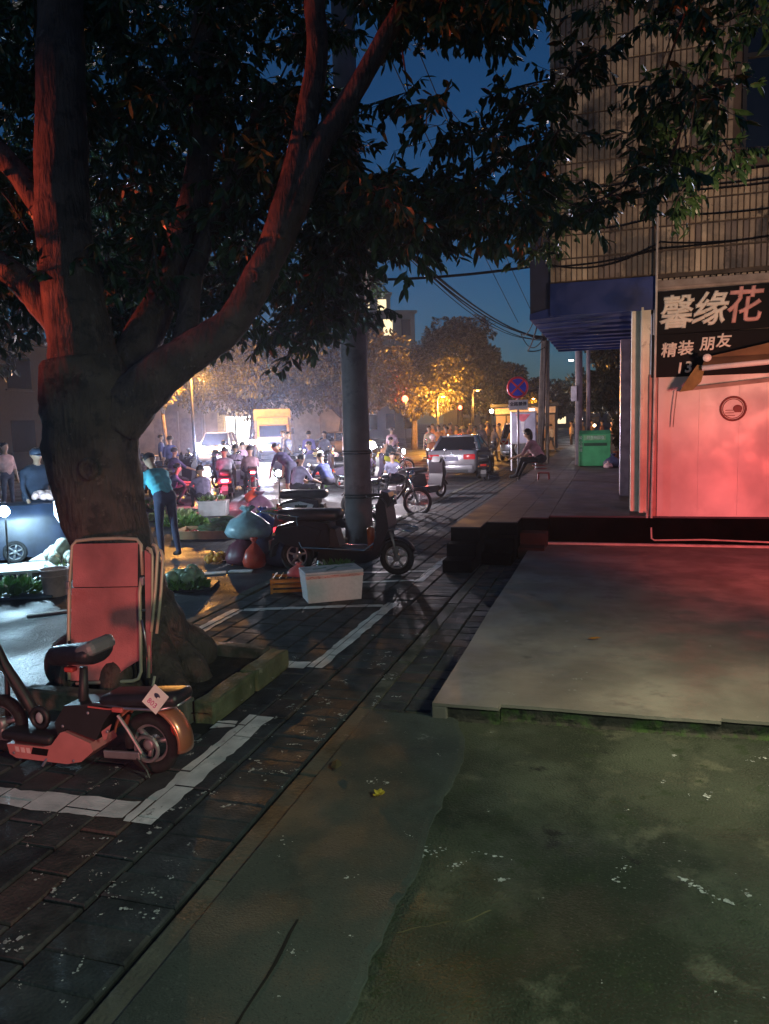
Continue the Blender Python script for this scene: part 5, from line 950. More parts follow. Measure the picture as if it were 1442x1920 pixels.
# ================================================================== TWO-WHEELERS
def scooter(label, loc, rz, paint, seatc=(.03, .03, .035), rack=False, rails=False, tail=None, head=None, group='scooters parked in the street', windscreen=False, shell=None, lean=0.):
    """step-through scooter; local +y is forward, origin on the ground between the wheels"""
    r = thing('scooter', label, 'scooter', loc, rz, group); r.rotation_euler = (0, lean, rz)
    P = mat('scooter_paint_%s' % '_'.join('%02d' % int(c*99) for c in paint), paint, .3, var=.1, coat=.4); K = M_bp
    wheel(r, (0, -.66, .22), .22, .09, M_alu, 5); wheel(r, (0, .66, .22), .22, .085, M_alu, 5)
    MB().prism([(-.92, .48), (-.86, .62), (-.55, .70), (-.18, .66), (-.16, .38), (-.28, .30), (-.50, .34), (-.74, .38)], -.165, .165, 'x').build('rear_body', P, r)
    MB().prism([(-.34, .20), (-.30, .34), (.42, .33), (.47, .24), (.30, .17), (-.2, .16)], -.17, .17, 'x').build('under_fairing', P, r)
    MB().prism([(-.20, .33), (-.16, .60), (-.10, .58), (-.04, .36)], -.12, .12, 'x').build('seat_front_panel', K, r)
    for s_ in (-1, 1): MB().prism([(-.88, .50), (-.80, .60), (-.50, .64), (-.26, .58), (-.34, .42), (-.62, .43)], s_*.167, s_*.19, 'x').build('side_panel', P if shell is None else mat('scooter_shell', shell, .3, var=.1), r)
    MB().rbox((0, .12, .285), (.30, .64, .09), .03).build('floorboard', K, r)
    MB().prism([(.38, .26), (.46, .26), (.62, .62), (.58, .92), (.53, .98), (.46, .90), (.47, .62)], -.22, .22, 'x').build('leg_shield', P, r)
    g = MB(); n = 12
    for i in range(n+1):
        a = rad(20)+rad(150)*i/n
        for x in (-.065, 0, .065): g.v.append((x, .66+.25*cos(a), .22+.25*sin(a) + (.018 if x == 0 else 0)))
    for i in range(n):
        for j in range(2): a = i*3+j; g.f.append((a, a+1, a+4, a+3))
    f = g.build('front_mudguard', P, r, smooth=True); q = f.modifiers.new('t', 'SOLIDIFY'); q.thickness = .008
    for s_ in (-1, 1): MB().tube([(s_*.06, .58, .62), (s_*.06, .64, .40), (s_*.06, .66, .22)], .018, 8).build('fork', M_alu, r, smooth=True)
    MB().rbox((0, -.46, .755), (.31, .84, .15), .06).build('seat', mat('seat_vinyl_%02d' % int(seatc[0]*99), seatc, .4, var=.2), r, smooth=True)
    MB().prism([(.46, .92), (.52, 1.06), (.60, 1.04), (.64, .92), (.58, .84)], -.13, .13, 'x').build('headset', P, r)
    MB().tube([(-.34, .42, 1.02), (-.26, .50, 1.03), (-.10, .53, 1.01), (.10, .53, 1.01), (.26, .50, 1.03), (.34, .42, 1.02)], .013, 8).build('handlebar', K, r, smooth=True)
    for s_ in (-1, 1):
        MB().tube([(s_*.27, .49, 1.03), (s_*.36, .40, 1.02)], .019, 8).build('grip', M_rub, r, smooth=True)
        mi = MB().tube([(s_*.20, .50, 1.03), (s_*.26, .53, 1.18)], .006, 6).build('mirror', K, r)
        MB().ell((s_*.28, .53, 1.22), .058, .012, .04).build('mirror_glass', M_chrome, mi, smooth=True)
    if head: MB().ell((0, .645, .955), .075, .03, .05).build('headlight', mat('headlight_on_%d' % int(head), (1, 1, 1), .3, emit=(.85, .92, 1), es=head), r, smooth=True)
    else: MB().ell((0, .645, .955), .075, .03, .05).build('headlight', M_chrome, r, smooth=True)
    MB().rbox((0, -.925, .56), (.19, .035, .07), .015).build('tail_light', mat('tail_on_%d' % int(tail), (.6, .02, .02), .3, emit=(1, .04, .06), es=tail) if tail else M_redl, r, smooth=True)
    for s_ in (-1, 1): MB().ell((s_*.15, -.90, .52), .03, .025, .025).build('indicator', mat('amber', (.6, .22, .02), .3), r, smooth=True)
    MB().prism([(-1.02, .20), (-.98, .42), (-.86, .48), (-.84, .44), (-.94, .36), (-.99, .20)], -.075, .075, 'x').build('rear_mudguard', K, r)
    pl = MB().box((0, -1.01, .36), (.17, .006, .12)).build('plate', mat('bike_plate', (.20, .20, .20), .6), r)
    MB().tube([(.13, -.30, .30), (.15, -.36, .02)], .012, 6).build('stand', M_steel, r)
    if rack:
        MB().tube([(-.16, -.55, .74), (-.16, -1.05, .80), (-.12, -1.10, .80), (.12, -1.10, .80), (.16, -1.05, .80), (.16, -.55, .74)], .012, 8).build('rack', M_chrome, r, smooth=True)
    if rails:
        for s_ in (-1, 1): MB().tube([(s_*.17, -.58, .74), (s_*.17, -.56, .42), (s_*.20, -.52, .36), (s_*.20, .30, .335), (s_*.20, .44, .44), (s_*.20, .60, .60), (s_*.20, .72, .60), (s_*.19, .90, .57)], .012, 8).build('crash_rail', M_chrome, r, smooth=True)
    if windscreen: MB().prism([(.60, .98), (.56, 1.38), (.545, 1.38), (.585, .98)], -.18, .18, 'x').build('windscreen', mat('clear_screen', (.4, .42, .45), .1, alpha=.35), r)
    return r
scooter('black scooter with chrome foot rails parked across the bay by the concrete pole', (-3.22, 9.05, 0), rad(-88), (.014, .012, .016), rack=True, rails=True, tail=3, group=None)
scooter('white and black scooter behind the concrete pole', (-4.75, 12.6, ROAD), rad(-80), (.02, .02, .025), shell=(.60, .58, .62), seatc=(.04, .04, .05), group=None)
def motorcycle(label, loc, rz, tank, group='motorcycles in the street', tail=None, head=None):
    r = thing('motorcycle', label, 'motorcycle', loc, rz, group); P = mat('tank_%s' % '_'.join('%02d' % int(c*99) for c in tank), tank, .22, var=.1, coat=.5)
    wheel(r, (0, -.64, .29), .29, .10, M_steel, 14); wheel(r, (0, .66, .30), .30, .075, M_steel, 14)
    MB().tube([(0, -.64, .30), (0, -.2, .42), (0, .25, .40), (0, .42, .62), (0, .46, .86)], .028, 8).build('frame', M_bp, r, smooth=True)
    MB().rbox((0, .06, .42), (.24, .34, .30), .04).build('engine', M_alu, r)
    for k in range(5): MB().rbox((0, .14, .50+.035*k), (.20, .17, .012), .004).build('cylinder_fin', M_steel, r)
    MB().ell((0, .16, .80), .13, .27, .12).build('fuel_tank', P, r, smooth=True)
    MB().prism([(-.80, .82), (-.74, .87), (-.30, .80), (-.10, .82), (-.08, .75), (-.40, .72), (-.78, .78)], -.13, .13, 'x').build('seat', MATS['saddle_vinyl'], r)
    for s_ in (-1, 1):
        MB().tube([(s_*.075, .46, .94), (s_*.075, .56, .62), (s_*.075, .66, .30)], [.022, .024, .026], 10).build('fork', M_chrome, r, smooth=True)
        MB().tube([(s_*.10, -.62, .30), (s_*.11, -.50, .70)], .022, 8).build('shock', M_chrome, r, smooth=True)
        MB().tube([(s_*.10, .16, .42), (s_*.15, .06, .24), (s_*.16, -.30, .24), (s_*.16, -.82, .34)], [.02, .025, .035, .045], 10).build('exhaust', M_chrome, r, smooth=True)
        MB().ell((s_*.17, .52, .86), .025, .025, .025).build('indicator', MATS['amber'], r, smooth=True)
        mi = MB().tube([(s_*.20, .40, 1.02), (s_*.28, .38, 1.20)], .006, 6).build('mirror', M_bp, r); MB().ell((s_*.30, .375, 1.235), .055, .012, .045).build('mirror_glass', M_chrome, mi, smooth=True)
    MB().tube([(-.36, .26, 1.0), (-.22, .38, 1.03), (0, .42, .98), (.22, .38, 1.03), (.36, .26, 1.0)], .013, 8).build('handlebar', M_chrome, r, smooth=True)
    MB().lathe([(.02, -.06), (.085, -.03), (.095, .03), (.06, .05)], (0, .56, .88), 14, Matrix.Rotation(-pi/2, 3, 'X')).build('headlight', mat('moto_head_%d' % int(head), (1, 1, 1), .3, emit=(.9, .95, 1), es=head) if head else M_chrome, r, smooth=True)
    for z, y0, R0, m_ in ((.30, .66, .33, P), (.29, -.64, .33, P)):
        g = MB(); n = 10
        for i in range(n+1):
            a = (rad(35)+rad(110)*i/n)
            for x in (-.055, 0, .055): g.v.append((x, y0+R0*cos(a), z+R0*sin(a)+(.015 if x == 0 else 0)))
        for i in range(n):
            for j in range(2): a = i*3+j; g.f.append((a, a+1, a+4, a+3))
        f = g.build('mudguard', m_, r, smooth=True); q = f.modifiers.new('t', 'SOLIDIFY'); q.thickness = .006
    MB().rbox((0, -.94, .74), (.12, .04, .06), .012).build('tail_light', mat('mc_tail_%d' % int(tail), (.6, .02, .02), .3, emit=(1, .06, .08), es=tail) if tail else M_redl, r)
    MB().tube([(0, -.62, .80), (-.12, -.95, .90), (.12, -.95, .90), (0, -.62, .80)], .009, 6).build('rack', M_chrome, r)
    MB().tube([(-.10, -.05, .30), (-.20, -.10, .0)], .011, 6).build('stand', M_steel, r)
    return r
motorcycle('dark chrome-trimmed motorcycle right of the concrete pole', (-4.50, 15.2, ROAD), rad(-72), (.02, .018, .03), None)
scooter('black scooter standing before the silver sedan', (-4.55, 18.9, ROAD), rad(-25), (.012, .012, .016), windscreen=False, group=None)
scooter('dark scooter at the kerb right of the silver sedan', (-3.95, 24.6, ROAD), rad(8), (.015, .014, .02), group=None)

# ================================================================== CARS, VAN, TRUCK
def loft(g, stations):
    """stations: (y, [(x, z) ...]) half profile from bottom centre out and up to top centre; mirrored"""
    n = None
    for y, pr in stations:
        ring = [(x, z) for x, z in pr] + [(-x, z) for x, z in pr[::-1]]
        n = len(ring)
        for x, z in ring: g.v.append((x, y, z))
    k = len(g.v)-n*len(stations)
    for i in range(len(stations)-1):
        for j in range(n):
            a = k+i*n+j; b = k+i*n+(j+1) % n; g.f.append((a, b, b+n, a+n))
    g.f.append(tuple(k+j for j in range(n))[::-1]); g.f.append(tuple(k+(len(stations)-1)*n+j for j in range(n))); return g
M_glass = mat('car_glass', (.012, .013, .018), .06, var=.1); M_trim = mat('black_trim', (.015, .015, .016), .5)
def car(name, label, loc, rz, paint, kind='sedan', head=0., tail=0., cat='car', W=1.72, L=4.4, rough=.25):
    """local +y forward, origin on the ground at the centre"""
    r = thing(name, label, cat, loc, rz); P = mat('car_paint_%s' % '_'.join('%02d' % int(c*99) for c in paint), paint, rough, metal=.45, var=.06, coat=.6)
    w_ = W/2; h = L/2; belt = .92 if kind == 'sedan' else 1.02; roof = 1.45 if kind == 'sedan' else 1.75 if kind == 'van' else 1.68
    def pr(ws, zb, zt, zc): return [(ws*.80, zb), (ws*.96, zb+.10), (ws, zb+.26), (ws*.995, (zb+zt)/2+.1), (ws*.95, zt-.04), (ws*.84, zt), (ws*.4, zc)]
    rear_top = belt+.06
    st_ = [(-h, pr(w_*.86, .34, rear_top-.16, rear_top-.15)), (-h+.05, pr(w_*.93, .26, rear_top-.03, rear_top-.01)), (-h+.30, pr(w_*.98, .22, rear_top, rear_top+.02)), (-h+1.0, pr(w_, .20, belt+.04, belt+.06)), (0, pr(w_, .20, belt, belt+.03)),
           (h-1.25, pr(w_, .20, belt-.02, belt+.02)), (h-.45, pr(w_*.96, .20, belt-.16, belt-.12)), (h-.12, pr(w_*.88, .22, belt-.26, belt-.24)), (h, pr(w_*.78, .30, belt-.36, belt-.35))]
    bo = loft(MB(), st_).build('body', P, r, smooth=True)
    yr0, yr1, yf1, yf0 = ((-h+.62, -h+1.30, .22, h-1.25) if kind == 'sedan' else (-h+.10, -h+.38, .35, h-1.0))
    wb, wt = w_*.90, w_*.68
    G = [(-wb, yr0, belt+.02), (wb, yr0, belt+.02), (wb, yf0, belt), (-wb, yf0, belt), (-wt, yr1, roof-.03), (wt, yr1, roof-.03), (wt, yf1, roof-.03), (-wt, yf1, roof-.03)]
    MB().add(G, [(0, 1, 5, 4), (1, 2, 6, 5), (2, 3, 7, 6), (3, 0, 4, 7), (4, 5, 6, 7)]).build('windows', M_glass, r)
    loft(MB(), [(yr1-.03, [(wt*.98, roof-.05), (wt*.98, roof-.02), (wt*.6, roof)]), (yr1+.25, [(wt+.03, roof-.05), (wt+.02, roof-.01), (wt*.6, roof+.02)]), (yf1-.2, [(wt+.03, roof-.05), (wt+.02, roof-.01), (wt*.6, roof+.02)]), (yf1+.04, [(wt*.98, roof-.06), (wt*.98, roof-.03), (wt*.6, roof-.01)])]).build('roof', P, r, smooth=True)
    for s_ in (-1, 1):
        g = MB(); ym = (yr1+yf1)/2
        for a_, b_, q_ in (((s_*wb, yr0, belt+.01), (s_*wt, yr1, roof-.03), .045), ((s_*wb, yf0, belt), (s_*wt, yf1, roof-.03), .035), ((s_*wb, ym-.1, belt+.01), (s_*wt, ym, roof-.03), .035)):
            MB().tube([a_, b_], q_, 6).build('pillar', P, r, smooth=True)
        mi = MB().rbox((s_*(w_+.08), yf0-.35, belt+.08), (.17, .10, .13), .03).build('mirror', P, r, smooth=True)
        for y in (-h+.85, h-.85):
            wh = wheel(r, (s_*(w_-.08), y, .31), .31, .19, M_alu, 5)
        MB().rbox((s_*w_*.985, ym+.35, belt-.10), (.03, .16, .03), .008).build('door_handle', M_chrome, r)
        MB().box((s_*(w_+.002), ym-.1, .62), (.008, .012, .62)).build('door_gap', M_trim, r)
        for y in (-h+.85, h-.85): MB().torus((s_*(w_-.01), y, .31), .355, .022, 'x', 18, 6, (rad(-8), rad(188))).build('wheel_arch', M_trim, r)
        MB().rbox((s_*w_*.68, -h+.035, rear_top-.21), (.40, .09, .19), .04).build('tail_light', mat('car_tail_%d' % int(tail*10), (.38, .015, .02), .15, emit=(1, .05, .06), es=tail) if tail else M_redl, r, smooth=True)
        MB().rbox((s_*w_*.66, h-.05, belt-(.33 if kind == 'sedan' else .17)), (.34 if kind == 'sedan' else .46, .16, .17 if kind == 'sedan' else .26), .05).build('headlight', mat('car_head_%d' % int(head), (.9, .9, .9), .2, emit=(.86, .93, 1), es=head) if head else M_chrome, r, smooth=True)
    MB().rbox((0, -h+.02, .44), (W*.84, .14, .20), .05).build('rear_bumper', P, r, smooth=True); MB().rbox((0, h-.03, .42), (W*.80, .14, .22), .05).build('front_bumper', P, r, smooth=True)
    MB().box((0, -h-.035, .33), (W*.6, .04, .07)).build('bumper_trim', M_trim, r)
    MB().rbox((0, h-.02, .60), (.7, .08, .12), .03).build('grille', M_trim, r)
    rp_ = MB().rbox((0, -h-.005, rear_top-.26), (.46, .02, .15), .006).build('plate_recess', mat('plate_blue', (.16, .18, .30), .4), r)
    MB().rbox((0, -h-.012, rear_top-.13), (.52, .03, .03), .008).build('plate_trim', M_chrome, r)
    MB().ell((0, -h+.02, rear_top-.07), .05, .012, .035).build('badge', M_chrome, r)
    if kind == 'sedan': MB().rbox((.30, -h+.10, rear_top+.02), (.10, .04, .02), .008).build('boot_lamp', mat('brake_strip', (.5, .1, .1), .3), r)
    return r
car('silver_sedan', 'silver sedan parked at the kerb seen from behind', (-5.06, 26.9, ROAD), rad(0.5), (.52, .51, .55), 'sedan', tail=.25)
car('white_van', 'white van parked beyond the silver sedan', (-4.25, 37.5, ROAD), rad(1), (.66, .66, .68), 'van', W=1.6, L=3.9)
car('bright_car', 'pale car facing the camera with dazzling headlights left of the truck', (-20.3, 37.2, ROAD), rad(200), (.62, .62, .64), 'suv', head=320)
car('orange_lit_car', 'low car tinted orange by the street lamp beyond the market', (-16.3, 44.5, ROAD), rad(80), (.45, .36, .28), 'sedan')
TRX, TRY = -18.0, 39.2
tk = thing('box_truck', 'yellow box truck with a lit headlight facing the market', 'truck', (TRX, TRY, ROAD), rad(206)); M_tk = mat('truck_yellow', (.62, .42, .10), .4, var=.12)
MB().rbox((0, -2.3, 1.78), (2.0, 3.7, 2.15), .04).build('cargo_box', mat('cargo_panel', (.30, .27, .30), .55, var=.15, scale=2), tk)
MB().rbox((0, -.44, 2.55), (2.02, .06, .62), .02).build('box_front', M_tk, tk)
MB().rbox((-.96, -.44, 1.75), (.14, .07, 2.0), .02).build('box_front', M_tk, tk)
MB().prism([(-.38, .55), (-.38, 1.98), (.35, 1.98), (.98, 1.30), (1.06, 1.1), (1.06, .50)], -.86, .86, 'x').build('cab', M_tk, tk)
MB().prism([(.40, 1.92), (.96, 1.33), (.985, 1.345), (.43, 1.945)], -.74, .74, 'x').build('windscreen', M_glass, tk)
MB().prism([(-.36, 2.0), (.30, 2.0), (.10, 2.38), (-.36, 2.42)], -.84, .84, 'x').build('wind_deflector', M_tk, tk)
for s_ in (-1, 1):
    MB().prism([(-.2, 1.36), (-.2, 1.88), (.30, 1.88), (.70, 1.40)], s_*.862, s_*.87, 'x').build('side_window', M_glass, tk)
    MB().rbox((s_*1.06, .62, 1.62), (.16, .10, .34), .03).build('mirror', M_bp, tk)
    MB().tube([(s_*.86, .58, 1.6), (s_*1.06, .6, 1.62)], .015, 6).build('mirror_arm', M_bp, tk)
    for y in (.5, -2.9): wheel(tk, (s_*.80, y, .38), .38, .22, M_alu, 6)
    MB().rbox((s_*.62, 1.07, 1.02), (.46, .08, .40), .06).build('headlight', mat('truck_head', (.9, .9, .9), .2, emit=(.86, .93, 1), es=400) if s_ > 0 else M_chrome, tk, smooth=True)
MB().rbox((0, 1.04, .50), (1.75, .14, .24), .05).build('bumper', M_bp, tk)
MB().rbox((0, 1.072, 1.0), (1.0, .03, .16), .02).build('grille', M_trim, tk)

# market riders and their bikes
motorcycle('motorcycle with glowing red tail light ridden off by a pair', (-9.6, 19.4, ROAD), rad(28), (.10, .02, .03), None, tail=60)
scooter('scooter with glowing red tail light beside the ridden motorcycle', (-10.1, 18.9, ROAD), rad(24), (.05, .04, .06), tail=70, group=None)
person('rider in a faded red top on the motorcycle with red tail light', (-9.6, 19.35, ROAD), rad(28), 'ride', (.40, .25, .30), (.05, .05, .08), **RIDE)
person('rider in a grey top on the scooter with red tail light', (-10.1, 18.8, ROAD), rad(24), 'ride', (.30, .30, .38), (.05, .05, .08), **RIDE)
motorcycle('motorcycle ridden by the person in yellow trousers', (-7.95, 27.4, ROAD), rad(-75), (.12, .12, .14), None, head=40)
person('rider in a black tee and bright yellow trousers', (-8.0, 27.4, ROAD), rad(-75), 'ride', (.035, .05, .06), (.62, .60, .03), **RIDE)
motorcycle('motorcycle of the rider with the white helmet', (-6.75, 29.6, ROAD), rad(10), (.25, .03, .03), None, tail=50)
person('rider with a white helmet and brown jacket by the silver sedan', (-6.75, 29.5, ROAD), rad(10), 'ride', (.30, .15, .06), (.20, .14, .06), hat=('helmet', (.75, .75, .75)), hair=None, **RIDE)
for i, (x, y, a, c) in enumerate([(-12.9, 20.9, -40, (.02, .03, .06)), (-13.9, 22.6, 20, (.03, .03, .05)), (-11.6, 22.0, 75, (.05, .03, .07)), (-9.3, 23.4, -80, (.06, .03, .05)), (-12.4, 24.6, 40, (.04, .04, .07)), (-9.6, 24.9, 100, (.03, .03, .04)), (-15.0, 24.2, -60, (.02, .03, .05)), (-12.0, 19.3, -20, (.03, .03, .06)), (-12.9, 18.3, 50, (.02, .03, .05)), (-11.0, 21.2, 10, (.06, .04, .08)), (-7.3, 22.3, -60, (.05, .04, .07)), (-8.6, 21.4, 30, (.03, .03, .05)), (-14.7, 27.6, 80, (.05, .05, .09)), (-11.0, 26.0, -70, (.04, .03, .06))]):
    lab = ['dark scooter nearest the orange planter', 'dark scooter behind the one nearest the planter', 'purple-dark scooter left of the glowing tail lights', 'dark scooter just beyond the glowing tail lights', 'dark scooter in the middle of the market road', 'scooter parked crosswise behind the stooping person', 'dark scooter at the foot of the orange planter', 'dark scooter left of the pair with red tail lights', 'bluish dark scooter right of the bending person in pale blue', 'plum scooter ahead of the pair with red tail lights', 'scooter beyond the seated navy jacket', 'dark scooter ahead of the stooping person', 'bluish scooter in the glare before the bright car', 'scooter in the glare before the truck'][i]
    scooter(lab, (x, y, ROAD), rad(a), c)
CROWD = [(-12.0, 19.2, -20, 'ride', (.10, .10, .26), 'rider in indigo left of the red tail lights'), (-11.0, 21.1, 10, 'ride', (.36, .28, .40), 'rider in mauve ahead of the pair with red tail lights'), (-13.5, 21.6, 60, 'stand', (.08, .09, .24), 'standing person in indigo among the dark scooters'), (-14.7, 27.6, 80, 'ride', (.4, .34, .42), 'rider in the glare before the bright car'), (-12.7, 29.0, -100, 'walk', (.25, .25, .40), 'walking person before the plaid shirt'), (-9.4, 29.2, 170, 'squat', (.42, .34, .30), 'squatting person in beige left of the concrete pole'), (-11.6, 33.2, 60, 'walk', (.40, .30, .34), 'walking person beyond the plaid shirt'), (-12.4, 24.5, 40, 'ride', (.42, .25, .33), 'person astride a dark scooter in the middle of the market'), (-9.3, 23.3, 100, 'ride', (.16, .14, .34), 'person in violet on the scooter beyond the tail lights'),
 (-10.7, 26.4, 10, 'stand', (.20, .18, .40), 'standing person in violet before the truck'), (-10.4, 27.3, 160, 'walk', (.34, .34, .42), 'walking person in grey before the truck'), (-16.6, 25.0, 70, 'squat', (.35, .22, .20), 'squatting person beside the orange planter'),
 (-9.0, 31.6, 30, 'stand', (.55, .35, .42), 'standing person in pink left of the rider in yellow trousers'), (-7.6, 32.6, 200, 'stand', (.55, .42, .30), 'person in a beige top behind the rider in yellow trousers'), (-7.2, 34.5, 90, 'walk', (.45, .16, .08), 'person in rust red behind the white helmet'),
 (-8.4, 36.0, -30, 'stand', (.50, .12, .08), 'person in a red top beyond the rider in yellow trousers')]
for x, y, a, k, c, lab in CROWD:
    kw = dict(ride=RIDE, stand=STAND, walk=WALK, squat=SQUAT)[k]
    person(lab, (x, y, ROAD), rad(a), k, c, (.06, .05, .07), **kw)
MORE = [(-9.3, 16.2, 40, (.30, .26, .40), 'squatting seller in mauve beside the long foam slab'), (-10.9, 17.2, -50, (.14, .16, .34), 'squatting seller in slate blue left of the tail lights'), (-8.7, 22.8, 120, (.42, .36, .34), 'squatting seller in beige beyond the lilac shirt'), (-7.9, 24.4, -20, (.22, .14, .26), 'squatting seller in plum left of the rider in yellow trousers'),
 (-13.8, 25.6, 70, (.30, .22, .34), 'squatting seller in mauve before the bright car'), (-12.2, 27.6, 160, (.50, .44, .46), 'squatting seller in pale grey before the truck'), (-15.6, 28.6, -80, (.26, .2, .3), 'squatting seller by the slim yellow-lit tree'), (-9.9, 33.5, 10, (.5, .3, .2), 'squatting seller in rust beyond the green hat'), (-6.4, 22.4, 200, (.2, .2, .3), 'squatting seller in grey blue beside the silver sedan')]
for i, (x, y, a, c, lab) in enumerate(MORE):
    person(lab, (x, y, ROAD), rad(a), 'squat', c, (.06, .05, .07), hat=(('straw', (.5, .4, .2)) if i in (2, 6) else None), **SQUAT)
rnd = random.Random(77)
cols = [(.62, .30, .10), (.55, .22, .08), (.40, .25, .20), (.62, .45, .30), (.30, .12, .08), (.50, .35, .15), (.25, .2, .2)]
for i in range(20):
    x = -9.6 + i*.34; y = 34.5 + rnd.random()*9
    x = x*(y/42.0)
    ORD = 'first second third fourth fifth sixth seventh eighth ninth tenth eleventh twelfth thirteenth fourteenth fifteenth sixteenth seventeenth eighteenth nineteenth twentieth'.split()
    person('%s shopper from the left in the orange-lit crowd beyond the silver sedan' % ORD[i], (x, y, ROAD), rnd.random()*6.28, rnd.choice(('stand', 'walk')), rnd.choice(cols), (.07, .06, .06), group='crowd under the orange lamps', scale=rnd.uniform(.94, 1.06), hat=(('straw', (.6, .42, .12)) if i == 5 else None), **STAND)

ct = thing('tarp_cart', 'low cart under a dark blue tarpaulin behind the vendor lamp', 'cart', (-9.0, 9.85, ROAD), rad(38))
g = MB(); nx = 16
for j in range(nx+1):
    for i in range(nx+1):
        u = i/nx*2-1; v_ = j/nx*2-1; e = max(abs(u), abs(v_)); f_ = 1-max(0, (e-.72)/.28)**2
        g.v.append((u*.85*(1+.04*noise.noise((v_*4, 0, u))), v_*.5, .06+.80*f_+.05*noise.noise((u*3, v_*3, 1))))
for j in range(nx):
    for i in range(nx): a = j*(nx+1)+i; g.f.append((a, a+1, a+nx+2, a+nx+1))
g.build('tarpaulin', mat('dark_tarp', (.02, .03, .06), .4, var=.3), ct, smooth=True)
MB().box((0, 0, .42), (1.25, .7, .7)).build('frame_box', M_bp, ct)
for s_ in (-1, 1): wheel(ct, (0, s_*.52, .17), .17, .06, M_alu, 6, 'y')
heap_loc = (-8.6, 10.1, ROAD+.9)

# ================================================================== VEGETABLES, CRATES AND BAGS ON THE ROAD
Z = ROAD
bk = thing('bucket', 'pinkish plastic bucket standing before the white foam boards', 'bucket', (-6.46, 7.62, Z)); M_bk = mat('bucket_plastic', (.60, .42, .38), .5, var=.2, scale=8)
MB().lathe([(.125, 0), (.13, .01), (.16, .31), (.17, .315), (.17, .33), (.155, .33), (.15, .31), (.12, .03), (.001, .03)], n=22).build('body', M_bk, bk, smooth=True)
MB().torus((0, 0, .25), .16, .007, 'z', 24, 6).build('rim', M_bk, bk, smooth=True)
MB().torus((0, 0, .32), .165, .004, 'x', 18, 5, (0, pi)).build('handle', M_steel, bk)
MB().lathe([(.001, .20), (.13, .20), (.14, .21)], n=18).build('contents', mat('grey_water', (.4, .42, .42), .15), bk)
def pallet(label, loc, rz, w=1.1, d=.7, h=.10, m=None):
    r = thing('foam_board', label, 'foam board', loc, rz); m = m or M_foam
    MB().rbox((0, 0, h-.02), (w, d, .04), .008).build('top', m, r)
    for x in (-w*.42, 0, w*.42): MB().box((x, 0, (h-.04)/2), (.07, d*.96, h-.04)).build('runner', m, r)
    return r
pallet('white foam board lying in the bright lamp light behind the bucket', (-7.55, 8.55, Z), rad(28), 1.2, .7, .16); pallet('white foam board behind the first one under the cauliflower', (-7.6, 9.35, Z), rad(25), 1.0, .6, .17)
def heap(name, label, loc, n, R, r, m, cat='vegetables', sx=1., sy=1., el=1., seed=1, H=.6, group=None):
    rnd = random.Random(seed); g = MB()
    for _ in range(n):
        a = rnd.random()*2*pi; q = math.sqrt(rnd.random()); rr = r*rnd.uniform(.75, 1.2)
        g.ell((q*cos(a)*R*sx, q*sin(a)*R*sy, rr+R*H*(1-q*q)*rnd.random()), rr*el, rr, rr, 8, 6, Matrix.Rotation(rnd.gauss(0, .4), 3, 'Z') @ Matrix.Rotation(rnd.gauss(0, .25), 3, 'Y'))
    return tag(g.build(name, m, None, smooth=True, loc=loc), label, cat, group)
heap('cauliflower_heap', 'heap of dazzling white cauliflowers beside the red lounger', (-7.30, 9.0, Z+.15), 26, .30, .09, mat('cauliflower', (.74, .74, .62), .8, var=.15, scale=20, bump=.8), seed=3)
heap('radish_heap', 'pinkish white radishes on the dark tarpaulin cart', heap_loc, 16, .2, .05, mat('radish', (.72, .48, .46), .5), el=1.8, seed=33, H=.3)
bunch('cauliflower_leaves', 'pale leaf trimmings under the cauliflowers', 'vegetables', (-7.05, 8.75, Z), 150, .32, .3, M_pale, (.12, .22), (.03, .06), seed=5)
g = MB().lathe([(.02, 0), (.07, .06), (.10, .22), (.16, .40), (.30, .72), (.24, .98), (.07, 1.10), (.02, 1.12)], n=22, sx=1., sy=.55)
g.v = [(x*(1+.25*noise.noise((x*5, y*5, z*3)))-.28*z*z*.6, y*(1+.3*noise.noise((x*4, y*6, z*4))), z) for x, y, z in g.v]
g.v = [(x*.75, y*.75, z*.75) for x, y, z in g.v]
tag(g.build('plastic_sack', M_bagw, None, smooth=True, loc=(-7.52, 9.35, Z+.22)), 'tall white plastic sack held up in the lamp light left of the trunk', 'bag')
bunch('greens_bunch', 'bright green vegetables spread at the left edge before the foam boards', 'vegetables', (-7.05, 7.55, Z+.03), 220, .38, .18, M_green, (.10, .2), (.02, .05), seed=6)
tag(MB().rbox((0, 0, .02), (1.1, .55, .03), .006).build('ground_sheet', mat('blue_grey_sheet', (.12, .16, .19), .4, var=.3), None, loc=(-7.0, 7.5, Z), rot=(0, 0, .4)), 'dark plastic sheet under the green vegetables at the left edge', 'ground sheet')
tag(MB().rbox((0, 0, .012), (.9, .08, .02), .004).build('wood_strip', mat('pale_wood', (.50, .47, .40), .8), None, loc=(-5.7, 6.95, Z), rot=(0, 0, .75)), 'pale wooden strip lying on the wet road below the bucket', 'plank')
heap('melon_pile', 'pile of pale green melons on a dark mat right of the lounger', (-5.08, 8.35, Z+.06), 14, .20, .075, mat('melon_skin', (.34, .46, .30), .35, var=.35, scale=12), el=1.25, seed=7)
bunch('spinach_pile', 'leafy greens tucked below the pale melons', 'vegetables', (-5.0, 8.2, Z+.02), 200, .26, .14, M_green, (.06, .12), (.015, .03), seed=8)
tag(MB().rbox((0, 0, .02), (.7, .5, .04), .01).build('dark_mat', mat('dark_mat', (.02, .02, .03), .5), None, loc=(-5.05, 8.28, Z), rot=(0, 0, .3)), 'dark mat on the road under the melons', 'mat')
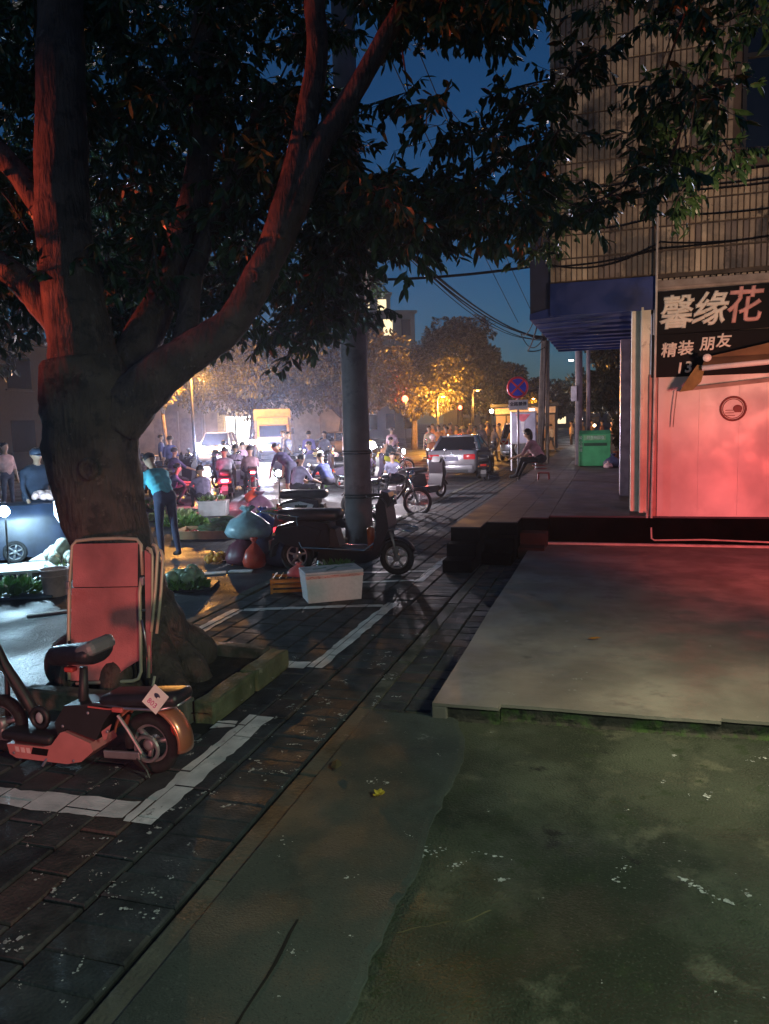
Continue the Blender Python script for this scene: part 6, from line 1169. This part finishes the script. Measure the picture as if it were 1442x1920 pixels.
for i, (x, y, a, lab) in enumerate(((-5.2, 9.12, .5, 'white cardboard sheet lying on the road before the red bag'), (-4.85, 9.32, .3, 'small white sheet at the foot of the red bag'))):
    tag(MB().rbox((0, 0, .01), (.42-.1*i, .16, .016), .004).build('card_sheet', mat('white_card', (.75, .76, .76), .7), None, loc=(x, y, Z), rot=(0, 0, a)), lab, 'card')
bag('plastic_bag', 'bright red plastic bag on the road at the foot of the bag pile', (-4.78, 9.62, Z), .15, .42, M_bagr, 3)
bag('plastic_bag', 'dark full bag right of the bright red bag', (-4.45, 9.85, Z), .24, .44, M_bagk, 4)
bag('plastic_bag', 'maroon full bag left of the bright red bag', (-5.08, 9.9, Z), .25, .46, mat('maroon_bag', (.14, .03, .05), .45, var=.3), 5)
bag('plastic_bag', 'big pale blue plastic bag on top of the bag pile', (-5.05, 10.0, Z+.36), .27, .46, M_bagb, 6, sx=1.2)
bag('plastic_bag', 'dark blue bag behind the pale blue bag', (-5.15, 10.7, Z+.30), .24, .42, M_bagbl, 7)
bag('plastic_bag', 'narrow red bag hanging beside the green sack', (-4.72, 10.4, Z+.34), .11, .42, mat('dull_red_bag', (.42, .06, .05), .5), 8)
bag('sack', 'dark green full sack behind the black scooter rack', (-4.38, 10.4, Z), .26, .78, mat('dark_green_sack', (.035, .055, .05), .6, var=.3), 9)
bag('sack', 'dark sack under the dark blue bag', (-5.2, 10.75, Z), .28, .42, M_bagk, 10)
heap('orange_heap', 'little heap of glowing oranges left of the maroon bag', (-5.55, 9.95, Z), 22, .17, .045, mat('orange_fruit', (.75, .33, .04), .45), seed=9)
cr = thing('vegetable_crate', 'low wooden tray of cucumbers on the wet road', 'tray', (-7.0, 12.3, Z), rad(10)); M_wd = mat('tray_wood', (.42, .27, .14), .8, var=.2)
MB().box((0, 0, .02), (1.1, .7, .03)).build('base', M_wd, cr)
for s_ in (-1, 1): MB().box((0, .35*s_, .09), (1.1, .02, .12)).build('side', M_wd, cr); MB().box((.55*s_, 0, .09), (.02, .68, .12)).build('side', M_wd, cr)
heap('cucumber_heap', 'rows of green cucumbers heaped on the wooden tray', (-6.72, 12.45, Z+.05), 60, .42, .045, mat('cucumber', (.14, .26, .12), .4, var=.4), el=4.2, sy=.7, seed=10, H=.55)
heap('red_heap', 'small red peppers at the end of the wooden tray', (-7.3, 12.2, Z+.04), 30, .16, .03, mat('red_pepper', (.5, .06, .03), .35), seed=11, H=.3)
bunch('greens_pile', 'pale cabbages lit on the far road edge behind the navy jacket', 'vegetables', (-12.0, 29.6, Z), 260, .55, .4, M_pale, (.15, .3), (.05, .1), seed=12)
bunch('greens_pile', 'dark leafy greens left of the lit pale cabbages', 'vegetables', (-12.9, 29.5, Z), 260, .55, .35, M_green, (.15, .3), (.04, .08), seed=13)
tag(MB().rbox((0, 0, .3), (.55, .4, .3), .04).build('red_basket', mat('red_plastic', (.5, .04, .04), .5), None, loc=(-12.2, 30.2, Z-.1)), 'red basket behind the lit pale cabbages', 'basket')
sr = scooter('pale handcart-like scooter board lying left of the wet reflection', (-9.9, 15.6, Z), rad(60), (.06, .05, .07), tail=None, group=None) if False else None
tag(MB().rbox((0, 0, .04), (1.25, .5, .05), .02).build('foam_slab', mat('dusty_foam', (.62, .52, .46), .7), None, loc=(-9.9, 16.2, Z), rot=(0, 0, .15)), 'long pale foam slab on the road left of the tail lights', 'foam board')
bag('plastic_bag', 'round bright red bag left of the lilac shirt', (-7.6, 15.4, Z+.28), .20, .34, M_bagr, 14)
bag('sack', 'dark maroon sack under the round red bag', (-7.35, 15.2, Z), .34, .55, mat('plum_sack', (.10, .04, .08), .6, var=.3), 15)
for i, (x, y, lab) in enumerate(((-8.3, 13.6, 'leafy greens on the road left of the lilac shirt'), (-9.2, 14.6, 'leafy greens beyond the wooden tray'), (-6.4, 14.3, 'leafy greens behind the bag pile'), (-10.8, 16.4, 'leafy greens left of the long foam slab'), (-8.9, 21.9, 'leafy greens before the seller in beige'), (-7.4, 23.7, 'leafy greens before the seller in plum'), (-13.2, 25.0, 'leafy greens before the mauve seller'), (-11.6, 28.3, 'pale greens before the pale grey seller'))):
    bunch('greens_pile', lab, 'vegetables', (x, y, Z), 240, .45, .30, (M_green, M_pale, M_green, M_dkg)[i % 4], (.10, .22), (.03, .06), seed=40+i)
for i, (x, y, a, c, lab) in enumerate(((-8.6, 15.4, .3, (.60, .60, .62), 'white foam box on the road beyond the wooden tray'), (-6.0, 12.9, .8, (.45, .30, .16), 'brown carton behind the bag pile'), (-6.9, 16.0, .1, (.62, .60, .58), 'white foam box beside the round red bag'), (-10.3, 14.6, 1.2, (.10, .20, .40), 'blue crate left of the wooden tray'))):
    o_ = thing('market_box', lab, 'box', (x, y, Z), a, 'boxes on the market road'); m_ = mat('market_box_%d' % i, c, .7, var=.15)
    MB().box((0, 0, .15), (.6, .4, .3), None, 1.05).build('body', m_, o_); MB().rbox((0, 0, .31), (.66, .45, .04), .01).build('rim', m_, o_)
    g = MB(); rnd_ = random.Random(60+i)
    for _ in range(60): leaf(g, Vector((rnd_.uniform(-.25, .25), rnd_.uniform(-.15, .15), .32)), Vector((rnd_.gauss(0, .5), rnd_.gauss(0, .5), 1)).normalized(), Vector((1, 0, 0)), .16, .035)
    g.build('contents', M_green, o_)
tag(MB().lathe([(.045, 0), (.05, .2), (.05, .24), (.02, .26)], n=14).build('drink_cup', mat('amber_drink', (.35, .11, .03), .25), None, smooth=True, loc=(-2.90, 9.1, .335)), 'amber drink cup on the black scooter footboard', 'cup')
tag(MB().rbox((0, 0, .07), (.16, .12, .14), .01).build('paper_box', mat('cream_paper', (.70, .50, .28), .6), None, loc=(-3.98, 11.0, 0)), 'cream paper box at the left foot of the concrete pole', 'box')
# ================================================================== POLES, SIGNS, CABLES
M_pole = layered('pole_concrete', [((.17, .135, .14), 2, 0, 0), ((.11, .085, .09), 3, .55, .12), ((.06, .05, .05), 7, .66, .06)], rough=(.6, .85), bump=.3, bscale=40)
M_cable = mat('black_cable', (.008, .008, .009), .9, spec=.1)
up_ = thing('utility_pole', 'thick round concrete utility pole with black straps behind the black scooter', 'utility pole', (-3.83, 11.42, 0))
MB().lathe([(.222, -.05), (.215, .6), (.205, 2.4), (.185, 5.0), (.165, 9.0)], n=24).build('shaft', M_pole, up_, smooth=True)
for z, r_ in ((.74, .221), (.78, .221), (1.42, .218), (1.46, .218), (3.86, .205)): MB().torus((0, 0, z), r_, .012, 'z', 24, 6).build('strap', M_rub, up_, smooth=True)
for z, a, w_, h_, c in ((4.22, -.9, .16, .28, (.34, .22, .17)), (3.30, -1.75, .17, .17, (.34, .36, .46)), (3.80, -1.6, .22, .16, (.28, .20, .16))):
    g = MB(); n = 6
    for j in range(2):
        for i in range(n+1):
            b = a + (i/n-.5)*w_/.2; g.v.append((.206*cos(b), .206*sin(b), z+(j-.5)*h_))
    for i in range(n): g.f.append((i, i+1, n+2+i, n+1+i))
    g.build('notice', mat('notice_%d' % int(z*10), c, .7, var=.5, scale=30), up_, smooth=True)
MB().rbox((.16, -.13, 4.5), (.07, .05, .4), .01).build('junction_box', M_bp, up_)
def cable(label, pts, r=.012, sag=.0, name='cable', group='overhead cables'):
    P = []
    for i in range(len(pts)-1):
        a = Vector(pts[i]); b = Vector(pts[i+1]); n = 14
        for k in range(n): t = k/n; P.append(a.lerp(b, t) - Vector((0, 0, sag*4*t*(1-t))))
    P.append(Vector(pts[-1])); o = MB().tube(P, r, 6).build(name, M_cable, None, smooth=True); return tag(o, label, 'cable', group)
PT = Vector((-3.70, 11.45, 0)); TP = (-1.95, 24.0, 4.3)
cb = thing('cable_bundle', 'thick sagging bundle of cables between the concrete pole and the leaning pole', 'cable')
for k in range(7):
    a_ = Vector((-3.72+.012*k, 11.5, 5.15+.05*(k % 3))); b_ = Vector((-1.97+.01*k, 24.0, 4.2+.04*(k % 4))); sg_ = .35+.05*k
    MB().tube([a_.lerp(b_, t/16)-Vector((0, 0, sg_*4*(t/16)*(1-t/16))) for t in range(17)], .016 if k < 4 else .009, 6).build('strand', M_cable, cb, smooth=True)
cable('straight cable from the concrete pole to the blue overhang', [(-3.75, 11.4, 4.05), (-1.12, 12.0, 4.15)], .020, .05)
cable('thin cable above the straight one, ending at the blue overhang', [(-3.7, 11.4, 5.6), (-1.12, 12.2, 4.72)], .008, .22)
cable('thin cable crossing the sky steeply from the crown to the cable bundle', [(-3.2, 9.5, 7.6), (-2.3, 20.0, 4.3)], .008, .1)
cable('second thin steep cable beside the first in the sky gap', [(-3.0, 9.5, 8.2), (-2.0, 23.0, 4.4)], .008, .2)
cable('loose loop hanging from the overhang to the cable bundle', [(-1.12, 13, 3.9), (-1.9, 17.0, 3.7), (-1.15, 14.0, 3.32)], .010, .25)
cable('low cable from the overhang corner to the leaning pole', [(-1.14, 12.5, 3.34), (-1.6, 15.5, 3.2), (-1.97, 24, 4.0)], .013, .05)
for k, (z0, z1, s_) in enumerate(((5.05, 5.10, .06), (4.86, 5.02, .10), (4.82, 4.92, .07), (4.52, 4.62, .09), (4.02, 4.42, .16), (3.99, 4.28, .05))):
    cable(['topmost cable strung across the tiled wall', 'second cable from the top on the tiled wall', 'third cable from the top on the tiled wall', 'fourth cable from the top on the tiled wall', 'slack cable second from the bottom on the tiled wall', 'lowest cable strung across the tiled wall'][k], [(-.86, 11.30, z0), (.6, 11.28, (z0+z1)/2-.03), (3.2, 11.28, z1)], .011, s_, group='cables on the tiled wall')

ns = thing('no_parking_sign', 'round red and blue no-stopping sign on a thin post at the walkway edge', 'road sign', (-2.09, 18.0, 0))
MB().tube([(0, .03, .45), (0, .03, 2.85)], .028, 10).build('post', mat('grey_post', (.34, .32, .34), .4, metal=.6), ns, smooth=True)
MB().lathe([(.001, 0), (.25, 0), (.25, .012), (.001, .012)], (0, -.012, 2.60), 32, Matrix.Rotation(pi/2, 3, 'X')).build('disc', mat('sign_blue', (.045, .05, .62), .35), ns)
MB().torus((0, -.026, 2.60), .222, .026, 'y', 36, 6).build('ring', mat('sign_red', (.75, .04, .07), .35), ns, smooth=True)
for s_ in (-1, 1): MB().box((0, -.028, 2.60), (.044, .006, .42), Matrix.Rotation(s_*pi/4, 3, 'Y')).build('cross_bar', MATS['sign_red'], ns)
MB().rbox((.01, -.005, 2.20), (.44, .014, .23), .006).build('plate', mat('plate_white', (.62, .58, .62), .4, var=.08), ns)
text('plate_text', '全路禁停', mat('plate_ink', (.04, .03, .06), .5), ns, .098, .002, (.01, -.016, 2.215), bold=.003)

lp = thing('leaning_pole', 'old wooden pole carrying the cable bundle behind the road sign', 'utility pole', (-2.08, 24.0, 0))
MB().tube([(-.06, 0, .3), (.02, 0, 2.4), (.10, 0, 4.4)], [.11, .10, .085], 12).build('shaft', mat('pole_wood', (.10, .08, .07), .9, var=.3, bump=.4), lp, smooth=True)
MB().tube([(.16, .1, .3), (.18, .1, 2.4), (.20, .1, 4.2)], [.06, .055, .05], 10).build('stay', mat('grey_stay', (.24, .20, .17), .8), lp, smooth=True)
for k in range(4): MB().tube([(.02+.03*k, -.12, 1.2+.2*k), (.08, -.12, 2.4), (.14-.02*k, -.09, 4.2)], .010, 5).build('drop_cable', mat('dusty_cable', (.12, .10, .09), .8), lp)
tw_ = thing('twin_pipe_pole', 'pair of grey pipes with a pale meter box at the green bin', 'pole', (-.93, 23.0, 0))
MB().tube([(0, 0, .45), (0, 0, 5.3)], .10, 12).build('pipe', mat('dull_pipe', (.17, .14, .16), .6), tw_, smooth=True)
MB().tube([(.26, .05, .45), (.26, .05, 5.3)], .055, 10).build('pipe', mat('dull_pipe2', (.24, .20, .23), .6), tw_, smooth=True)
MB().rbox((-.13, -.12, 2.55), (.16, .10, .42), .01).build('meter_box', mat('pale_box', (.55, .50, .56), .5), tw_)
for k in range(6): MB().box((.16, -.05, 5.0-.24*k), (.36-.02*k, .03, .03)).build('rung', mat('step_iron', (.25, .25, .28), .5), tw_)

gb = thing('green_bin', 'green metal clothes donation bin on the tiled walkway', 'bin', (-.47, 22.6, .496)); M_gb = mat('bin_green', (.06, .36, .14), .45, var=.18, scale=4)
MB().rbox((0, 0, .46), (.86, .7, .90), .02).build('body', M_gb, gb)
MB().prism([(-.35, .90), (.35, .90), (.22, 1.0), (-.20, 1.0)], -.42, .42, 'x').build('lid', M_gb, gb)
MB().box((.02, -.355, .615), (.62, .012, .085)).build('chute', mat('chute_dark', (.012, .06, .028), .6), gb)
MB().rbox((.02, -.362, .70), (.64, .03, .03), .008).build('chute_handle', M_gb, gb)
MB().box((.0, -.353, .80), (.60, .006, .14)).build('label_strip', mat('bin_print', (.16, .36, .17), .5, var=.4, scale=9), gb)
text('bin_text', '旧衣物回收', mat('bin_white', (.55, .66, .55), .5), gb, .095, .001, (.02, -.358, .80))
for k, c_ in enumerate('爱心捐赠'): text('side_text', c_, MATS['bin_white'], gb, .10, .001, (-.375, -.352, .80-.115*k))
bag('plastic_bag', 'dark blue bag with a pale bundle slumped against the green bin', (.02, 21.85, .497), .24, .36, mat('navy_bag', (.05, .06, .13), .5, var=.3), 21)
bag('plastic_bag', 'small pinkish bundle before the dark blue bag at the green bin', (-.10, 21.55, .497), .12, .18, mat('pinkish_bag', (.55, .34, .36), .5), 22)
pl_ = thing('potted_plant', 'potted leafy shrub between the green bin and the shutters', 'plant', (.25, 23.6, .497))
MB().lathe([(.16, 0), (.22, .34), (.24, .36), (.2, .36), (.001, .33)], n=16).build('pot', mat('terracotta', (.30, .10, .06), .8), pl_, smooth=True)
g = MB(); rnd = random.Random(31)
for _ in range(420):
    d = rvec(rnd); p = Vector((d.x*.3, d.y*.3, .95+d.z*.6)); leaf(g, p, rvec(rnd).normalized(), Vector((0, 0, 1)), .18, .045)
g.build('foliage', M_leaf2, pl_)

nb = thing('notice_board', 'framed poster board on legs behind the road sign', 'notice board', (-2.35, 21.5, 0))
MB().rbox((0, .02, 1.62), (.66, .05, .86), .01).build('panel', mat('poster', (.40, .38, .48), .3, var=.25, scale=2.5), nb)
for x in (-.33, .33): MB().tube([(x, .03, .45), (x, .03, 2.08)], .025, 8).build('leg', MATS['grey_post'], nb)
for z in (1.2, 2.05): MB().box((0, -.012, z), (.66, .03, .035)).build('frame', MATS['grey_post'], nb)
MB().add([(-.22, -.012, 2.0), (.20, -.012, 2.0), (.02, -.012, 1.80), (-.06, -.012, 1.80)], [(0, 1, 2, 3)]).build('poster_print', mat('poster_red', (.62, .14, .18), .4), nb)
MB().add([(-.08, -.0125, 1.80), (.04, -.0125, 1.80), (.0, -.0125, 1.5), (-.04, -.0125, 1.5)], [(0, 1, 2, 3)]).build('poster_print', mat('poster_pale', (.7, .66, .7), .4), nb)

# far booth behind the sign
bo = thing('market_booth', 'small pale booth with a flat dark roof behind the road sign', 'booth', (-4.9, 47, ROAD), 0)
MB().box((0, 0, 1.35), (3.4, 2.4, 2.5)).build('wall', mat('booth_wall', (.26, .22, .24), .7, var=.15), bo)
MB().box((0, -.2, 2.72), (3.9, 3.2, .16)).build('roof', M_trim, bo); MB().box((0, -1.25, 2.42), (3.5, .1, .36)).build('name_board', mat('booth_board', (.55, .46, .44), .6), bo)
for x in (-1.1, -.3, .3, 1.1): MB().box((x, -1.215, 1.6), (.07, .05, 1.5)).build('mullion', M_trim, bo)
MB().box((0, -1.22, 2.18), (3.45, .05, .10)).build('rail', M_trim, bo)
MB().box((.4, -1.32, 2.44), (.3, .02, .1)).build('lit_letters', mat('lit_letters', (1, 1, 1), .5, emit=(1, .95, .95), es=4), bo)

# ================================================================== TREES ALONG THE STREET
def street_tree(label, loc, h, spread, n, m, seed, trunk_r=.16, L=(.16, .30), squash=.75, base=.35, group='street trees', clumps=26, name='street_tree'):
    """forked trunk, limbs to every clump, clumps of leaves with gaps between them"""
    r = thing(name, label, 'tree', loc, 0, group); rnd = random.Random(seed); tg = MB()
    fork = Vector((rnd.gauss(0, .15), rnd.gauss(0, .15), h*base))
    tg.tube([(0, 0, -.1), (fork.x*.4, fork.y*.4, fork.z*.5), tuple(fork)], [trunk_r*1.3, trunk_r, trunk_r*.85], 10); g = MB(); per = n//clumps
    for c in range(clumps):
        d = rvec(rnd); p = Vector((d.x*spread, d.y*spread, h*(base+.5*(1-base)+.08) + d.z*h*(1-base)*.5*squash/.75)); R_ = spread*rnd.uniform(.20, .36)
        mid = fork.lerp(p, .5)+Vector((0, 0, .1*h)); tg.tube([tuple(fork), tuple(mid), tuple(p)], [trunk_r*.5, trunk_r*.28, .01], 6)
        for _ in range(per):
            q = rvec(rnd); q = q.normalized()*q.length**.5; v_ = p + Vector((q.x*R_, q.y*R_, q.z*R_*.7))
            leaf(g, v_, (q*.6+rvec(rnd)*.8+Vector((0, 0, -.3))).normalized(), Vector((rnd.gauss(0, .5), rnd.gauss(0, .5), 1)), rnd.uniform(*L), rnd.uniform(L[0]*.28, L[1]*.28))
    tg.build('trunk', M_bark, r, smooth=True); g.build('crown', m, r); return r
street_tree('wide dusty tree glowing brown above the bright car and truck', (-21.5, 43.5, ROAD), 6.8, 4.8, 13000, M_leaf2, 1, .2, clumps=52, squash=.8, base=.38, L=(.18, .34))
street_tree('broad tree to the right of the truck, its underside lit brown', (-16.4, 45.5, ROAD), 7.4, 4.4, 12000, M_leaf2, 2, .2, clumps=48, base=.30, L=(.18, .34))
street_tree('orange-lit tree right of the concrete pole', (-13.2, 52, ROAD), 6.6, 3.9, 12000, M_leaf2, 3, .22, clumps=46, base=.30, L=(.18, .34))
street_tree('tall dark tree behind the orange-lit one', (-13.4, 70, ROAD), 9.8, 4.4, 9000, M_leaf3, 4, .3, L=(.3, .5), clumps=36)
street_tree('dark tree above the silver sedan', (-11.4, 75, ROAD), 6.8, 4.2, 8000, M_leaf3, 5, .3, L=(.3, .5))
street_tree('dark round tree left of the road sign', (-8.6, 84, ROAD), 5.8, 3.8, 7000, M_leaf3, 6, .3, L=(.3, .5))
street_tree('low far tree peeping left of the road sign disc', (-7.0, 96, ROAD), 5.4, 3.4, 4000, M_leaf3, 7, .3, L=(.3, .5))
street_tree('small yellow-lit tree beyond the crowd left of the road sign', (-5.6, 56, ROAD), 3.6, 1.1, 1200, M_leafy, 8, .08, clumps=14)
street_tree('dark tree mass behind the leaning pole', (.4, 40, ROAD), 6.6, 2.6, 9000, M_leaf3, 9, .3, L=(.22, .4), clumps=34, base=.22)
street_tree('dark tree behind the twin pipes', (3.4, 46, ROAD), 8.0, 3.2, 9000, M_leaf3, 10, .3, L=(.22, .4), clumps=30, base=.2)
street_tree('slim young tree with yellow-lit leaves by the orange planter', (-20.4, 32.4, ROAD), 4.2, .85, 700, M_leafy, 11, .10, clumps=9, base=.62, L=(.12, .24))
street_tree('dark tree at the far left behind the big trunk', (-17.5, 16.5, ROAD), 6.4, 3.4, 9000, M_leaf3, 12, .2, clumps=30)
street_tree('dark tree behind the forked limbs', (-10.3, 13.7, ROAD), 7.6, 3.2, 8000, M_leaf, 13, .2, L=(.12, .22), base=.5, clumps=40)
street_tree('dark tree behind the concrete pole top', (-7.0, 21.2, ROAD), 8.2, 1.7, 6000, M_leaf, 14, .15, L=(.12, .22), base=.6, clumps=30)
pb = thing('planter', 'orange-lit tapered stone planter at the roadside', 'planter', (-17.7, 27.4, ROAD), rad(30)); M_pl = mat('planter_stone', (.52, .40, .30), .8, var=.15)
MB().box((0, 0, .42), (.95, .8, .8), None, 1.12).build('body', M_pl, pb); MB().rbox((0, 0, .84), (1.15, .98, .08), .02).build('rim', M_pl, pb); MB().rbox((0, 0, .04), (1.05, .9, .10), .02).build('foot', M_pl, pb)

# ================================================================== FAR BUILDINGS
M_bw = layered('pale_render', [((.50, .42, .38), .8, 0, 0), ((.36, .30, .28), 1.2, .55, .15)], rough=(.7, .9), bump=.2, bscale=10)
fs = thing('far_shop', 'low pale shop with a brilliantly lit doorway behind the bright car', 'building', (-26.2, 50.0, ROAD), rad(0))
MB().box((0, 1.2, 1.9), (19, 2.2, 3.8)).build('wall', M_bw, fs)
MB().box((0, .0, 3.86), (19.4, 1.4, .14)).build('roof', mat('shop_roof', (.2, .17, .16), .8), fs)
MB().box((.55, .085, 1.65), (1.9, .03, 2.0)).build('doorway', mat('lit_doorway', (.9, .9, .85), .6, emit=(1, .96, .82), es=5), fs)
MB().box((-.8, .07, 1.5), (.55, .12, 2.9)).build('pillar', mat('cream_pillar', (.70, .58, .34), .7), fs)
for x in (-3.3, -5.4, 3.6, 5.8): MB().box((x, .08, 1.35), (1.9, .05, 2.6)).build('shutter', mat('roller_shutter', (.40, .34, .34), .6, var=.15, scale=4), fs)
for x in (-2.2, -4.35, 2.4, 4.7): MB().box((x, .06, 1.6), (.16, .10, 3.1)).build('pilaster', M_bw, fs)
MB().box((.4, .05, 3.05), (1.3, .06, .35)).build('sign_box', mat('door_sign', (.75, .72, .65), .5), fs)
def block(label, loc, w_, d, h, rows, cols_, rz, m, lit=(), name='apartment_block'):
    b = thing(name, label, 'building', loc, rz); MB().box((0, 0, h/2), (w_, d, h)).build('wall', m, b); MB().box((0, 0, h+.15), (w_+.5, d+.5, .3)).build('roof', m, b)
    k = 0
    for i in range(rows):
        for j in range(cols_):
            x = -w_/2+w_*(j+.5)/cols_; z = h*(i+.55)/rows
            wv = MB().box((x, -d/2-.01, z), (w_/cols_*.5, .05, h/rows*.5)).build('window', mat('lit_window', (.8, .7, .5), .5, emit=(1, .8, .45), es=1.6) if k in lit else MATS['dark_pane'], b)
            MB().box((x, -d/2-.06, z-h/rows*.27), (w_/cols_*.6, .12, .08)).build('sill', m, wv); k += 1
    return b
M_ap = mat('apartment_wall', (.42, .38, .30), .85, var=.15, scale=.6)
block('pale apartment block above the dark trees right of the concrete pole', (-27.2, 92, ROAD), 6.5, 8, 14.6, 4, 3, rad(28), M_ap, (10,))
block('taller block with a lit top floor just right of the concrete pole', (-34.4, 108, ROAD), 7, 8, 19.5, 6, 3, rad(20), M_ap, (15, 16, 17))
block('distant block with two lit corner floors above the dark trees', (-18.8, 104, ROAD), 5.0, 8, 11.0, 4, 2, rad(25), M_ap, (5, 7))
block('dim block far behind the crowd', (-6, 150, ROAD), 26, 10, 7.5, 3, 9, 0, mat('dim_wall', (.16, .14, .15), .9), (3, 7, 12, 13, 20))

# ================================================================== LAMPS
def street_lamp(label, loc, h, arm, col, watts, es, rz=0., group='street lamps', r=.16):
    l = thing('street_lamp', label, 'street lamp', loc, rz, group)
    MB().tube([(0, 0, -.05), (0, 0, h*.6), (0, 0, h-.1), (arm*.3, 0, h+.1), (arm, 0, h+.15)], [.075, .06, .05, .04, .03], 10).build('post', mat('dark_post', (.018, .016, .016), .7), l, smooth=True)
    MB().rbox((arm, 0, h+.16), (.5, .24, .10), .03).build('lamp_head', MATS['dark_post'], l)
    MB().ell((arm, 0, h+.08), r*1.2, r*.7, r*.5).build('bulb', mat('bulb_%s' % label[:12], (1, 1, 1), .5, emit=col, es=es), l, smooth=True)
    p = point('street_lamp_light', (0, 0, 0), watts, col, .15); p.parent = l; p.location = (arm, 0, h-.55); return l
street_lamp('glowing orange street lamp in the dusty crown left of the truck', (-19.3, 33.0, ROAD), 4.75, .6, SODIUM, 4600, 60)
street_lamp('dazzling white floodlight on a post above the lit doorway', (-24.6, 47.6, ROAD), 3.75, .25, (1, .74, .46), 380, 70, r=.22)
street_lamp('orange lamp hidden low in the tree right of the concrete pole', (-10.9, 49.2, ROAD), 3.4, .4, SODIUM, 4200, 40, r=.10)
street_lamp('small orange lamp above the crowd', (-7.6, 43.5, ROAD), 3.5, .3, SODIUM, 1000, 26, r=.08)
street_lamp('orange lamp beside the small yellow-lit tree', (-5.0, 55.0, ROAD), 3.2, -.3, SODIUM, 330, 20, r=.08)
street_lamp('white far street lamp right of the road sign disc', (-4.0, 92, ROAD), 8.3, -.6, (1, .95, .9), 300, 60, r=.2)
def bulb(label, loc, r, col, es, watts, stand=True, group='market lamps'):
    b = thing('market_lamp', label, 'lamp', (loc[0], loc[1], ROAD if stand else loc[2]), 0, group); z = loc[2]-ROAD if stand else 0
    if stand: MB().tube([(0, 0, 0), (0, .02, z)], .014, 6).build('stand', M_bp, b); MB().lathe([(.12, 0), (.11, .02), (.02, .04)], n=14).build('base', M_bp, b)
    MB().ell((0, 0, z), r, r, r).build('bulb', mat('lamp_%s' % label[:20], (1, 1, 1), .5, emit=col, es=es), b, smooth=True)
    if watts: p = point('market_lamp_light', (0, 0, 0), watts, col, r); p.parent = b; p.location = (0, -.02, z+r+.06)
bulb('brilliant blue-white vendor lamp at the left edge', (-8.02, 8.58, .82), .075, (.50, .80, 1), 320, 230)
bulb('white lamp on the ground by the kneeling person', (-11.0, 29.0, .25), .16, (.95, .97, 1), 40, 420)
bulb('small white lamp beside the squatting people', (-12.9, 31.4, .75), .13, (1, .97, .92), 50, 320)
bulb('white lamp beside the right edge of the concrete pole', (-5.98, 19.1, 1.30), .10, (1, .88, .97), 60, 820)
bulb('blue-white lamp far beyond the silver sedan', (-8.2, 62, 1.75), .20, (.7, .85, 1), 50, 60)
bulb('small white lamp left of the far blue-white one', (-9.3, 62, 2.5), .15, (1, .95, .8), 40, 40)
bulb('white lamp of the far stalls right of the leaning pole', (-1.6, 40, 1.75), .16, (1, .92, .85), 50, 60)
bulb('warm lamp over the far stall behind the twin pipes', (-.9, 42, 1.4), .07, (1, .6, .3), 30, 50)
bulb('red lantern glow in the orange tree right of the concrete pole', (-12.2, 46.0, 3.25), .20, (1, .06, .03), 14, 160, stand=True)
bulb('red lantern low above the crowd', (-8.6, 45.0, 2.6), .12, (1, .05, .03), 10, 90)
bulb('white stall lamp on a stick behind the pile of bags', (-6.3, 13.9, .95), .06, (1, .93, .98), 90, 150)  # lamp added to brighten the market people
bulb('violet-white lamp standing among the dark scooters', (-11.4, 23.2, 1.35), .08, (.80, .78, 1), 120, 380)  # added among the figures as fill light
bulb('white lamp low behind the seated lilac shirt', (-8.0, 20.6, 1.05), .07, (.9, .9, 1), 90, 260)  # also an added lamp, lights the people nearby
# beams of the vehicle headlights and tail lights
spot('car_beam', (-19.5, 34.8, .85), (-12, 23, .6), 7000, COLD, 90, .7, .12); spot('truck_beam', (-17.2, 37.9, .85), (-10, 22, .6), 9000, COLD, 90, .7, .12)
point('tail_glow', (-9.85, 17.6, .55), 90, (1, .10, .22), .1); point('tail_glow_2', (-6.75, 28.4, .75), 25, (1, .12, .10), .1)
# stall heaps under the far lights on the right
for i in range(7):
    x = -2.2+.55*i; y = 42+random.random()*4
    person('%s shopper from the left in the dim far stalls behind the twin pipes' % ORD[i], (x, y, ROAD), random.random()*6, 'stand', random.choice(cols), (.06, .05, .05), group='far shoppers behind the twin pipes', **STAND)

# dark row of closed shops along the far left side of the road
block('long dark row of closed shops at the far left of the road', (-33, 18, ROAD), 46, 8, 6.4, 2, 14, rad(90), mat('dim_row_wall', (.010, .010, .013), .9, var=.3), (), name='shop_row')

# ================================================================== HAZE added over the street, imitating lens glare
hz = MB().box((0, 180, 9.4), (500, 500, 21.2)).build('glare_haze', None, None)
hm = bpy.data.materials.new('glare_haze_air'); hm.use_nodes = True; N_ = hm.node_tree.nodes; N_.clear()
out_ = N_.new('ShaderNodeOutputMaterial'); pv = N_.new('ShaderNodeVolumePrincipled'); pv.inputs['Color'].default_value = (.72, .80, 1, 1)
pv.inputs['Density'].default_value = .0009; pv.inputs['Anisotropy'].default_value = .75
hm.node_tree.links.new(pv.outputs[0], out_.inputs['Volume']); hz.data.materials.clear(); hz.data.materials.append(hm)
hz['kind'] = 'stuff'; hz['label'] = 'thin added haze glowing around the market lamps'; hz['category'] = 'glare_haze'
